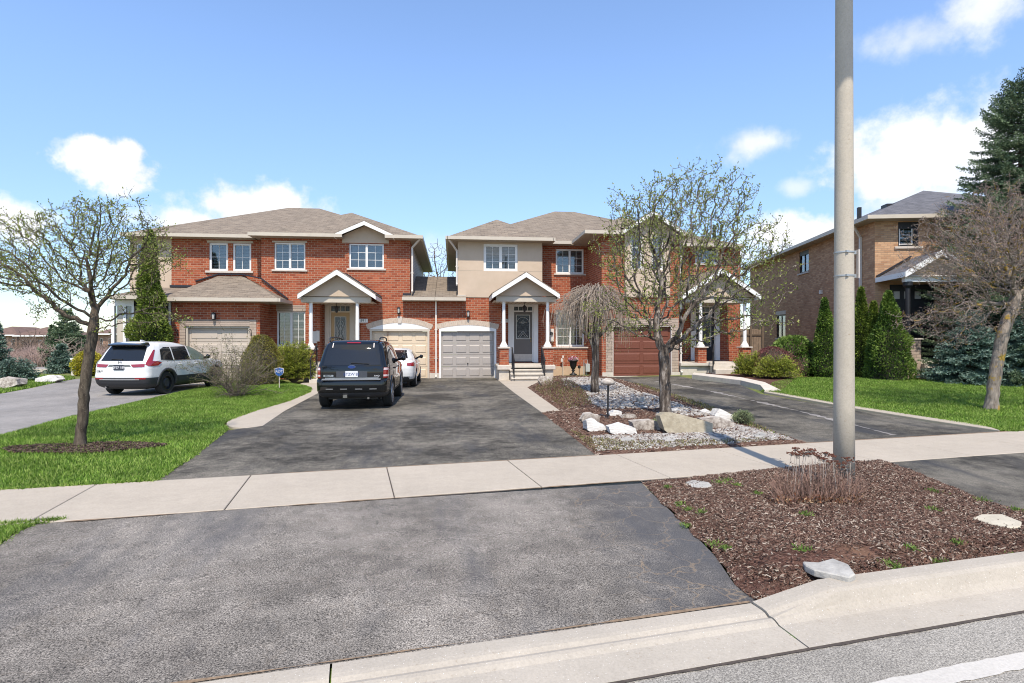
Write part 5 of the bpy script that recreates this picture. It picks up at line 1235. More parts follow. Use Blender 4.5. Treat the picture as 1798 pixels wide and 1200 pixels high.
# roof
r = MB(); ov = .45; hip(r, -ov, 10, -ov, Lh+.4, EZT+.12, .44); rf = r.build('roof', M['shingle_grey'], TH)
g = MB(); g.box(-ov-.12, 10, -ov-.12, -ov, EZT-.02, EZT+.135); g.box(-ov-.12, -ov, -ov, Lh+.4, EZT-.02, EZT+.133); g.build('gutter', M['beige'], rf)
s = MB(); s.box(-ov, 10, -ov, .01, EZT-.03, EZT+.01); s.box(-ov, .01, .01, Lh+.4, EZT-.031, EZT+.01); s.build('soffit', M['soffit'], rf)
vp = MB(); q = TL(1511, 373, 'side', 1.0); vp.box(.9, 1.05, q.y, q.y+.15, EZT+.4, TL(1511, 364, 'side', 1.0).z); q2 = TL(1553, 355, 'side', 4.0); 
vp.box(2.2, 2.7, 3.2, 3.7, EZT+1.0, EZT+1.45)
q3 = TL(1355, 440, 'side', .6); vp.box(.5, .65, q3.y, q3.y+.15, EZT+.3, TL(1355, 438, 'side', .6).z); vp.build('roof_vent', M['black'], rf)
dp = MB(); xx = -.02; yy = TL(1513, 500, 'side').y; dp.box(-.10, -.015, yy-.05, yy+.05, .1, EZT-.5); dp.bar((-.06, yy, EZT-.52), (-ov, yy-.2, EZT-.02), .08); dp.build('downpipe', M['pipe'], TH)
lt = MB(); yy = TL(1443, 513, 'side').y; zz = TL(1443, 513, 'side').z; lt.box(-.10, -.001, yy-.09, yy+.09, zz-.1, zz+.1); lt.build('wall_vent', M['pipe'], TH)
# porch with gable roof
pf = -1.7; gx0 = TL(1533, 0, 'front', -.3).x; e0 = TL(1590, 490, 'front', pf)
ez = TL(1590, 478, 'front', pf).z; xl = TL(1590, 0, 'front', pf).x; xr = TL(1720, 0, 'front', pf).x; apx = TL(1655, 440, 'front', pf)
cx_ = (xl+xr)/2; hz = TL(1655, 440, 'front', pf).z-ez
r = MB(); bk = 0.02
# left slope reaches back along the wall to the corner as a small shed
r.add([(xl, pf, ez), (cx_, pf, ez+hz), (cx_, bk, ez+hz), (.05, bk, ez-.05)], [(0, 1, 2, 3)]); r.add([(xl, pf, ez-.06), (cx_, pf, ez+hz-.06), (cx_, bk, ez+hz-.06), (.05, bk, ez-.11)], [(3, 2, 1, 0)])
r.add([(xr, pf, ez), (xr, bk, ez), (cx_, bk, ez+hz), (cx_, pf, ez+hz), (xr, pf, ez-.06), (xr, bk, ez-.06), (cx_, bk, ez+hz-.06), (cx_, pf, ez+hz-.06)], [(0, 1, 2, 3), (7, 6, 5, 4)])
pr = r.build('porch_roof', M['shingle_grey'], TH)
f = MB(); f.prism([(xl, pf-.04, ez+.03), (cx_, pf-.04, ez+hz+.03), (cx_, pf-.04, ez+hz-.2), (xl, pf-.04, ez-.2)], (0, .045, 0)); f.prism([(cx_, pf-.04, ez+hz+.03), (xr, pf-.04, ez+.03), (xr, pf-.04, ez-.2), (cx_, pf-.04, ez+hz-.2)], (0, .045, 0)); f.bar((xl, pf, ez-.09), (0.03, -.02, ez-.14), .05, .2); f.build('rake_board', M['white'], pr)
f = MB(); f.prism([(xl+.2, pf+.35, ez-.1), (xr-.2, pf+.35, ez-.1), (cx_, pf+.35, ez+hz-.1)], (0, .08, 0)); f.build('tympanum', M['stucco'], pr)
f = MB(); f.box(xl+.1, xr-.1, pf+.22, pf+.42, ez-.36, ez-.12); f.build('beam', M['white'], pr)
f = MB(); f.add([(.05, -.01, ez-.16), (xl+.05, pf+.1, ez-.16), (xr, pf+.1, ez-.16), (xr, -.01, ez-.16)], [(3, 2, 1, 0)]); f.build('porch_ceiling', M['stucco'], pr)
f = MB(); f.bar((0.05, -.03, ez+.03), (cx_-.2, -.03, ez+hz+.02), .05, .14, up=(0, 1, 0)); f.build('roof_flashing', M['flash'], pr)
pxc = TL(1594, 0, 'front', pf+.35).x; zc = TL(1594, 594, 'front', pf+.35).z
f = MB(); f.lathe((pxc, pf+.35, 0), [(.12, zc), (.12, zc+.06), (.085, zc+.12), (.085, ez-.6), (.17, ez-.5), (.17, ez-.35)], 12); f.build('porch_column', M['black'], TH)
f = MB(); f.box(pxc-.2, pxc+.35, pf+.1, pf+.6, 0, zc-.06); f.build('porch_pedestal', M['quoin'], TH); f = MB(); f.box(pxc-.26, pxc+.41, pf+.05, pf+.65, zc-.058, zc); f.build('cap', M['sill'], TH)
f = MB()
for i in range(4): f.box(pxc+.36, pxc+2.2, pf-.1-.3*i, pf+.2-.3*i, 0, .62-.155*i)
f.box(pxc+.36, xr, pf+.2, 0, 0, .75); f.build('steps', M['conc'], TH)
dxa, dxb = TL(1564, 0).x, TL(1640, 0).x; dza, dzb = .75, TL(1600, 500).z
f = MB(); f.box(dxa, dxb, .02, .06, dza-1, dzb); d_ = f.build('entry_surround', M['black'], TH)
f = MB(); zc1, zc2 = TL(1600, 525).z, TL(1600, 514).z
for i in range(4): f.box(dxa+.12+i*.42, dxa+.36+i*.42, .004, .018, zc1, zc2+.05)
f.box(dxa+.15, dxa+.36, .004, .018, TL(1575, 585).z, TL(1575, 540).z); f.build('entry_pane', M['glassw'] if 'glassw' in M else M['blind'], d_)

# ============================================================ LAMP POLE
pb_ = G(1482, 864); pr0 = .109
PL = thing('lamp_post', 'tall round concrete street lamp pole standing in the mulch bed', 'lamp post', (pb_.x, pb_.y, 0))
b = MB(); 
zs = [0, 1, 2, 3, 4, 5, 6, 7, 8, 8.7]; b.tube([(pb_.x, pb_.y, z) for z in zs], [pr0-.0042*z for z in zs], 40)
M['pole'] = concrete('pole_concrete', (.47, .42, .34), .15); b.build('pole', M['pole'], PL, smooth_=True)
b = MB(); b.tube([(pb_.x, pb_.y, 8.1), (pb_.x-.02, pb_.y-.8, 8.4), (pb_.x-.07, pb_.y-1.9, 8.5)], .035, 10); b.build('arm', M['pipe'], PL)
b = MB(); b.box(pb_.x-.24, pb_.x+.06, pb_.y-2.6, pb_.y-1.95, 8.42, 8.54); b.build('lamp_head', M['pipe'], PL, bevel=.03)
b = MB(); pt_ = 6.2
for py in (444, 485):
    z = H+(600-py)/FP*T(1482, pb_.y); rr = pr0-.0042*z+.002
    b.tube_prof((pb_.x, pb_.y, z), [(rr, -.009), (rr+.004, -.008), (rr+.004, .008), (rr, .009)], 32); b.box(pb_.x+rr-.01, pb_.x+rr+.035, pb_.y-.03, pb_.y+.03, z-.02, z+.02)
    b.box(pb_.x-.05, pb_.x-.02, pb_.y-rr-.01, pb_.y-rr+.01, z-.012, z+.012)
b.build('band', plain('steel_band', (.45, .44, .42), .35, .7), PL)
b = MB(); z1 = H+(600-439)/FP*T(1482, pb_.y); z2 = H+(600-489)/FP*T(1482, pb_.y); rr = pr0-.0042*z1+.04
b.box(pb_.x+rr, pb_.x+rr+.012, pb_.y-.05, pb_.y-.01, z2, z1); b.build('sign_bracket', M['pipe'], PL)

# ============================================================ BOULDERS
def rock(name, c, size, rotz, seed, mat, label, cat='boulder', group=None, sub=3, rough=.18, flat=None, tilt=0, cuts=9, stretch=None):
    import bmesh
    bm = bmesh.new(); bmesh.ops.create_icosphere(bm, subdivisions=sub, radius=1)
    r = random.Random(seed); pl = []
    for i in range(cuts):
        n = Vector((r.gauss(0, 1), r.gauss(0, 1), r.gauss(0, .8))).normalized(); pl.append((n, r.uniform(.55, .85)))
    pl.append((Vector((0, 0, 1)), flat or .75)); pl.append((Vector((0, 0, -1)), .6))
    for v in bm.verts:
        for n, d in pl:
            k = v.co.dot(n)
            if k > d: v.co -= n*(k-d)*.92
        from mathutils import noise as mn
        v.co *= 1+rough*(mn.noise(v.co*2.2+Vector((seed, 0, 0))))+rough*.4*mn.noise(v.co*6+Vector((seed, 3, 0)))
    mm = Matrix.Rotation(rotz, 4, 'Z') @ Matrix.Rotation(tilt, 4, 'Y') @ Matrix.Diagonal((*size, 1))
    bm.transform(mm); me = bpy.data.meshes.new(name); bm.to_mesh(me); bm.free(); zmin = min(v.co.z for v in me.vertices)
    me.materials.append(mat); uv_of(me); o = bpy.data.objects.new(name, me); C.objects.link(o); o.location = (c[0], c[1], c[2]-zmin-size[2]*.12)
    tag(o, label, cat, group); return o
def rockmat(name, a, c, bands=False):
    k = NT(name, .9, 0, .15); f = k.noise(2.2, 7, .65); vec = k.scl(k.obj(), (1, 1, 6 if bands else 1)); f2 = k.noise(9, 6, .7, vec)
    k.col(k.ramp(k.math('ADD', k.math('MULTIPLY', f, .5), k.math('MULTIPLY', f2, .5)), [(.38, a), (.5, [(x+y)/2 for x, y in zip(a, c)]), (.62, c)])); k.bump(f2, .6, .03); return k.m
M['rk_w'] = rockmat('white_limestone', (.42, .40, .37), (.72, .70, .66), True); M['rk_t'] = rockmat('tan_sandstone', (.29, .25, .18), (.42, .37, .28)); M['rk_g'] = rockmat('grey_rock', (.17, .14, .115), (.55, .5, .44)); M['rk_f'] = rockmat('slate', (.27, .26, .24), (.46, .44, .40))
def rk(px0, px1, pyb, hpx, dep, *a, **k_):
    c = G((px0+px1)/2, pyb); t = H/((pyb-600)/FP)*1.; t = (H-c.z)/((pyb-600)/FP); wd = (px1-px0)/FP*t/2; h = hpx/FP*t
    c = Vector((c.x, c.y+dep*.4, c.z))
    return rock('boulder', c, (wd*1.25, dep, h*.85), *a, **k_)
# the big slab: a leaning block with a cut face
import bmesh
def hull_block(name, base, pts, mat, label, cat='boulder', bev=.02, disp=.02, seed=1):
    bm = bmesh.new(); vs = [bm.verts.new(Vector(p)) for p in pts]; bmesh.ops.convex_hull(bm, input=vs); bmesh.ops.triangulate(bm, faces=bm.faces)
    for _ in range(4): bmesh.ops.subdivide_edges(bm, edges=[e for e in bm.edges if e.calc_length() > .12], cuts=1, use_grid_fill=False)
    bmesh.ops.triangulate(bm, faces=bm.faces)
    from mathutils import noise as mn
    for v in bm.verts: v.co += Vector((mn.noise(v.co*4+Vector((seed, 0, 0))), mn.noise(v.co*4+Vector((0, seed, 0))), mn.noise(v.co*4+Vector((0, 0, seed)))))*disp
    bmesh.ops.recalc_face_normals(bm, faces=bm.faces)
    me = bpy.data.meshes.new(name); bm.to_mesh(me); bm.free(); me.materials.append(mat); uv_of(me)
    o = bpy.data.objects.new(name, me); C.objects.link(o); o.location = base; tag(o, label, cat); return o
def px_block(name, outline, yoff, mat, label, base_px, thick=.35, lean=.0, **k_):
    """outline in pixels on an upright plane through the base pixel; the block is given real thickness"""
    g = G(*base_px); Y = g.y; pts = []
    for px, py in outline:
        z = Z(px, py, Y); x = X(px, Y); pts.append((x-g.x, (z-g.z)*lean, z-g.z))
    pts += [(x*.96, y+thick, max(z*.93, z-.04)) for x, y, z in pts]
    return hull_block(name, g, pts, mat, label, **k_)
px_block('boulder', [(1163, 732), (1172, 726), (1185, 726), (1236, 739), (1255, 745), (1251, 767), (1182, 767), (1168, 756)], 0, M['rk_t'], 'large flat-faced tan sandstone boulder at the foot of the middle tree, crossed by a shadow', (1210, 768), thick=.32, lean=.25, disp=.015)
px_block('boulder', [(1112, 742), (1150, 739), (1162, 744), (1160, 757), (1128, 762), (1116, 756)], 0, M['rk_g'], 'squat square limestone block just left of the big sandstone boulder', (1138, 762), thick=.3, lean=.3, disp=.02, seed=4)
px_block('boulder', [(1072, 752), (1095, 746), (1118, 752), (1121, 765), (1105, 770), (1074, 762)], 0, M['rk_w'], 'white layered limestone boulder, lowest of the front row in the garden island', (1097, 770), thick=.28, lean=.5, disp=.025, seed=5)
px_block('boulder', [(1031, 741), (1042, 737), (1052, 742), (1066, 748), (1066, 762), (1042, 762), (1031, 755)], 0, M['rk_w'], 'bright white two-humped rock at the left end of the boulder row', (1048, 763), thick=.28, lean=.4, disp=.04, seed=6)
px_block('boulder', [(1023, 739), (1030, 729), (1044, 726), (1058, 730), (1055, 742), (1028, 746)], 0, M['rk_g'], 'mottled brown rock behind the white two-humped rock', (1040, 748), thick=.3, lean=.4, disp=.05, seed=7)
px_block('boulder', [(1238, 738), (1268, 734), (1291, 742), (1290, 755), (1255, 758)], 0, M['rk_g'], 'flat-topped pale stone block right behind the big sandstone boulder', (1268, 758), thick=.35, lean=.3, disp=.02, seed=8)
px_block('boulder', [(1259, 731), (1268, 720), (1279, 723), (1300, 735), (1299, 742), (1265, 740)], 0, M['rk_w'], 'white pointed rock at the right end of the boulder row', (1280, 744), thick=.35, lean=.4, disp=.03, seed=9)
px_block('boulder', [(1070, 729), (1082, 722), (1094, 724), (1092, 733), (1075, 735)], 0, M['rk_w'], 'small white stone between the spotlight stake and the brown rocks', (1083, 736), thick=.25, lean=.4, disp=.03, seed=10)
px_block('boulder', [(1093, 734), (1100, 728), (1116, 727), (1120, 737), (1100, 740)], 0, M['rk_g'], 'small dark brown stone behind the squat limestone block', (1106, 741), thick=.22, lean=.4, disp=.04, seed=11)
px_block('boulder', [(946, 668), (951, 661), (962, 661), (971, 665), (970, 678), (950, 678)], 0, M['rk_g'], 'round two-toned boulder at the foot of the grey door steps', (958, 680), thick=.35, lean=.3, disp=.04, seed=12)
px_block('boulder', [(1178, 722), (1190, 718), (1203, 722), (1200, 728), (1182, 728)], 0, M['rk_w'], 'small pale stone just behind the trunk of the middle tree', (1190, 729), thick=.2, lean=.4, disp=.03, seed=13)
px_block('boulder', [(1235, 724), (1247, 720), (1254, 724), (1252, 730), (1237, 730)], 0, M['rk_w'], 'small white stone on the edge of the right driveway', (1245, 731), thick=.2, lean=.4, disp=.03, seed=14)
px_block('boulder', [(983, 654), (989, 650), (996, 652), (996, 657), (984, 658)], 0, M['rk_g'], 'little brown stone below the tap against the wall', (990, 658), thick=.25, lean=.3, disp=.04, seed=15)
px_block('boulder', [(1121, 699), (1133, 698), (1134, 709), (1122, 710)], 0, M['rk_f'], 'small grey cut block lying on the white gravel', (1128, 710), thick=.2, lean=.1, disp=.01, seed=16)
# left background rocks
px_block('boulder', [(-25, 668), (0, 664), (22, 666), (26, 676), (12, 683), (-28, 684)], 0, M['rk_g'], 'mottled grey boulder at the left edge of the photo', (0, 684), thick=.6, lean=.3, disp=.06, seed=17)
px_block('boulder', [(59, 665), (75, 660), (95, 661), (101, 667), (92, 672), (60, 672)], 0, M['rk_w'], 'long white boulder lying in grass beside the pale driveway', (78, 673), thick=.5, lean=.3, disp=.06, seed=18)
# flat stones in the mulch bed
def flat_stone(pts, h, mat, label, z=None):
    P = [G(px, py, .05) for px, py in pts]; c = sum((Vector(p) for p in P), Vector())/len(P)
    b = MB(); b.prism([(p.x, p.y, max(.042, mz(p.x, p.y)+.02)+.2*h*math.sin(p.x*9)) for p in P], (0, 0, -h-.02)); o = b.build('flat_stone', mat, bevel=.008)
    tag(o, label, 'stone'); return o
flat_stone([(1409, 982), (1436, 984), (1462, 979), (1490, 990), (1502, 1006), (1492, 1011), (1462, 1004), (1430, 997), (1414, 989)], .035, M['rk_f'], 'jagged pale grey flagstone in the mulch just behind the curb')
flat_stone([(1203, 849), (1215, 844), (1245, 851), (1250, 856), (1240, 859), (1215, 857)], .025, M['rk_f'], 'small greenish flat stone in the mulch near the pavement')
flat_stone([(1707, 909), (1722, 905), (1760, 907), (1794, 920), (1792, 927), (1770, 927), (1735, 918)], .03, plain('cream_stone', (.46, .41, .32), .85, var=.15, scale=8), 'cream flat stone at the right edge of the mulch bed')
for pts, lb in (([(1163, 781), (1175, 776), (1190, 778), (1188, 784), (1170, 785)], 'a'),): pass
def flat2(pts, label, mat):
    P = [G(*p) for p in pts]; b = MB(); b.prism([(p.x, p.y, p.z+.085) for p in P], (0, 0, -.05)); tag(b.build('flat_stone', mat, bevel=.01), label, 'stone')
flat2([(1088, 779), (1102, 776), (1116, 779), (1104, 784), (1090, 784)], 'pale round stepping stone in the pebbles under the white boulders', M['rk_f'])
flat2([(1162, 778), (1178, 773), (1190, 777), (1184, 783), (1168, 783)], 'grey flat stone in the pebbles below the big sandstone boulder', M['rk_f'])
flat2([(1243, 772), (1262, 770), (1274, 777), (1262, 781), (1248, 778)], 'dark grey slate in the shadow right of the big sandstone boulder', rockmat('dark_slate', (.13, .13, .13), (.25, .25, .25)))
flat2([(1322, 770), (1334, 766), (1346, 770), (1340, 775), (1326, 775)], 'light grey stone near the right corner of the garden island', M['rk_f'])
# spotlight stake with a stone-like cap
st_ = G(1067, 741); STK = thing('garden_lamp', 'thin black stake carrying a pale rounded stone cap in the garden island', 'garden lamp', (st_.x, st_.y, st_.z))
zt = Z(1067, 676, st_.y); b = MB(); b.tube([(st_.x, st_.y, st_.z), (st_.x+.01, st_.y, zt)], .02, 8); b.build('stake', M['black'], STK)
b = MB(); n = 14; b.lathe((st_.x, st_.y, zt-.01), [(.04, 0), (.14, .02), (.155, .07), (.12, .12), (.05, .15)], 14); b.build('cap', M['rk_g'], STK, smooth_=True)
# blue shield sign in the left juniper
sg = G(490, 686); SG = thing('security_sign', 'small blue shield-shaped security sign on a stake before the left juniper', 'sign', (sg.x, sg.y, sg.z))
x, y = sg.x, sg.y; zc = Z(490, 653, y); b = MB()
sh = [(-.135, .10), (0, .13), (.135, .10), (.135, -.03), (.09, -.10), (0, -.15), (-.09, -.10), (-.135, -.03)]
b.prism([(x+a*1.12, y+.006, zc+c*1.12) for a, c in sh], (0, .012, 0)); b.build('rim', M['pipe'], SG)
b = MB(); b.prism([(x+a, y-.006, zc+c) for a, c in sh], (0, .011, 0)); b.build('shield', plain('sign_blue', (.02, .10, .36), .4), SG)
text_obj('lettering', 'ADT', .13, M['white'], SG, Matrix.Translation((x, y-.009, zc+.01)) @ Matrix.Rotation(R(90), 4, 'X'))
b = MB(); b.bar((x, y+.03, 0), (x, y+.03, zc-.05), .02); b.build('stake', M['pipe'], SG)
# ============================================================ VEHICLES (local frame: x forward, y left, z up, origin under the rear axle)
def paint(name, c, metal=.0, rough=.25, coat=.8, sp=.5):
    k = NT(name, rough, metal, sp); k.b.inputs['Base Color'].default_value = (*c, 1); k.b.inputs['Coat Weight'].default_value = coat; k.b.inputs['Coat Roughness'].default_value = .04; return k.m
M['car_white'] = paint('white_car_paint', (.66, .66, .65)); M['car_black'] = paint('black_car_paint', (.006, .007, .008), .08, 0, .2)
k = NT('car_glass', .02, 0, .38); k.b.inputs['Base Color'].default_value = (.012, .014, .017, 1); k.b.inputs['IOR'].default_value = 1.6; M['car_glass'] = k.m
k = NT('car_glass_clear', .04, 0, .7); k.b.inputs['Base Color'].default_value = (.16, .2, .17, 1); M['car_glass2'] = k.m
M['clad'] = plain('dark_cladding', (.035, .036, .04), .6, var=.08); M['tyre'] = plain('tyre_rubber', (.022, .022, .022), .85, var=.2, scale=20)
M['steel_rim'] = plain('black_steel_rim', (.02, .02, .022), .4); M['alloy'] = plain('alloy', (.45, .46, .48), .3, .85); M['chrome'] = plain('chrome', (.6, .6, .6), .15, 1.)
k = NT('red_lens', .12, 0, .6); k.b.inputs['Base Color'].default_value = (.25, .006, .008, 1); k.b.inputs['Coat Weight'].default_value = 1; M['red'] = k.m
k = NT('clear_lens', .12, 0, .6); k.b.inputs['Base Color'].default_value = (.62, .5, .5, 1); k.b.inputs['Coat Weight'].default_value = 1; M['lens'] = k.m
M['plate_w'] = plain('plate_white', (.65, .66, .68), .5); M['plate_d'] = plain('plate_dark', (.035, .04, .055), .5); M['blue_ink'] = plain('plate_ink', (.03, .06, .2), .5); M['badge_blue'] = plain('badge_blue', (.02, .05, .2), .3)
class Car:
    def __init__(s, root, lay, paintm, kb=.07, kf=.25, clad_z=0, rc=.22):
        s.root = root; s.lay = lay; s.kb = kb; s.kf = kf; s.rc = rc; s.body_m = paintm
        zs = [l[0] for l in lay]; s.z = np.array(zs); s.A = np.array([l[1:4] for l in lay])
        s.x0 = min(l[1] for l in lay); s.x1 = max(l[2] for l in lay); s.clad = clad_z
    def par(s, z): return [float(np.interp(z, s.z, s.A[:, i])) for i in range(3)]
    def sidew(s, x, z):
        xr, xf, hw = s.par(z); xm = (xr+xf)/2; hl = (xf-xr)/2; f = abs(x-xm)/hl
        return hw-.05*f**4
    def outline(s, z, n=14, half=True):
        xr, xf, hw = s.par(z); r = min(s.rc, (xf-xr)*.3, hw*.6); rf = min(s.rc*2.0, (xf-xr)*.4, hw*.8); P = []
        def yx(y, rear): return (xr+s.kb*(y/hw)**2) if rear else (xf-s.kf*(y/hw)**2)
        for i in range(6): y = (hw-r)*i/6; P.append((yx(y, 1), y))
        for i in range(9):
            a = i/8*PI/2; y = hw-.05-r+r*math.sin(a); P.append((yx(hw-r, 1)+r*(1-math.cos(a)), y))
        xa = P[-1][0]; xb = xf-s.kf*((hw-rf)/hw)**2-rf
        for i in range(1, 20):
            x = xa+(xb-xa)*i/20; P.append((x, s.sidew(x, z)))
        for i in range(9):
            a = i/8*PI/2; P.append((xb+rf*math.sin(a), hw-.05-rf+rf*math.cos(a)))
        for i in range(5, -1, -1): y = (hw-rf-.05)*i/6; P.append((yx(y, 0) if i < 5 else (xb+rf+yx(y, 0))/2, y))
        return P
    def ring(s, z):
        P = s.outline(z); return [(x, y, z) for x, y in P]+[(x, -y, z) for x, y in P[-2:0:-1]]
    def build(s, wheels, wr, axle):
        zz = []
        for a, c in zip(s.z, s.z[1:]):
            k_ = max(1, int(round((c-a)/.035))); zz += [a+(c-a)*i/k_ for i in range(k_)]
        zz.append(s.z[-1]); vs = []; fs = []
        for z in zz: vs += s.ring(z)
        n = len(s.ring(zz[0])); m = len(zz)
        for i in range(m-1):
            for k_ in range(n): fs.append((i*n+k_, i*n+(k_+1) % n, (i+1)*n+(k_+1) % n, (i+1)*n+k_)[::-1])
        fs.append(tuple(range(n))); fs.append(tuple((m-1)*n+k_ for k_ in range(n))[::-1])
        me = bpy.data.meshes.new('body'); me.from_pydata(vs, [], fs); me.update()
        me.materials.append(s.body_m); me.materials.append(M['clad']); me.materials.append(M['black'])
        for p in me.polygons:
            p.use_smooth = True
            if p.center.z < s.clad: p.material_index = 1
            if len(p.vertices) > 4: p.material_index = 1 if p.center.z < .5 else 0; p.use_smooth = p.center.z > .5
        # face normals outward
        import bmesh
        bm = bmesh.new(); bm.from_mesh(me); bmesh.ops.recalc_face_normals(bm, faces=bm.faces); bm.to_mesh(me); bm.free()
        o = bpy.data.objects.new('body', me); C.objects.link(o)
        cutters = []
        for x in axle:
            for sd_ in (-1, 1):
                cb = MB(); cb.tube([(x, sd_*.52, wr), (x, sd_*1.2, wr)], wr+.055, 36); c_ = cb.build('cut', M['black']); c_.data.materials.clear(); c_.data.materials.append(M['black']); cutters.append(c_)
                md = o.modifiers.new('b', 'BOOLEAN'); md.operation = 'DIFFERENCE'; md.object = c_; md.solver = 'EXACT'; md.material_mode = 'TRANSFER'
        bpy.context.view_layer.update()
        me2 = bpy.data.meshes.new_from_object(o.evaluated_get(bpy.context.evaluated_depsgraph_get()))
        o.modifiers.clear(); o.data = me2; me2.set_sharp_from_angle(angle=R(38))
        for c_ in cutters: bpy.data.objects.remove(c_)
        o.parent = s.root; s.body = o
        return o
    def side_pt(s, x, z, sd_, off): return Vector((x, sd_*(s.sidew(x, z)+off), z))
    def rear_pt(s, y, z, off):
        P = s.outline(z); ys = [p[1] for p in P[:15]]; xs_2 = [p[0] for p in P[:15]]
        return Vector((float(np.interp(abs(y), ys, xs_2))-off, y, z))
    def wrap_pt(s, u, z, off):                   # arc length from rear centre, sign gives side
        P = s.outline(z); L = [0]
        for a, c in zip(P, P[1:]): L.append(L[-1]+math.hypot(c[0]-a[0], c[1]-a[1]))
        au = abs(u); x = float(np.interp(au, L, [p[0] for p in P])); y = float(np.interp(au, L, [p[1] for p in P]))
        x2 = float(np.interp(au+.02, L, [p[0] for p in P])); y2 = float(np.interp(au+.02, L, [p[1] for p in P]))
        t = Vector((x2-x, y2-y)).normalized(); nn = Vector((-t.y, t.x)); 
        if nn.y < 0 and abs(t.x) > .5: nn = -nn
        nn = Vector((-t.y, t.x))
        return Vector((x+nn.x*off, (y+nn.y*off)*(1 if u >= 0 else -1), z))
    def patch(s, name, poly, proj, mat, parent=None, res=.06, thick=.0):
        pts = []; n = len(poly)
        for i in range(n):
            a = Vector(poly[i]); c = Vector(poly[(i+1) % n]); m = max(1, int((c-a).length/res)); pts += [a.lerp(c, j/m) for j in range(m)]
        e = [(i, (i+1) % len(pts)) for i in range(len(pts))]
        xs_2 = [p.x for p in pts]; ys = [p.y for p in pts]
        gx, gy = np.meshgrid(np.arange(min(xs_2), max(xs_2), res), np.arange(min(ys), max(ys), res)); gx = gx.ravel()+res*.31; gy = gy.ravel()+res*.37
        pl = [tuple(p) for p in pts]; m_ = inpoly(gx, gy, pl); g = np.stack([gx[m_], gy[m_]], 1)
        if len(g): g = g[dist_edge(g, pl) > res*.3]
        vs, _, fs, _, _, _ = delaunay_2d_cdt(pts+[Vector(q) for q in g.tolist()], e, [], 1, 1e-6)
        b = MB(); b.add([proj(v.x, v.y) for v in vs], [tuple(f) for f in fs]); o = b.build(name, mat, parent or s.root, smooth_=True)
        # orient outward from the car axis
        q = o.data.polygons[len(o.data.polygons)//2]; cc = Vector((1.2, 0, .8))
        if q.normal.dot(q.center-cc) < 0: o.data.flip_normals()
        return o
    def side_patch(s, name, poly, mat, sides=(-1, 1), off=.004, parent=None):
        return [s.patch(name, poly, lambda a, c, sd_=sd_: s.side_pt(a, c, sd_, off), mat, parent) for sd_ in sides]
def wheel(root, x, y, r, wdt, rim, style, sd_):
    b = MB(); rr = r*.66 if style != 'alloy' else r*.70
    prof = [(rr, -wdt/2+.01), (r*.93, -wdt/2), (r, -wdt/2+.03), (r, wdt/2-.03), (r*.93, wdt/2), (rr, wdt/2-.01)]
    n = 36; vs = [(x+q*math.cos(2*PI*k_/n), y+h, r+q*math.sin(2*PI*k_/n)) for q, h in prof for k_ in range(n)]
    b.add(vs, [(i*n+k_, (i*n+(k_+1) % n), (i+1)*n+(k_+1) % n, (i+1)*n+k_)[::-1] for i in range(5) for k_ in range(n)])
    w_ = thing('tmp', '', '', (0, 0, 0), world=False); bpy.data.objects.remove(w_)
    t = b.build('tyre', M['tyre'], root, smooth_=False)
    o = y+sd_*wdt/2
    c = MB(); yb = o-sd_*.05
    vs = [(x+q*math.cos(2*PI*k_/n), yy, r+q*math.sin(2*PI*k_/n)) for q, yy in ((rr+.002, o-sd_*.005), (rr-.02, o-sd_*.0), (rr-.03, o-sd_*.07), (.02, o-sd_*.08)) for k_ in range(n)]
    c.add(vs, [(i*n+k_, i*n+(k_+1) % n, (i+1)*n+(k_+1) % n, (i+1)*n+k_) for i in range(3) for k_ in range(n)])
    c.build('wheel_rim', M['steel_rim'] if style == 'steel' else M['black'], t)
    sp = MB()
    if style == 'steel':
        n2 = 24; vs = [(x+q*math.cos(2*PI*k_/n2), yy, r+q*math.sin(2*PI*k_/n2)) for q, yy in ((rr*.62, o-sd_*.045), (rr*.5, o-sd_*.015), (rr*.34, o-sd_*.03), (.001, o-sd_*.03)) for k_ in range(n2)]
        sp.add(vs, [(i*n2+k_, i*n2+(k_+1) % n2, (i+1)*n2+(k_+1) % n2, (i+1)*n2+k_) for i in range(3) for k_ in range(n2)])
        sp.build('wheel_disc', M['clad'], t)
    else:
        for i in range(7):
            a = 2*PI*i/7; sp.bar((x+.03*math.cos(a), o-sd_*.02, r+.03*math.sin(a)), (x+(rr-.01)*math.cos(a), o-sd_*.012, r+(rr-.01)*math.sin(a)), .05, .03, up=(0, 1, 0))
        sp.tube([(x, o-sd_*.04, r), (x, o-sd_*.005, r)], .06, 14); n2 = 36
        vs = [(x+q*math.cos(2*PI*k_/n2), yy, r+q*math.sin(2*PI*k_/n2)) for q, yy in ((rr+.004, o-sd_*.012), (rr+.002, o+sd_*.004), (rr-.03, o-sd_*.01)) for k_ in range(n2)]
        sp.add(vs, [(i*n2+k_, i*n2+(k_+1) % n2, (i+1)*n2+(k_+1) % n2, (i+1)*n2+k_) for i in range(2) for k_ in range(n2)])
        sp.build('spokes', M['alloy'], t)
def arch_trim(car, x, r, mat, sd_, th=.05, a0=-.12, z0=None):
    b = MB(); n = 26; R0 = r+.05; R1 = R0+th
    P = []
    for i in range(n+1):
        a = a0+(PI-2*a0)*i/n; c_, s_ = math.cos(a), math.sin(a); row = []
        for q, off in ((R0-.01, -.03), (R0, .022), (R1, .018), (R1+.005, -.01)):
            px, pz = x+q*c_, r+q*s_; row.append((px, sd_*(car.sidew(px, max(pz, car.z[0]))+off), pz))
        P += row
    b.add(P, [((i*4+j), (i*4+j+1), (i+1)*4+j+1, (i+1)*4+j) for i in range(n) for j in range(3)])
    return b.build('arch_trim', mat, car.root, smooth_=True)
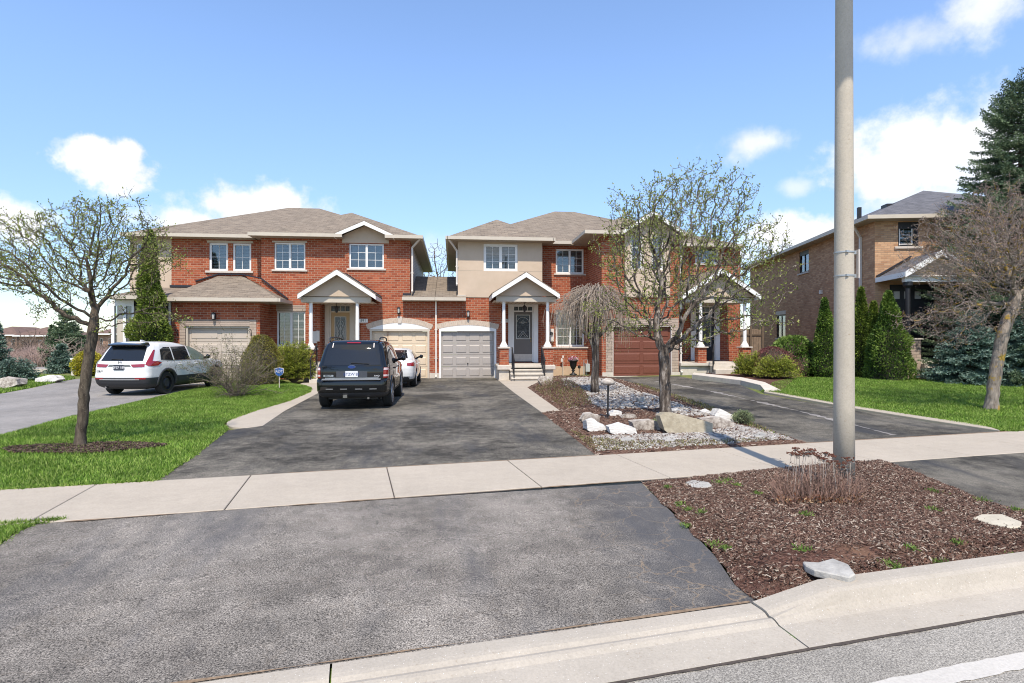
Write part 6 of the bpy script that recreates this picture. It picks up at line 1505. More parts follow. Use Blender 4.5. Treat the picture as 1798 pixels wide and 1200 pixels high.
def rear_text(car, name, s, size, y, z, mat, ext=.004, parent=None):
    p = car.rear_pt(y, z, .012); Mx = Matrix.Translation(p) @ Matrix.Rotation(R(-90), 4, 'Z') @ Matrix.Rotation(R(90), 4, 'X')
    return text_obj(name, s, size, mat, parent or car.root, Mx, ext)
def plate(car, z, w_, h_, txt, dark, off=.02, frame=False):
    p = car.rear_pt(0, z, off); b = MB(); b.box(p.x-.012, p.x, -w_/2, w_/2, z-h_/2, z+h_/2); o = b.build('licence_plate', M['plate_d' if dark else 'plate_w'], car.root, bevel=.004)
    Mx = Matrix.Translation((p.x-.013, 0, z-.005)) @ Matrix.Rotation(R(-90), 4, 'Z') @ Matrix.Rotation(R(90), 4, 'X')
    text_obj('plate_number', txt, h_*.62, M['plate_w'] if dark else M['blue_ink'], o, Mx, .002)
    return o
def mirror(car, x, z, sd_, mat):
    b = MB(); y = sd_*(car.sidew(x, z)+.02); b.tube([(x, y-sd_*.04, z), (x+.02, y+sd_*.07, z+.03), (x+.01, y+sd_*.13, z+.05), (x+.0, y+sd_*.2, z+.05)], [.03, .04, .085, .05], 12)
    return b.build('mirror', mat, car.root, smooth_=True)
def handles(car, xs_2, z, mat):
    for sd_ in (-1, 1):
        for x in xs_2:
            b = MB(); a = car.side_pt(x, z, sd_, .03); c_ = car.side_pt(x+.18, z, sd_, .03); b.tube([car.side_pt(x-.01, z, sd_, .0), a, c_, car.side_pt(x+.19, z, sd_, .0)], .014, 8); b.build('door_handle', mat, car.root, smooth_=True)
def door_lines(car, segs):
    for sd_ in (-1, 1):
        b = MB()
        for s_ in segs:
            P = [car.side_pt(x, z, sd_, .002) for x, z in s_]; b.tube(P, .006, 4)
        b.build('door_gap', M['black'], car.root)

# ---- white crossover on the left driveway
rr_ = G(301.6, 692); HD = R(8); fw = Vector((math.sin(HD), math.cos(HD), 0)); lf = Vector((-fw.y, fw.x, 0)); rw = .36
pos = Vector((rr_.x-.23, rr_.y, 0))+lf*.80; pos.z = .004
SUVW = thing('parked_car', 'white crossover with black steel wheels parked on the pale left driveway', 'car', pos, math.atan2(fw.y, fw.x), world=False)
lay = [(.24, -.74, 3.5, .80), (.30, -.84, 3.66, .88), (.38, -.90, 3.72, .92), (.50, -.945, 3.74, .93), (.60, -.955, 3.74, .935), (.66, -.94, 3.73, .935), (.72, -.925, 3.72, .935), (.85, -.92, 3.68, .932), (.96, -.905, 3.58, .925), (1.02, -.88, 3.3, .915), (1.07, -.85, 2.9, .90), (1.11, -.82, 2.55, .885), (1.25, -.73, 2.27, .845), (1.40, -.63, 1.95, .80), (1.53, -.53, 1.62, .745), (1.60, -.46, 1.35, .70), (1.645, -.38, 1.12, .63), (1.672, -.22, .9, .52), (1.685, 0, .7, .38)]
cw = Car(SUVW, lay, M['car_white'], kb=.09, clad_z=.56); cw.build(None, rw, (0, 2.70))
for x in (0, 2.70):
    for sd_ in (-1, 1): wheel(SUVW, x, sd_*.80, rw, .225, None, 'steel', sd_); arch_trim(cw, x, rw, M['clad'], sd_, .07)
cw.side_patch('side_window', [(-.28, 1.10), (.32, 1.075), (.30, 1.50), (.0, 1.50), (-.20, 1.42)], M['car_glass'], (-1, 1))
cw.side_patch('side_window', [(.38, 1.075), (1.22, 1.06), (1.14, 1.52), (.36, 1.505)], M['car_glass'], (-1, 1))
cw.side_patch('side_window', [(1.28, 1.06), (2.28, 1.06), (2.02, 1.24), (1.66, 1.42), (1.42, 1.50), (1.22, 1.52)], M['car_glass2'], (-1, 1))
cw.patch('rear_window', [(-.66, 1.08), (.66, 1.08), (.60, 1.44), (.56, 1.53), (-.56, 1.53), (-.60, 1.44)], lambda y, z: cw.rear_pt(y, z, .006), M['car_glass'])
cw.patch('windscreen', [(-.72, 1.14), (.72, 1.14), (.56, 1.56), (-.56, 1.56)], lambda y, z: Vector((cw.par(z)[1]-cw.kf*(y/cw.par(z)[2])**2+.005, y, z)), M['car_glass'])
for sd_ in (-1, 1):
    cw.patch('tail_light', [(sd_*.76, .97), (sd_*.85, .92), (sd_*1.18, .93), (sd_*1.33, 1.02), (sd_*1.12, 1.06), (sd_*.92, 1.08), (sd_*.845, 1.42), (sd_*.785, 1.42), (sd_*.765, 1.1)], lambda u, z: cw.wrap_pt(u, z, .012), M['red'])
    cw.patch('tail_light_strip', [(sd_*.34, .975), (sd_*.745, .99), (sd_*.745, .895), (sd_*.42, .885)], lambda u, z: cw.wrap_pt(u, z, .010), M['red'])
    cw.patch('reflector', [(sd_*.50, .52), (sd_*.80, .52), (sd_*.80, .57), (sd_*.50, .57)], lambda u, z: cw.wrap_pt(u, z, .010), M['red'])
cw.patch('tailgate_trim', [(-.36, .905), (.36, .905), (.31, .97), (-.31, .97)], lambda y, z: cw.rear_pt(y, z, .008), plain('grey_trim', (.13, .135, .13), .4))
cw.patch('bumper_strip', [(-.62, .50), (.62, .50), (.62, .525), (-.62, .525)], lambda y, z: cw.rear_pt(y, z, .01), plain('bumper_strip', (.4, .4, .4), .4))
b = MB(); b.prism([(-.44, -.63, 1.61), (-.64, -.57, 1.58), (-.70, 0, 1.59), (-.64, .57, 1.58), (-.44, .63, 1.61), (-.3, .5, 1.655), (-.3, -.5, 1.655)], (0, 0, -.045)); b.build('rear_spoiler', M['car_black'], SUVW, bevel=.012)
b = MB(); p = cw.rear_pt(-.05, 1.12, .02); q = cw.rear_pt(.32, 1.14, .03); b.tube([p, q], [.02, .009], 6); b.build('wiper', M['black'], SUVW)
plate(cw, .885, .31, .155, 'CFZF 189', True, .02)
rear_text(cw, 'badge', 'CR-V', .085, .62, .76, M['black'])
b = MB(); p = cw.rear_pt(.0, 1.03, .012)
for a in (-.04, .04): b.box(p.x-.006, p.x+.01, a*.9-.009, a*.9+.009, .995, 1.065)
b.box(p.x-.006, p.x+.01, -.03, .03, 1.024, 1.036); b.tube([Vector((p.x, .062*math.cos(t*PI/8), 1.03+.05*math.sin(t*PI/8))) for t in range(17)], .006, 4); b.build('emblem', M['chrome'], SUVW)
mirror(cw, 2.05, 1.10, -1, M['car_black']); mirror(cw, 2.05, 1.10, 1, M['car_black']); handles(cw, (.52, 1.42), .93, M['car_white'])
door_lines(cw, [[(.34, 1.05), (.36, .85), (.52, .45), (.6, .36)], [(1.25, 1.05), (1.27, .7), (1.24, .36)], [(2.2, 1.03), (2.22, .7), (2.1, .4)]])
b = MB(); b.tube([cw.side_pt(x, 1.065+.0*x, -1, .004) for x in (-.5, .3, 1.2, 2.2)], .008, 4); b.tube([cw.side_pt(x, 1.065, 1, .004) for x in (-.5, .3, 1.2, 2.2)], .008, 4); b.build('window_trim', M['chrome'], SUVW)
b = MB(); b.tube([(-.88, .45, .27), (-.6, .45, .29)], .03, 10); b.build('exhaust', M['chrome'], SUVW)
b = MB(); b.box(-.6, 3.4, -.62, .62, .2, .3); b.build('underbody', M['black'], SUVW)
b = MB(); b.prism([(.05, -.02, 1.66), (.25, -.02, 1.685), (.1, -.02, 1.73), (.04, -.02, 1.73)], (0, .04, 0)); b.build('aerial', M['car_white'], SUVW)

# ---- black SUV on the shared driveway
p0 = G(685, 712.5); rw = .355
pos = Vector((-2.46, 15.12, .004)); SUVB = thing('parked_car', 'black boxy SUV with roof rails parked behind the white car on the dark driveway', 'car', pos, R(90), world=False)
lay = [(.30, -.78, 3.3, .80), (.36, -.86, 3.45, .86), (.46, -.92, 3.5, .895), (.60, -.935, 3.51, .90), (.70, -.925, 3.51, .905), (.735, -.90, 3.51, .905), (.755, -.845, 3.50, .90), (.95, -.84, 3.46, .90), (1.03, -.83, 3.3, .895), (1.08, -.82, 2.9, .885), (1.12, -.80, 2.45, .87), (1.30, -.72, 2.15, .83), (1.48, -.64, 1.84, .785), (1.60, -.57, 1.6, .74), (1.66, -.50, 1.42, .69), (1.70, -.38, 1.2, .60), (1.718, -.1, .9, .46)]
cb_ = Car(SUVB, lay, M['car_black'], kb=.06, clad_z=.42, rc=.16); cb_.build(None, rw, (0, 2.62))
for x in (0, 2.62):
    for sd_ in (-1, 1): wheel(SUVB, x, sd_*.785, rw, .235, None, 'alloy', sd_); arch_trim(cb_, x, rw, M['car_black'], sd_, .06)
cb_.side_patch('side_window', [(-.42, 1.13), (.22, 1.12), (.22, 1.56), (-.22, 1.56)], M['car_glass'])
cb_.side_patch('side_window', [(.29, 1.12), (1.12, 1.10), (1.08, 1.58), (.29, 1.56)], M['car_glass'])
cb_.side_patch('side_window', [(1.19, 1.10), (2.20, 1.12), (1.86, 1.38), (1.6, 1.56), (1.15, 1.58)], M['car_glass'])
cb_.patch('rear_window', [(-.68, 1.10), (.68, 1.10), (.66, 1.3), (.60, 1.60), (-.60, 1.60), (-.66, 1.3)], lambda y, z: cb_.rear_pt(y, z, .008), M['car_glass'])
cb_.patch('windscreen', [(-.72, 1.16), (.72, 1.16), (.56, 1.58), (-.56, 1.58)], lambda y, z: Vector((cb_.par(z)[1]-cb_.kf*(y/cb_.par(z)[2])**2+.005, y, z)), M['car_glass'])
for sd_ in (-1, 1):
    tl = cb_.patch('tail_light', [(sd_*.75, .78), (sd_*.98, .78), (sd_*1.02, 1.03), (sd_*.76, 1.04)], lambda u, z: cb_.wrap_pt(u, z, .012), M['red'])
    cb_.patch('clear_band', [(sd_*.755, .975), (sd_*1.0, .975), (sd_*1.0, 1.025), (sd_*.765, 1.03)], lambda u, z: cb_.wrap_pt(u, z, .015), M['lens'], tl)
    cb_.patch('clear_band', [(sd_*.755, .815), (sd_*.985, .815), (sd_*.985, .86), (sd_*.755, .86)], lambda u, z: cb_.wrap_pt(u, z, .015), M['lens'], tl)
    b = MB(); b.tube([(-.42, sd_*.60, 1.68), (-.34, sd_*.62, 1.755), (-.2, sd_*.625, 1.775), (.5, sd_*.63, 1.785), (1.1, sd_*.61, 1.76), (1.25, sd_*.60, 1.69)], .019, 8); b.build('roof_rail', M['alloy'] if sd_ > 5 else M['black'], SUVB, smooth_=True)
bs = plain('bumper_step', (.16, .17, .18), .5); b = MB(); b.prism([(-.945, -.70, .735), (-.95, 0, .735), (-.945, .70, .735), (-.84, .70, .757), (-.84, -.70, .757)], (0, 0, .012)); b.build('bumper_step', bs, SUVB)
for i, y in enumerate((-.52, -.18, .18, .52)):
    cb_.patch('bumper_pad', [(y-.085, .505), (y+.085, .505), (y+.085, .53), (y-.085, .53)], lambda a, z: cb_.rear_pt(a, z, .012), M['alloy'])
cb_.patch('plate_recess', [(-.37, .80), (.37, .80), (.37, .95), (-.37, .95)], lambda y, z: cb_.rear_pt(y, z, .004), plain('recess', (.05, .055, .065), .5))
cb_.patch('tailgate_chrome', [(-.64, .772), (.64, .772), (.64, .790), (-.64, .790)], lambda y, z: cb_.rear_pt(y, z, .012), M['alloy'])
plate(cb_, .878, .30, .15, 'BTZW 81', False, .02)
cb_.patch('brake_light', [(-.17, 1.635), (.17, 1.635), (.17, 1.66), (-.17, 1.66)], lambda y, z: cb_.rear_pt(y, z, .012), M['red'])
b = MB(); p = cb_.rear_pt(0, 1.05, .012); b.tube([Vector((p.x+.005, 0, 1.05)), Vector((p.x-.012, 0, 1.05))], 1., 24); b.v = [(x, y*.085, 1.05+(z-1.05)*.034) for x, y, z in b.v]; em = b.build('emblem', M['badge_blue'], SUVB)
b = MB(); b.tube([Vector((p.x-.008, .09*math.cos(t*PI/10), 1.05+.038*math.sin(t*PI/10))) for t in range(21)], .005, 4); b.build('emblem_ring', M['chrome'], em)
rear_text(cb_, 'emblem_script', 'Ford', .05, 0, 1.05, M['plate_w'], .006)
cb_.patch('name_strip', [(.44, .815), (.68, .815), (.68, .86), (.44, .86)], lambda y, z: cb_.rear_pt(y, z, .008), M['alloy']); rear_text(cb_, 'badge', 'ESCAPE', .045, .56, .838, M['black'])
rear_text(cb_, 'badge', 'AWD', .055, -.60, .83, M['plate_w'])
b = MB(); p = cb_.rear_pt(.02, 1.15, .02); q = cb_.rear_pt(-.40, 1.13, .03); b.tube([p, q], [.018, .008], 6); b.build('wiper', M['black'], SUVB)
for y in (-.5, .5): 
    b = MB(); b.bar(cb_.rear_pt(y, 1.52, .016), cb_.rear_pt(y*.99, 1.63, .016), .022); b.build('hinge', M['pipe'], SUVB)
mirror(cb_, 1.95, 1.14, -1, M['car_black']); mirror(cb_, 1.95, 1.14, 1, M['car_black']); handles(cb_, (.40, 1.3), .98, M['car_black'])
door_lines(cb_, [[(.25, 1.1), (.27, .85), (.45, .5)], [(1.16, 1.1), (1.17, .6), (1.16, .45)]])
b = MB(); b.box(-.6, 3.2, -.6, .6, .24, .36); b.build('underbody', M['black'], SUVB)
b = MB(); b.tube([(-.86, -.4, .29), (-.5, -.4, .3)], .028, 10); b.box(-.9, -.7, .10, .2, .30, .37); b.build('exhaust', M['chrome'], SUVB)

# ---- white sedan by the cream garage
rw = .325; pos = Vector((-2.25, 21.62, .004)); SEDN = thing('parked_car', 'white sedan parked between the black SUV and the cream garage door', 'car', pos, R(90), world=False)
lay = [(.20, -.75, 3.3, .76), (.28, -.90, 3.5, .86), (.40, -.98, 3.58, .89), (.55, -1.0, 3.6, .90), (.72, -1.0, 3.56, .905), (.86, -.98, 3.35, .90), (.93, -.95, 2.95, .885), (.97, -.93, 2.5, .87), (1.0, -.86, 2.3, .85), (1.04, -.42, 2.12, .82), (1.15, -.16, 1.92, .78), (1.27, .12, 1.68, .71), (1.35, .36, 1.45, .65), (1.40, .58, 1.22, .56), (1.425, .75, 1.05, .42)]
cs = Car(SEDN, lay, M['car_white'], kb=.16, clad_z=.3, rc=.3); cs.build(None, rw, (0, 2.72))
for x in (0, 2.72):
    for sd_ in (-1, 1): wheel(SEDN, x, sd_*.79, rw, .215, None, 'alloy', sd_)
cs.side_patch('side_window', [(.02, 1.02), (1.0, .99), (.98, 1.33), (.42, 1.30)], M['car_glass'])
cs.side_patch('side_window', [(1.06, .99), (2.05, 1.0), (1.62, 1.24), (1.3, 1.34), (1.04, 1.34)], M['car_glass'])
cs.patch('rear_window', [(-.60, 1.06), (.60, 1.06), (.50, 1.35), (-.50, 1.35)], lambda y, z: cs.rear_pt(y, z, .008), M['car_glass'])
cs.patch('windscreen', [(-.66, 1.05), (.66, 1.05), (.5, 1.36), (-.5, 1.36)], lambda y, z: Vector((cs.par(z)[1]-cs.kf*(y/cs.par(z)[2])**2+.005, y, z)), M['car_glass'])
for sd_ in (-1, 1): cs.patch('tail_light', [(sd_*.62, .81), (sd_*1.05, .78), (sd_*1.16, .88), (sd_*.95, .93), (sd_*.62, .90)], lambda u, z: cs.wrap_pt(u, z, .010), M['red'])
cs.patch('rear_diffuser', [(-.68, .30), (.68, .30), (.72, .42), (-.72, .42)], lambda y, z: cs.rear_pt(y, z, .006), M['clad'])
plate(cs, .62, .30, .15, 'CAKR 207', False)
mirror(cs, 1.95, 1.02, -1, M['car_black']); mirror(cs, 1.95, 1.02, 1, M['car_black']); handles(cs, (.4, 1.25), .84, M['car_white']); door_lines(cs, [[(.98, .98), (1.0, .6), (.97, .35)], [(.1, .98), (.3, .7), (.42, .4)]])
b = MB(); b.box(-.7, 3.2, -.6, .6, .16, .26); b.build('underbody', M['black'], SEDN)
# ============================================================ TREES AND PLANTS
from mathutils.kdtree import KDTree
def grow(trunk, att, step=.12, di=1.2, dk=.2, iters=90, jit=.25, up=.08, seed=1):
    r = random.Random(seed); nodes = [Vector(p) for p in trunk]; par = [-1]+list(range(len(trunk)-1)); att = [Vector(a) for a in att]; start = len(nodes)-2
    alive = att
    for it in range(iters):
        if not alive: break
        kd = KDTree(len(nodes)-max(0, start))
        for i in range(max(0, start), len(nodes)): kd.insert(nodes[i], i)
        kd.balance(); acc = {}; rest = []
        for a in alive:
            co_, i, d = kd.find(a)
            if d < dk: continue
            rest.append(a)
            if d < di or it < 14: acc.setdefault(i, Vector()); acc[i] += (a-nodes[i]).normalized()
        alive = rest; new = 0
        for i, v in acc.items():
            if v.length < 1e-6: continue
            v = v.normalized()+Vector((r.gauss(0, jit), r.gauss(0, jit), r.gauss(0, jit)+up)); q = nodes[i]+v.normalized()*step
            nodes.append(q); par.append(i); new += 1
        if not new: break
    return nodes, par
def radii(nodes, par, tip=.004, p=2.3, base=None):
    n = len(nodes); w = [0.]*n; ch = [0]*n
    for i in range(n-1, 0, -1):
        if w[i] == 0: w[i] = tip**p
        if par[i] >= 0: w[par[i]] += w[i]; ch[par[i]] += 1
    rad = [max(x, tip**p)**(1/p) for x in w]
    if base:
        mx = max(rad); rad = [tip+(base-tip)*((x-tip)/(mx-tip))**1.22 if x > tip else tip for x in rad]
    return rad, ch
def limbs(name, nodes, par, rad, mat, parent, thr=0., label=None):
    """tubes along chains of nodes"""
    n = len(nodes); kids = [[] for _ in range(n)]
    for i in range(1, n):
        if par[i] >= 0: kids[par[i]].append(i)
    b = MB(); used = [False]*n; stack = [0]
    while stack:
        i = stack.pop(); chain = ([par[i]] if par[i] >= 0 else [])+[i]; j = i
        while kids[j]:
            ks = sorted(kids[j], key=lambda q: -rad[q]); stack += ks[1:]; j = ks[0]; chain.append(j)
        rr = [rad[q] for q in chain]; 
        if par[i] >= 0: rr[0] = min(rr[0], rr[1]*1.25)
        if len(chain) > 1:
            P = [nodes[q] for q in chain]; sides = 10 if max(rr) > .05 else (6 if max(rr) > .015 else (4 if max(rr) > .008 else 3))
            b.tube(P, rr, sides, cap=False)
    return b.build(name, mat, parent, smooth_=True)
def ell(Y, specs, n, zmin=None):
    """points in ellipsoids given as (px, py, rx, ry, rdepth, dy) on the plane Y"""
    out = []; vols = [rx*ry*rd for _, _, rx, ry, rd, _ in specs]; tv = sum(vols)
    for (px, py, rx, ry, rd, dy), v in zip(specs, vols):
        m = max(3, int(n*v/tv)); s = T(px, Y)/FP; c = np.array([X(px, Y), Y+dy, Z(px, py, Y)])
        kc = max(2, m//28); qc = rng.normal(size=(kc, 3)); qc /= np.linalg.norm(qc, axis=1)[:, None]; qc *= rng.random((kc, 1))**(1/2.2)
        q = qc[rng.integers(0, kc, m)]+rng.normal(size=(m, 3))*.14*(26/kc)**.2; out.append(c+q*np.array([rx*s, rd, ry*s]))
    return np.concatenate(out)
def bud_leaves(name, nodes, rad, mat, parent, thin, per, L, Wd, seed=1, spread=.05):
    idx = [i for i in range(1, len(nodes)) if rad[i] < thin]; P = np.array([nodes[i] for i in idx]); P = np.repeat(P, per, axis=0)+rng.normal(size=(len(P)*per, 3))*spread
    return leaves(name, P, L, Wd, mat, parent, dirs=np.tile((0, 0, 1.), (len(P), 1)), jit=.9)
def twigs(nodes, par, rad, thin, prob, L, seed, up=.4):
    r = random.Random(seed); n = len(nodes)
    for i in range(1, n):
        if rad[i] < thin and r.random() < prob:
            d = (nodes[i]-nodes[par[i]]).normalized(); v = (d*.8+Vector((r.gauss(0, .8), r.gauss(0, .8), r.gauss(0, .6)+up))).normalized(); k_ = i
            for s_ in range(2):
                nodes.append(nodes[k_]+v*L*r.uniform(.5, 1.1)); par.append(k_); k_ = len(nodes)-1; v = (v+Vector((r.gauss(0, .3), r.gauss(0, .3), r.gauss(0, .3)))).normalized()
    return nodes, par
M['leaf_spring'] = leafmat('spring_leaves', [(.14, .18, .03), (.22, .26, .05), (.30, .33, .09), (.18, .22, .045), (.38, .38, .14)], .35)
M['bud_pink'] = leafmat('pink_buds', [(.27, .18, .155), (.38, .27, .235), (.20, .13, .115), (.46, .37, .33)], .2)
M['twig'] = plain('twig_bark', (.13, .095, .08), .9, var=.4, scale=20); M['twig_grey'] = plain('grey_twig_bark', (.30, .245, .195), .9, var=.4, scale=16)
k = NT('lichen_bark', .9, 0, .1); k.col(k.mix(k.ramp(k.noise(4.5, 4, .6), [(.55, 0.), (.62, .85)]), k.ramp(k.noise(14, 5, .7, k.scl(k.obj(), (1, 1, .3))), [(.35, (.13, .105, .085)), (.65, (.34, .29, .245))]), (.34, .22, .03))); k.bump(k.noise(30, 4, .7, k.scl(k.obj(), (1, 1, .25))), .8, .02); M['lichen'] = k.m
k = NT('tree_bark', .95, 0, .1); n_ = k.noise(16, 5, .75, k.scl(k.obj(), (1, 1, .3))); k.col(k.mix(k.ramp(k.noise(60, 2), [(.66, 0.), (.72, .6)]), k.ramp(n_, [(.35, (.045, .035, .028)), (.65, (.15, .12, .09))]), (.33, .28, .2))); k.bump(n_, .8, .02); M['bark'] = k.m
k = NT('pale_tree_bark', .95, 0, .1); n_ = k.noise(9, 6, .75, k.scl(k.obj(), (1, 1, .22))); k.col(k.ramp(n_, [(.38, (.04, .032, .027)), (.52, (.13, .105, .085)), (.64, (.40, .35, .30))])); k.bump(n_, .9, .025); M['bark_pale'] = k.m
def make_tree(label, trunk_px, specs, natt, base_r, leafm, barkm, per, Ls, seed, group=None, step=.12, dk=.16, twigp=.5, twigL=.09, tip=.0035, jit=.28, thin=.012, kind='tree', trunk_dy=None, twigm=None, spread=.05):
    g = G(*trunk_px[0]); Y = g.y; t = thing(kind, label, 'tree', g, group=group)
    tr = [g-Vector((0, 0, .05))]
    ks = [Vector((X(px, Y), Y, Z(px, py, Y))) for px, py in trunk_px[1:]]
    pts = [g]+ks
    for a, c in zip(pts, pts[1:]):
        m = max(1, int((c-a).length/step)); tr += [a.lerp(c, (i+1)/m)+Vector((random.gauss(0, .006), random.gauss(0, .006), 0)) for i in range(m)]
    att = ell(Y, specs, natt); nodes, par = grow(tr, att, step=step, di=1.6, dk=dk, jit=jit, seed=seed)
    nodes, par = twigs(nodes, par, radii(nodes, par, tip)[0], thin, twigp, twigL, seed)
    rad, ch = radii(nodes, par, tip, 2.35, base_r)
    rad[0] *= 1.35; rad[1] *= 1.15
    limbs('trunk', nodes, par, rad, barkm, t)
    if leafm: bud_leaves('crown', nodes, rad, leafm, t, thin*.8, per, Ls[0], Ls[1], spread=spread)
    return t
# left tree
make_tree('budding tree in the mulch ring on the left lawn', [(140, 786), (146, 720), (152, 650), (163, 585), (166, 560)],
          [(150, 444, 138, 86, 1.3, 0), (30, 490, 75, 75, 1.0, 0), (-40, 440, 80, 60, .9, 0), (228, 418, 62, 60, 1.0, .1), (262, 545, 55, 30, .7, 0), (280, 448, 26, 34, .6, 0), (90, 395, 55, 30, .8, 0), (165, 366, 38, 16, .6, 0), (240, 362, 30, 16, .5, 0)],
          4000, .076, M['leaf_spring'], M['bark'], 2, (.038, .021), 3, step=.09, dk=.11, twigp=.7, twigL=.07, tip=.0033, spread=.022)
# middle tree
make_tree('budding tree with pale trunk in the middle garden island', [(1168, 734), (1168, 690), (1167, 645), (1165, 622)],
          [(1192, 436, 144, 124, 1.9, 0), (1098, 432, 58, 85, 1.4, 0), (1290, 470, 65, 110, 1.4, 0), (1300, 560, 60, 40, 1.2, 0), (1095, 545, 65, 50, 1.2, 0), (1248, 336, 62, 36, 1.0, 0), (1092, 354, 34, 27, .8, 0), (1335, 430, 32, 40, .7, 0), (1210, 590, 60, 30, .9, 0), (1180, 372, 50, 28, .9, 0)],
          4300, .12, M['leaf_spring'], M['bark_pale'], 2, (.054, .03), 5, step=.12, dk=.15, twigp=.65, twigL=.09, tip=.0045, thin=.014, spread=.03)
# right bare tree
make_tree('bare pinkish-twigged tree with yellow lichen on its trunk on the right lawn', [(1740, 720), (1744, 680), (1752, 630), (1764, 575), (1780, 540), (1784, 520)],
          [(1760, 440, 125, 110, 2.0, 0), (1705, 470, 75, 85, 1.5, 0), (1850, 440, 110, 120, 1.8, 0), (1630, 560, 62, 38, 1.0, 0), (1720, 560, 90, 45, 1.2, .0), (1700, 390, 60, 40, 1.0, 0), (1850, 560, 80, 40, 1, 0)],
          6200, .13, M['bud_pink'], M['lichen'], 2, (.030, .017), 8, step=.115, dk=.13, twigp=1., twigL=.09, tip=.0042, thin=.016, spread=.04, twigm=1)
def weeping():
    g = G(1045, 694); Y = g.y; t = thing('weeping_tree', 'small weeping tree with bare hanging twigs in front of the white lower window', 'tree', g)
    b = MB(); P = [g-Vector((0, 0, .05))]+[Vector((X(px, Y), Y, Z(px, py, Y))) for px, py in ((1044, 670), (1046, 640), (1045, 612), (1043, 596), (1047, 580))]
    b.tube(P, [.15, .12, .105, .11, .17, .11], 14)
    for a, px, py in ((0, 1012, 572), (1, 1075, 565), (2, 1040, 545), (3, 1062, 545), (4, 1025, 548)):
        e = Vector((X(px, Y), Y+rng.uniform(-.4, .4), Z(px, py, Y))); b.tube([P[4], (P[4]+e)/2+Vector((0, 0, -.05)), e], [.10, .06, .035], 8)
    b.build('trunk', M['bark_pale'], t, smooth_=True)
    s = MB(); r = random.Random(5); cx, cz = X(1043, Y), Z(1043, 545, Y); tips = []
    top = Z(1043, 493, Y)
    for i in range(500):
        a = r.uniform(0, 2*PI); rr = r.uniform(.25, 1.18)**.8; st_ = Vector((cx+r.gauss(0, .15), Y+r.gauss(0, .15), cz+r.uniform(-.1, .35))); d = Vector((math.cos(a), math.sin(a), 0))
        ap = st_+d*rr*.5; ap.z = top-.25*rr**2-r.uniform(0, .55); ap2 = st_+d*rr; ap2.z = ap.z-.18*rr-r.uniform(0, .12); L = r.uniform(.45, 1.25)
        end = ap2+d*r.uniform(.0, .18); end.z = max(ap2.z-L, .75); mid = ap2.lerp(end, .5)+d*.06
        m0 = st_.lerp(ap, .55); m0.z += .12
        s.tube([st_, m0, ap, ap2, mid+Vector((r.gauss(0, .03), r.gauss(0, .03), 0)), end], [.011, .009, .0075, .0065, .0055, .0035], 3, cap=False); tips.append(end)
        if r.random() < .5: s.tube([ap2, ap2+Vector((r.gauss(0, .12), r.gauss(0, .12), -r.uniform(.2, .7)))], [.005, .003], 3, cap=False)
    s.build('hanging_twigs', M['twig_grey'], t)
    P = np.array(tips); P = np.concatenate([P+rng.normal(size=P.shape)*.08 for _ in range(3)]); leaves('buds', P, .03, .015, M['leaf_spring'], t)
weeping()

# ---- evergreen foliage helpers
def blob_noise(P, s, seed):
    from mathutils import noise as mn
    return np.array([mn.noise(Vector(p)*s+Vector((seed, seed*.7, 0))) for p in P.tolist()])
def shell(c, prof, h, n, seed, lump=.22, ls=1.6, inner=.25, sq=1.0):
    """points around a body of revolution: prof(t) = radius at height fraction t"""
    t = rng.random(n)**.9; a = rng.uniform(0, 2*PI, n); rad = np.array([prof(x) for x in t])
    d = np.stack([np.cos(a), np.sin(a), np.zeros(n)], 1); q = np.stack([np.cos(a)*rad, np.sin(a)*rad, t*h], 1)
    ln = blob_noise(q, ls, seed); depth = 1-rng.random(n)**2*inner; k_ = (1+lump*ln*1.6)*depth
    P = q*np.stack([k_, k_, np.ones(n)], 1); P[:, 1] *= sq
    P += rng.normal(size=P.shape)*.02
    return P+np.array(c), d, ln
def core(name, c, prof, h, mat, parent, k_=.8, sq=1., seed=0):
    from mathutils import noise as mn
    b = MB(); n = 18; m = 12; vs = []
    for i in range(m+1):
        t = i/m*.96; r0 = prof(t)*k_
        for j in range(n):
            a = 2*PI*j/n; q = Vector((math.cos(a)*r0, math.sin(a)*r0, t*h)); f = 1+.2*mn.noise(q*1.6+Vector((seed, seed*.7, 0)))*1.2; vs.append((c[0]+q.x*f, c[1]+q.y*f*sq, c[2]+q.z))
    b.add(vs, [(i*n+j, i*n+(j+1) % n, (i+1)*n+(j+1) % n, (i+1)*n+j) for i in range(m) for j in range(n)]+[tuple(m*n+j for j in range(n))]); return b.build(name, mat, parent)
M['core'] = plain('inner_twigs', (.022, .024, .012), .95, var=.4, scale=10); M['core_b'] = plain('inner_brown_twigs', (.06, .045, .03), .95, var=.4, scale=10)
M['cedar'] = leafmat('cedar_foliage', [(.068, .108, .016), (.121, .176, .024), (.189, .257, .038), (.270, .338, .054), (.095, .142, .020)], .15, clump=2.2)
M['cedar_dk'] = leafmat('dark_cedar_foliage', [(.044, .091, .018), (.088, .161, .028), (.149, .236, .038), (.228, .315, .060)], .15, clump=2.2)
M['juniper'] = leafmat('juniper_foliage', [(.09, .13, .018), (.22, .27, .035), (.36, .40, .055), (.48, .50, .09)], .3, clump=3)
M['jun_dk'] = leafmat('dark_juniper', [(.065, .104, .023), (.130, .182, .039), (.221, .286, .065), (.325, .377, .091)], .2, clump=3)
M['spruce'] = leafmat('blue_spruce_needles', [(.056, .105, .077), (.105, .175, .133), (.182, .266, .210), (.294, .392, .322)], .05, clump=1.5); M['spruce_g'] = leafmat('green_spruce_needles', [(.054, .088, .047), (.101, .155, .081), (.162, .230, .121), (.257, .324, .189)], .05, clump=1.2)
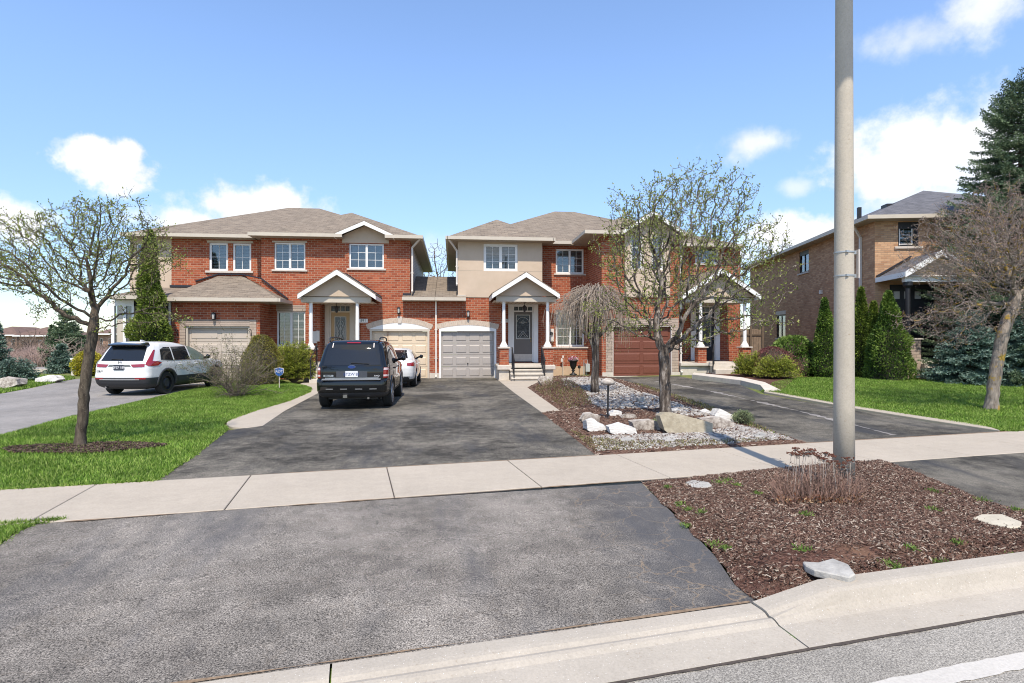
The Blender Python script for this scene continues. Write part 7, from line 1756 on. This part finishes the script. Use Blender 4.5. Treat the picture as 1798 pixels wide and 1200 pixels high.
M['yellow'] = leafmat('yellow_blossom', [(.42, .36, .03), (.55, .48, .05), (.25, .28, .04), (.6, .5, .08)], .3); M['bright'] = leafmat('bright_green_leaves', [(.09, .17, .03), (.15, .25, .045), (.22, .33, .07), (.28, .38, .1)], .3, clump=4)
M['purple'] = leafmat('purple_leaves', [(.16, .05, .05), (.24, .085, .085), (.11, .045, .04), (.3, .15, .13)], .2)
def bush(label, c, rx, h, prof, n, L, Wd, mat, cat='shrub', kind='shrub', group=None, seed=1, sq=1., dirm='out', corem='core', lump=.22, ls=1.6, ck=.78, inner=.3):
    t = thing(kind, label, cat, c, group=group); pf = lambda x: prof(x)*rx
    P, d, ln = shell(c, pf, h, n, seed, lump, ls, inner, sq)
    dd = d*(.7 if dirm == 'out' else .25)+np.array([0, 0, .7 if dirm == 'out' else 1.1])
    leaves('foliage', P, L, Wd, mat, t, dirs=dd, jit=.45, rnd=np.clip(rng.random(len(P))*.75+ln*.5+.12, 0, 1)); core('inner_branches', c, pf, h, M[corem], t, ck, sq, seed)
    return t
cone = lambda x: max(.02, (1-x)**.75)*(min(1, .55+x*4)); egg = lambda x: max(.02, math.sqrt(max(0, 1-(2*x-.72)**2/1.65)) if x > .36 else .86+.14*x/.36); dome = lambda x: math.sqrt(max(.0004, 1-x*x))*(.82+.18*min(1, x*5))
spire = lambda x: max(.015, (1-x)**.62)*(1 if x > .06 else .8+x*3.3)
def at(px, py, Y, grp=None): return Vector((X(px, Y), Y, gz(X(px, Y), Y)))
# tall cedar beside the left garage
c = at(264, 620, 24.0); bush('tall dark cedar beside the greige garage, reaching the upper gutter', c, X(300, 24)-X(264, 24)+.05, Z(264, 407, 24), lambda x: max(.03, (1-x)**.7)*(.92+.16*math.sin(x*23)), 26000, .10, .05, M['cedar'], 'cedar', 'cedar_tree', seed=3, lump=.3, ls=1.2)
# cedars by the tan house
for i, (px, pt, hw_, Y, lb, m_) in enumerate(((1448, 525, 20, 21.3, 'narrow cedar half hidden behind the lamp pole on its left side', 'cedar_dk'), (1512, 506, 19, 21.5, 'narrow pointed cedar just right of the lamp pole', 'cedar'), (1534, 531, 16, 21.0, 'shortest cedar, squeezed between the two right of the lamp pole', 'cedar'), (1560, 513, 43, 20.2, 'broadest cedar of the cluster, in front of the tan brick porch', 'cedar_dk'))):
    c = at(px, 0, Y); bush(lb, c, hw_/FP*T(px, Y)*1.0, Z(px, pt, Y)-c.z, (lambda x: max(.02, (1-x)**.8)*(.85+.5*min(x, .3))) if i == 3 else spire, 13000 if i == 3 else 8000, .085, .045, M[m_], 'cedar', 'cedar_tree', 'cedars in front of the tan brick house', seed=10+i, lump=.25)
# shrubs at the right bed
def sp(px0, px1, pyt, pyb): 
    g = G((px0+px1)/2, pyb); Y = g.y+.4; c = Vector((X((px0+px1)/2, Y), Y, g.z)); return c, (px1-px0)/2/FP*T((px0+px1)/2, Y), Z((px0+px1)/2, pyt, Y)-g.z
def spray_bush(label, px0, px1, pyt, pyb, nb, mat, group=None, seed=1, lift=.35, flat=.35, L=.06, Wd=.028, cat='juniper', kind='juniper', depth=.8, stemm='limb', stepk=.045):
    """low spreading conifer: arching shoots clothed in small blades"""
    c, rx, h = sp(px0, px1, pyt, pyb); t = thing(kind, label, cat, c, group=group); r = random.Random(seed); P = []; D = []; st = MB(); tone = []
    for i in range(nb):
        a = r.uniform(0, 2*PI); el = r.uniform(.0, 1.)**1.2; rr = rx*math.sqrt(1-el**2*.75)*r.uniform(.55, 1.05); d = Vector((math.cos(a), math.sin(a)*depth, 0)); zt_ = h*(.12+.88*el)*r.uniform(.8, 1.0)
        s0 = c+d*rx*.08*r.random()+Vector((0, 0, .03)); e = c+d*rr+Vector((0, 0, zt_)); m = s0.lerp(e, .5)+Vector((0, 0, h*.12)); tn = r.random()
        pts = [s0.lerp(m, f).lerp(m.lerp(e, f), f) for f in [j/6 for j in range(7)]]; st.tube(pts, [.014, .012, .01, .008, .006, .004, .003], 3, cap=False)
        ln_ = (e-s0).length; nn = int(ln_*.75/stepk*2)
        for j in range(nn):
            f = .3+.7*r.random()**.8; q = s0.lerp(m, f).lerp(m.lerp(e, f), f); w_ = .07*ln_*(1.25-f); o_ = Vector((r.gauss(0, w_), r.gauss(0, w_), r.gauss(0, w_*flat)))
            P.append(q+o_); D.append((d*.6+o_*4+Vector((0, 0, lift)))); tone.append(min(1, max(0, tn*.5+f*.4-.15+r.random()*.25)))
    leaves('foliage', np.array(P), L, Wd, mat, t, dirs=np.array(D), jit=.35, rnd=np.array(tone)); st.build('branches', M[stemm], t); return t
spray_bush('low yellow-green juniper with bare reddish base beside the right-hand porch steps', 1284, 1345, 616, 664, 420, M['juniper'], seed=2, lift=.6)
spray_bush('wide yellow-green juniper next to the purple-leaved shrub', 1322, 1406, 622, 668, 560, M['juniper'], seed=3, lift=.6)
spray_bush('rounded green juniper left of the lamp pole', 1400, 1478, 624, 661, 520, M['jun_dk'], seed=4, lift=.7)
c = at(1394, 0, 22.6); rx = 47/FP*T(1394, 22.6); h = Z(1394, 592, 22.6)-c.z; bush('bright green broad-leaved shrub under the black side window', c, rx, h, dome, 5200, .11, .06, M['bright'], seed=5, corem='core_b')
c = at(1356, 0, 21.8); rx = 44/FP*T(1356, 21.8); h = Z(1356, 610, 21.8)-c.z; bush('reddish purple barberry between the junipers', c, rx, h, dome, 5500, .05, .03, M['purple'], seed=6, corem='core_b', ck=.7)
# left house shrubs
c = Vector((X(458, 22.6), 22.6, 0)); bush('rounded golden green shrub behind the bare bush', c, 33/FP*T(458, 22.6), Z(458, 590, 22.6), egg, 9000, .06, .03, leafmat('ochre_foliage', [(.14, .13, .03), (.26, .23, .05), (.36, .31, .07), (.2, .2, .04)], .25, clump=4), seed=7, corem='core_b')
spray_bush('shaggy yellow-green juniper beside the left porch steps', 476, 556, 596, 674, 1000, M['juniper'], seed=8, lift=.5, L=.06, depth=.7)
# bare bush on the left lawn
def bare_bush(label, px, pyb, hw_px, pyt, n, mat_t, leafm, seed=1, Ls=(.035, .018), kind='shrub', group=None, dense=1., thick=.008, cat='shrub'):
    g = G(px, pyb); Y = g.y; t = thing(kind, label, cat, g, group=group); r = random.Random(seed); s = hw_px/FP*T(px, Y); h = Z(px, pyt, Y)-g.z; b = MB(); tips = []
    def stem(p, d, L, rad, depth):
        pts = [p]; q = p
        for k_ in range(4):
            d = (d+Vector((r.gauss(0, .16), r.gauss(0, .16), r.gauss(0, .12)+.03))).normalized(); q = q+d*L/4; pts.append(q)
        b.tube(pts, [rad*(1-.16*i) for i in range(5)], 4 if rad > .006 else 3, cap=False); tips.append(pts[-1]); tips.append(pts[-2])
        if depth:
            for k_ in range(r.choice((2, 3, 3))):
                i = r.choice((1, 2, 3, 4)); dd = (d+Vector((r.gauss(0, .55), r.gauss(0, .55), r.gauss(0, .4)))).normalized(); stem(pts[i], dd, L*r.uniform(.4, .62), rad*.62, depth-1)
    for i in range(n):
        a = r.uniform(0, 2*PI); el = r.uniform(.25, 1.45); d = Vector((math.cos(a)*math.cos(el), math.sin(a)*math.cos(el), math.sin(el))); L = (s*math.cos(el)+h*math.sin(el))*.72*r.uniform(.7, 1.05)
        stem(g+Vector((r.gauss(0, .09), r.gauss(0, .09), 0)), d, L*.8, thick*r.uniform(.7, 1.4), 3)
    b.build('stems', mat_t, t); P = np.array(tips); P = np.concatenate([P]*2)+rng.normal(size=(len(P)*2, 3))*.025
    if leafm: leaves('buds', P, *Ls, leafm, t)
    return t
M['bush_leaf'] = leafmat('bush_leaves', [(.10, .12, .03), (.16, .18, .05), (.22, .17, .11), (.12, .13, .05)], .3)
bare_bush('bare twiggy bush with small buds on the left lawn', 415, 697, 76, 598, 64, plain('bush_bark', (.16, .125, .105), .9, var=.5, scale=16), M['bush_leaf'], 4, thick=.0095)
# spruces
def spruce(label, px, Y, pyt, hw_px, mat, nb, seed=1, group=None, L=.075, Wd=.022, low=0., z0=None, kind='spruce_tree', twl=.33, upturn=.25, step=.055, dz=0, ex=.85):
    c = at(px, 0, Y); c.z += dz; t = thing(kind, label, 'spruce', c, group=group); r = random.Random(seed); h = Z(px, pyt, Y)-c.z; Rm = hw_px/FP*T(px, Y); P = []; D = []; tone = []
    b = MB(); b.tube([c+Vector((0, 0, -.1)), c+Vector((0, 0, h*.5)), c+Vector((0, 0, h*.985))], [.022*h, .013*h, .006], 8); b.build('trunk', M['bark'], t)
    st = MB()
    for i in range(nb):
        f = (i+r.random())/nb; f = f**1.15; z = h*(low+(.985-low)*f); a = i*2.399+r.gauss(0, .3); l = Rm*max(.04, (1-f))**ex*r.uniform(.78, 1.08)+.06
        d = Vector((math.cos(a), math.sin(a), 0)); s0 = c+Vector((0, 0, z)); drp = (-.12-.25*(1-f)); 
        if f > .8: drp = .35
        e = s0+d*l+Vector((0, 0, l*drp)); tipv = Vector((0, 0, l*upturn)); pts = [s0.lerp(e, k_/5)+tipv*(k_/5)**3 for k_ in range(6)]; st.tube(pts, [.012*l+.006, .01*l+.005, .008, .007, .005, .003], 4, cap=False); tn = r.random()
        side_ = d.cross(Vector((0, 0, 1)))
        nt_ = max(3, int(l/.10))
        segs = [(pts[0].lerp(pts[-1], .0), None, None)]
        def dress(p0, p1, tone0):
            L_ = (p1-p0).length; n_ = max(2, int(L_/step)); dv = (p1-p0).normalized()
            for j in range(n_):
                q = p0.lerp(p1, (j+r.random())/n_)
                for m_ in range(3):
                    o_ = Vector((r.gauss(0, 1), r.gauss(0, 1), r.gauss(0, .8)+.25)).normalized(); P.append(q+o_*.008); D.append(dv*.9+o_*.9); tone.append(min(1, max(0, tone0+r.random()*.35)))
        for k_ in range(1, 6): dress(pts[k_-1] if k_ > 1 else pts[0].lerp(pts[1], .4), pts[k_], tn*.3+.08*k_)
        for k_ in range(nt_):
            g_ = .22+.75*k_/nt_; ix = min(4, int(g_*5)); q = pts[ix].lerp(pts[ix+1], g_*5-ix); tl = min(twl, l*.55)*(1.15-g_)*r.uniform(.7, 1.2)+.04
            for sg_ in (-1, 1):
                dv = (d*.75+side_*sg_*.8+Vector((0, 0, r.gauss(-.05, .15)))).normalized(); dress(q, q+dv*tl, tn*.3+.2*g_)
    if len(P) > 0: leaves('needles', np.array(P), L, Wd, mat, t, dirs=np.array(D), jit=.15, rnd=np.array(tone))
    st.build('branches', M['bark'], t); return t
spruce('tall spruce rising behind the bare tree at the right edge', 1793, 19.6, 138, 195, M['spruce_g'], 440, 3, twl=.46, L=.085, Wd=.036, low=.06, ex=.64)
spruce('low broad blue spruce in front of the tan brick porch', 1706, 18.6, 548, 92, M['spruce'], 150, 4, twl=.42, L=.08, Wd=.038, low=.02, upturn=.1)
spruce('blue spruce at the right edge beside the bare trunk', 1800, 17.9, 530, 80, M['spruce'], 130, 6, twl=.42, L=.08, Wd=.038, low=.02, upturn=.1)
# background at the far left
spruce('grey-green spruce behind the trunk of the left tree', 118, 42, 545, 52, M['spruce_g'], 120, 7, twl=.6, L=.15, Wd=.055, step=.11)
spruce('short blue spruce beside the white utility pedestal', 108, 33, 606, 30, M['spruce'], 70, 8, twl=.4, L=.11, Wd=.045, step=.09)
spruce('blue spruce cut by the left edge of the photo', -8, 30, 566, 34, M['spruce'], 90, 9, twl=.5, L=.11, Wd=.045, step=.09)
spruce('small dark spruce on the skyline left of the grey-green one', 92, 70, 572, 16, M['spruce_g'], 50, 10, twl=.9, L=.25, Wd=.1, step=.2)
spray_bush('spreading blue spruce hugging the ground by the grey boulder', -10, 62, 626, 672, 420, M['spruce'], seed=12, lift=.2, L=.08, Wd=.035, cat='spruce', kind='spruce_shrub', depth=.9)
c = at(154, 0, 30.5); bush('bright yellow blossoming shrub behind the left tree trunk', c, .68, Z(154, 618, 30.5), egg, 5000, .09, .06, M['yellow'], seed=9, corem='core_b')
b = MB(); cx = X(131.5, 30.2); b.box(cx-.11, cx+.11, 30.1, 30.32, 0, Z(131, 632, 30.2)); pd = b.build('pedestal', M['pipe']); tag(pd, 'white square utility pedestal left of the yellow shrub', 'utility pedestal'); 
b = MB(); b.box(cx-.14, cx+.14, 30.07, 30.35, Z(131, 632, 30.2)+.001, Z(131, 629, 30.2)); b.build('cap', M['white'], pd)
# far scrub
def scrub(name, px0, px1, Y, pyt, n, mat, label, seed):
    r = random.Random(seed); b = MB()
    for i in range(n):
        px = r.uniform(px0, px1); y = Y+r.uniform(-2, 5); x = X(px, y); h = (Z(px, pyt, y))*r.uniform(.5, 1.)*(.8+.2*math.sin(px*.12+seed)); p = Vector((x, y, 0)); d = Vector((r.gauss(0, .25), r.gauss(0, .25), 1)).normalized()
        q = p+d*h*.5; e = q+(d+Vector((r.gauss(0, .2), 0, 0)))*h*.5; b.tube([p, q, e], [.02, .014, .006], 3, cap=False)
        for k_ in range(5):
            s0 = p.lerp(e, r.uniform(.25, .9)); b.tube([s0, s0+Vector((r.gauss(0, .5), r.gauss(0, .5), r.uniform(.1, .8)))*h*.22], [.011, .005], 3, cap=False)
    o = b.build(name, mat); o['kind'] = 'stuff'; o['label'] = label; o['category'] = 'scrub'; return o
M['scrub_p'] = plain('pinkish_scrub', (.30, .215, .185), .95, var=.3, scale=.8); M['scrub_b'] = plain('brown_scrub', (.17, .125, .095), .95, var=.3, scale=.8)
scrub('scrub', -60, 235, 42, 600, 3000, M['scrub_p'], 'pinkish brown bare scrub along the far left background', 1)
scrub('scrub', -60, 240, 50, 584, 2200, M['scrub_b'], 'taller brown bare thicket behind the pinkish scrub', 2)
def bare_tree(label, px, Y, pyb_z, pyt, hw_px, natt, seed, barkm='twig', base=.16, group=None, kind='bare_tree', step=.35, lowf=.42):
    x = X(px, Y); g = Vector((x, Y, gz(x, Y))); t = thing(kind, label, 'tree', g, group=group); h = Z(px, pyt, Y)-g.z; s = hw_px/FP*T(px, Y); cen = g+Vector((0, 0, h*(.5+lowf/2))); q = rng.normal(size=(natt, 3)); q /= np.linalg.norm(q, axis=1)[:, None]; q *= rng.random((natt, 1))**(1/2.5)
    att = q*np.array([s, s, h*(1-lowf)/2])+np.array(cen); tr = [g+Vector((0, 0, h*lowf*i/6)) for i in range(7)]; nodes, par = grow(tr, att, step=step, di=6, dk=step*1.3, jit=.2, seed=seed)
    nodes, par = twigs(nodes, par, radii(nodes, par, .01)[0], .04, .9, step*.7, seed); rad, ch = radii(nodes, par, .012, 2.3, base); limbs('trunk', nodes, par, rad, M[barkm], t); return t
bare_tree('bare tree seen in the gap between the two red brick houses', 770, 46, 0, 424, 46, 700, 3, step=.35, lowf=.3)
bare_tree('bare tree behind the roof of the tan brick house', 1368, 60, 0, 405, 34, 350, 4, step=.45)
bare_tree('dark bare tree in the thicket on the far left', 58, 48, 0, 578, 30, 300, 5, barkm='scrub_b', step=.28, lowf=.2)
bare_tree('pale bare tree in front of the grey-green spruce', 118, 38, 0, 590, 32, 260, 6, barkm='twig_grey', step=.22, lowf=.15, base=.07)
# far brick houses on the left
def far_house(label, px0, px1, Y, pe, pr_, seed, hipx=None):
    x0, x1 = X(px0, Y), X(px1, Y); ez_ = Z((px0+px1)/2, pe, Y); rz_ = Z((px0+px1)/2, pr_, Y); t = thing('brick_house', label, 'house', ((x0+x1)/2, Y, 0), group='distant brick houses beyond the scrub')
    b = MB(); ops = []; n = 4; wdt = (x1-x0)/n
    for i in range(n): ops.append((x0+wdt*(i+.3), x0+wdt*(i+.7), ez_-2.1, ez_-.7))
    wall(b, x0, x1, 0, ez_, Y, ops); side(b, x1, Y, Y+10, 0, ez_, 1); side(b, x0, Y, Y+10, 0, ez_, -1); b.build('wall', M['farbrick'], t)
    for o_ in ops:
        g = MB(); g.box(o_[0], o_[1], Y+.1, Y+.14, o_[2], o_[3]); w_ = g.build('window', M['white'], t); g = MB(); g.box(o_[0]+.1, o_[1]-.1, Y+.06, Y+.09, o_[2]+.1, o_[3]-.1); g.build('pane', M['car_glass'], w_)
    r = MB(); hip(r, x0-.5, x1+.5, Y-.5, Y+10.5, ez_, (rz_-ez_)/min((x1-x0+1)/2, 5.5)); r.build('roof', M['farroof'], t); g = MB(); g.box(x0-.5, x1+.5, Y-.6, Y-.5, ez_-.2, ez_); g.build('gutter', M['white'], t)
M['farbrick'] = plain('far_brick', (.34, .2, .14), .9, var=.15, scale=1); M['farroof'] = plain('far_roof', (.15, .095, .075), .9, var=.2, scale=2)
far_house('distant brick house with brown roof at the left edge of the photo', -30, 30, 95, 588, 573, 1)
far_house('distant brick house with brown peaked roof beyond the scrub left of the spruce', 33, 92, 92, 589, 574, 2)
far_house('distant brick house glimpsed right of the left tree trunk', 170, 230, 90, 586, 572, 3)
b = MB(); fr0 = G(-60, 654); fr1 = G(98, 654); b.box(fr0.x-20, X(200, fr1.y), fr1.y, fr1.y+6, .02, .05); b.build('far_road', M['asph_pale'])['kind'] = 'structure'
b = MB(); b.box(fr0.x-20, X(200, fr1.y), fr1.y-.5, fr1.y, .03, .2); b.build('far_kerb', M['conc'])['kind'] = 'structure'

# ---- dried perennial at the pole
def dried_plant():
    g = G(1434, 884); t = thing('dried_perennial', 'dried brown perennial with flat flower heads around the foot of the lamp pole', 'plant', (g.x, g.y, .04)); r = random.Random(3)
    b = MB(); hd = []; base = []
    def px_at(px, py, Y): return Vector((X(px, Y), Y, Z(px, py, Y)))
    for i in range(1000):
        px = r.uniform(1364, 1506); f = (px-1364)/142; yy = g.y+r.uniform(-.16, .26); p = Vector((X(px, yy), yy, mz(X(px, yy), yy))); h = r.uniform(.05, .33)*(1.2-.9*abs(f-.45)); d = Vector(((f-.5)*1.1+r.gauss(0, .38), r.gauss(-.05, .35), 1)).normalized()
        e = p+d*h; m = p.lerp(e, .5)+Vector((r.gauss(0, .008), r.gauss(0, .008), 0)); b.tube([p, m, e], [.0028, .0024, .0016], 3, cap=False); base.append(p)
    b.build('stems', leaf_stem, t)
    b = MB(); hm = MB()
    for (px, py) in ((1397, 789), (1390, 797), (1404, 795), (1417, 792), (1424, 791), (1411, 798), (1436, 802), (1431, 797), (1450, 797), (1456, 800), (1462, 803), (1487, 806), (1493, 811), (1484, 815), (1446, 808), (1440, 806), (1472, 816), (1464, 812), (1399, 800), (1420, 799), (1478, 822), (1455, 812)):
        yy = g.y+r.uniform(-.08, .2); e = px_at(px, py, yy); p = Vector((e.x+r.gauss(0, .05), yy+r.gauss(0, .04), .03)); b.tube([p, p.lerp(e, .5)+Vector((r.gauss(0, .012), 0, 0)), e], [.004, .0035, .003], 4, cap=False)
        for k_ in range(20):
            q = e+Vector((r.gauss(0, .024), r.gauss(0, .022), r.uniform(0, .014))); b.tube([e-Vector((0, 0, .025)), q], [.0018, .0015], 3, cap=False); hm.lathe(tuple(q), [(.003, -.003), (.009, .0), (.007, .006), (.002, .008)], 5)
    b.build('tall_stems', leaf_pale, t); hm.build('flower_head', plain('brown_heads', (.10, .035, .02), .9, var=.4, scale=60), t)
    P = np.array(base); P = P[rng.integers(0, len(P), 1500)]+rng.normal(size=(1500, 3))*np.array([.03, .05, .015])+np.array([0, 0, .035]); leaves('dead_leaves', P, .04, .02, leafmat('dead_leaves', [(.14, .05, .025), (.25, .12, .06), (.38, .26, .15), (.09, .04, .03)], .1), t)
    P2 = np.array(base)[rng.integers(0, len(base), 1800)]+rng.normal(size=(1800, 3))*np.array([.05, .05, .07])+np.array([0, 0, .19]); leaves('dry_foliage', P2, .028, .008, leafmat('dry_leaves', [(.12, .07, .05), (.22, .14, .1), (.3, .2, .15), (.07, .045, .035)], .1), t)
leaf_stem = plain('dry_stems', (.25, .155, .12), .9, var=.55, scale=14); leaf_pale = plain('pale_dry_stems', (.42, .36, .31), .9, var=.2, scale=14)
dried_plant()
# small green weeds
def tuft(P, n, L, Wd, mat, spread, up=.8):
    Q = []; D = []
    for p in P:
        q = rng.normal(size=(n, 3))*np.array([spread, spread, spread*.15]); Q.append(q+np.array(p)+np.array([0, 0, spread*.2])); D.append(q*5+np.array([0, 0, up]))
    return np.concatenate(Q), np.concatenate(D)
WD = []
for i, (px, py) in enumerate(((1172, 855), (1192, 880), (1208, 889), (1231, 898), (1262, 852), (1278, 846), (1410, 968), (1413, 906), (1560, 975), (1575, 977), (1752, 972), (1650, 968), (1640, 865), (1725, 880), (1784, 900), (1638, 898), (1295, 855), (1258, 940), (1275, 948), (1330, 870), (1205, 910), (1680, 950), (1775, 955), (1600, 960))):
    g = G(px, py, .04); WD.append((g.x, g.y, mz(g.x, g.y)+.01))
for p in WD:
    s_ = random.uniform(.018, .038); Q, D = tuft([p], 60, 0, 0, None, s_, .5); o = leaves('weed', Q, .035, .009, M['bright'], dirs=D, jit=.5); tag(o, 'small green weed sprouting in the bark mulch bed of the lamp pole', 'weed', 'weeds in the mulch bed')
def ground_cover(name, poly, n, L, Wd, h, mat, label, cat='plant', stuff=True, zf=gi_arr):
    P = scatter(poly, n); z = zf(P); d = dist_edge(P, poly); hh = h*np.clip(d/.25, .15, 1); pts = np.column_stack([P, z+rng.random(n)*hh]); o = leaves(name, pts, L, Wd, mat, dirs=np.tile((0, 0, 1.), (n, 1)), jit=.6); tag(o, label, cat)
    if stuff: o['kind'] = 'stuff'
    return o
M['heather'] = leafmat('heather_mix', [(.20, .09, .07), (.28, .13, .10), (.16, .18, .05), (.26, .27, .08), (.13, .07, .05), (.36, .27, .2)], .2, clump=2.5)
ground_cover('low_perennials', gp((938, 683), (960, 679), (1000, 676), (1022, 686), (1035, 704), (1040, 716), (1000, 722), (968, 706)), 5600, .055, .016, .24, M['heather'], 'low reddish and green perennials beside the path in the garden island')
ground_cover('sparse_weeds', gp((1000, 755), (1030, 770), (1100, 783), (1250, 778), (1395, 774), (1250, 784.5), (1100, 793), (1045, 795)), 2600, .035, .012, .03, leafmat('mossy', [(.16, .17, .05), (.25, .23, .08), (.3, .24, .14), (.12, .08, .05)], .2), 'sparse yellowish weeds along the edge of the pebbles')
ground_cover('sparse_weeds', gp((1105, 672), (1135, 678), (1240, 712), (1330, 748), (1395, 774), (1340, 760), (1240, 722), (1165, 694)), 2600, .05, .016, .04, leafmat('mossy2', [(.13, .16, .04), (.22, .22, .07), (.25, .17, .1), (.10, .07, .05)], .2), 'weedy strip of the garden island along the right driveway')
for px, py, s_, lb in ((1158, 757, .16, 'grey-green cushion plant tucked left of the big sandstone boulder'), (1305, 746, .22, 'pale green cushion plant at the right end of the boulders')):
    g = G(px, py); bush(lb, Vector((g.x, g.y, g.z+.05)), s_, s_*.95, dome, 1500, .035, .012, leafmat('cushion', [(.16, .2, .09), (.24, .28, .14), (.33, .36, .2)], .3), 'plant', 'cushion_plant', seed=px, ck=.6)
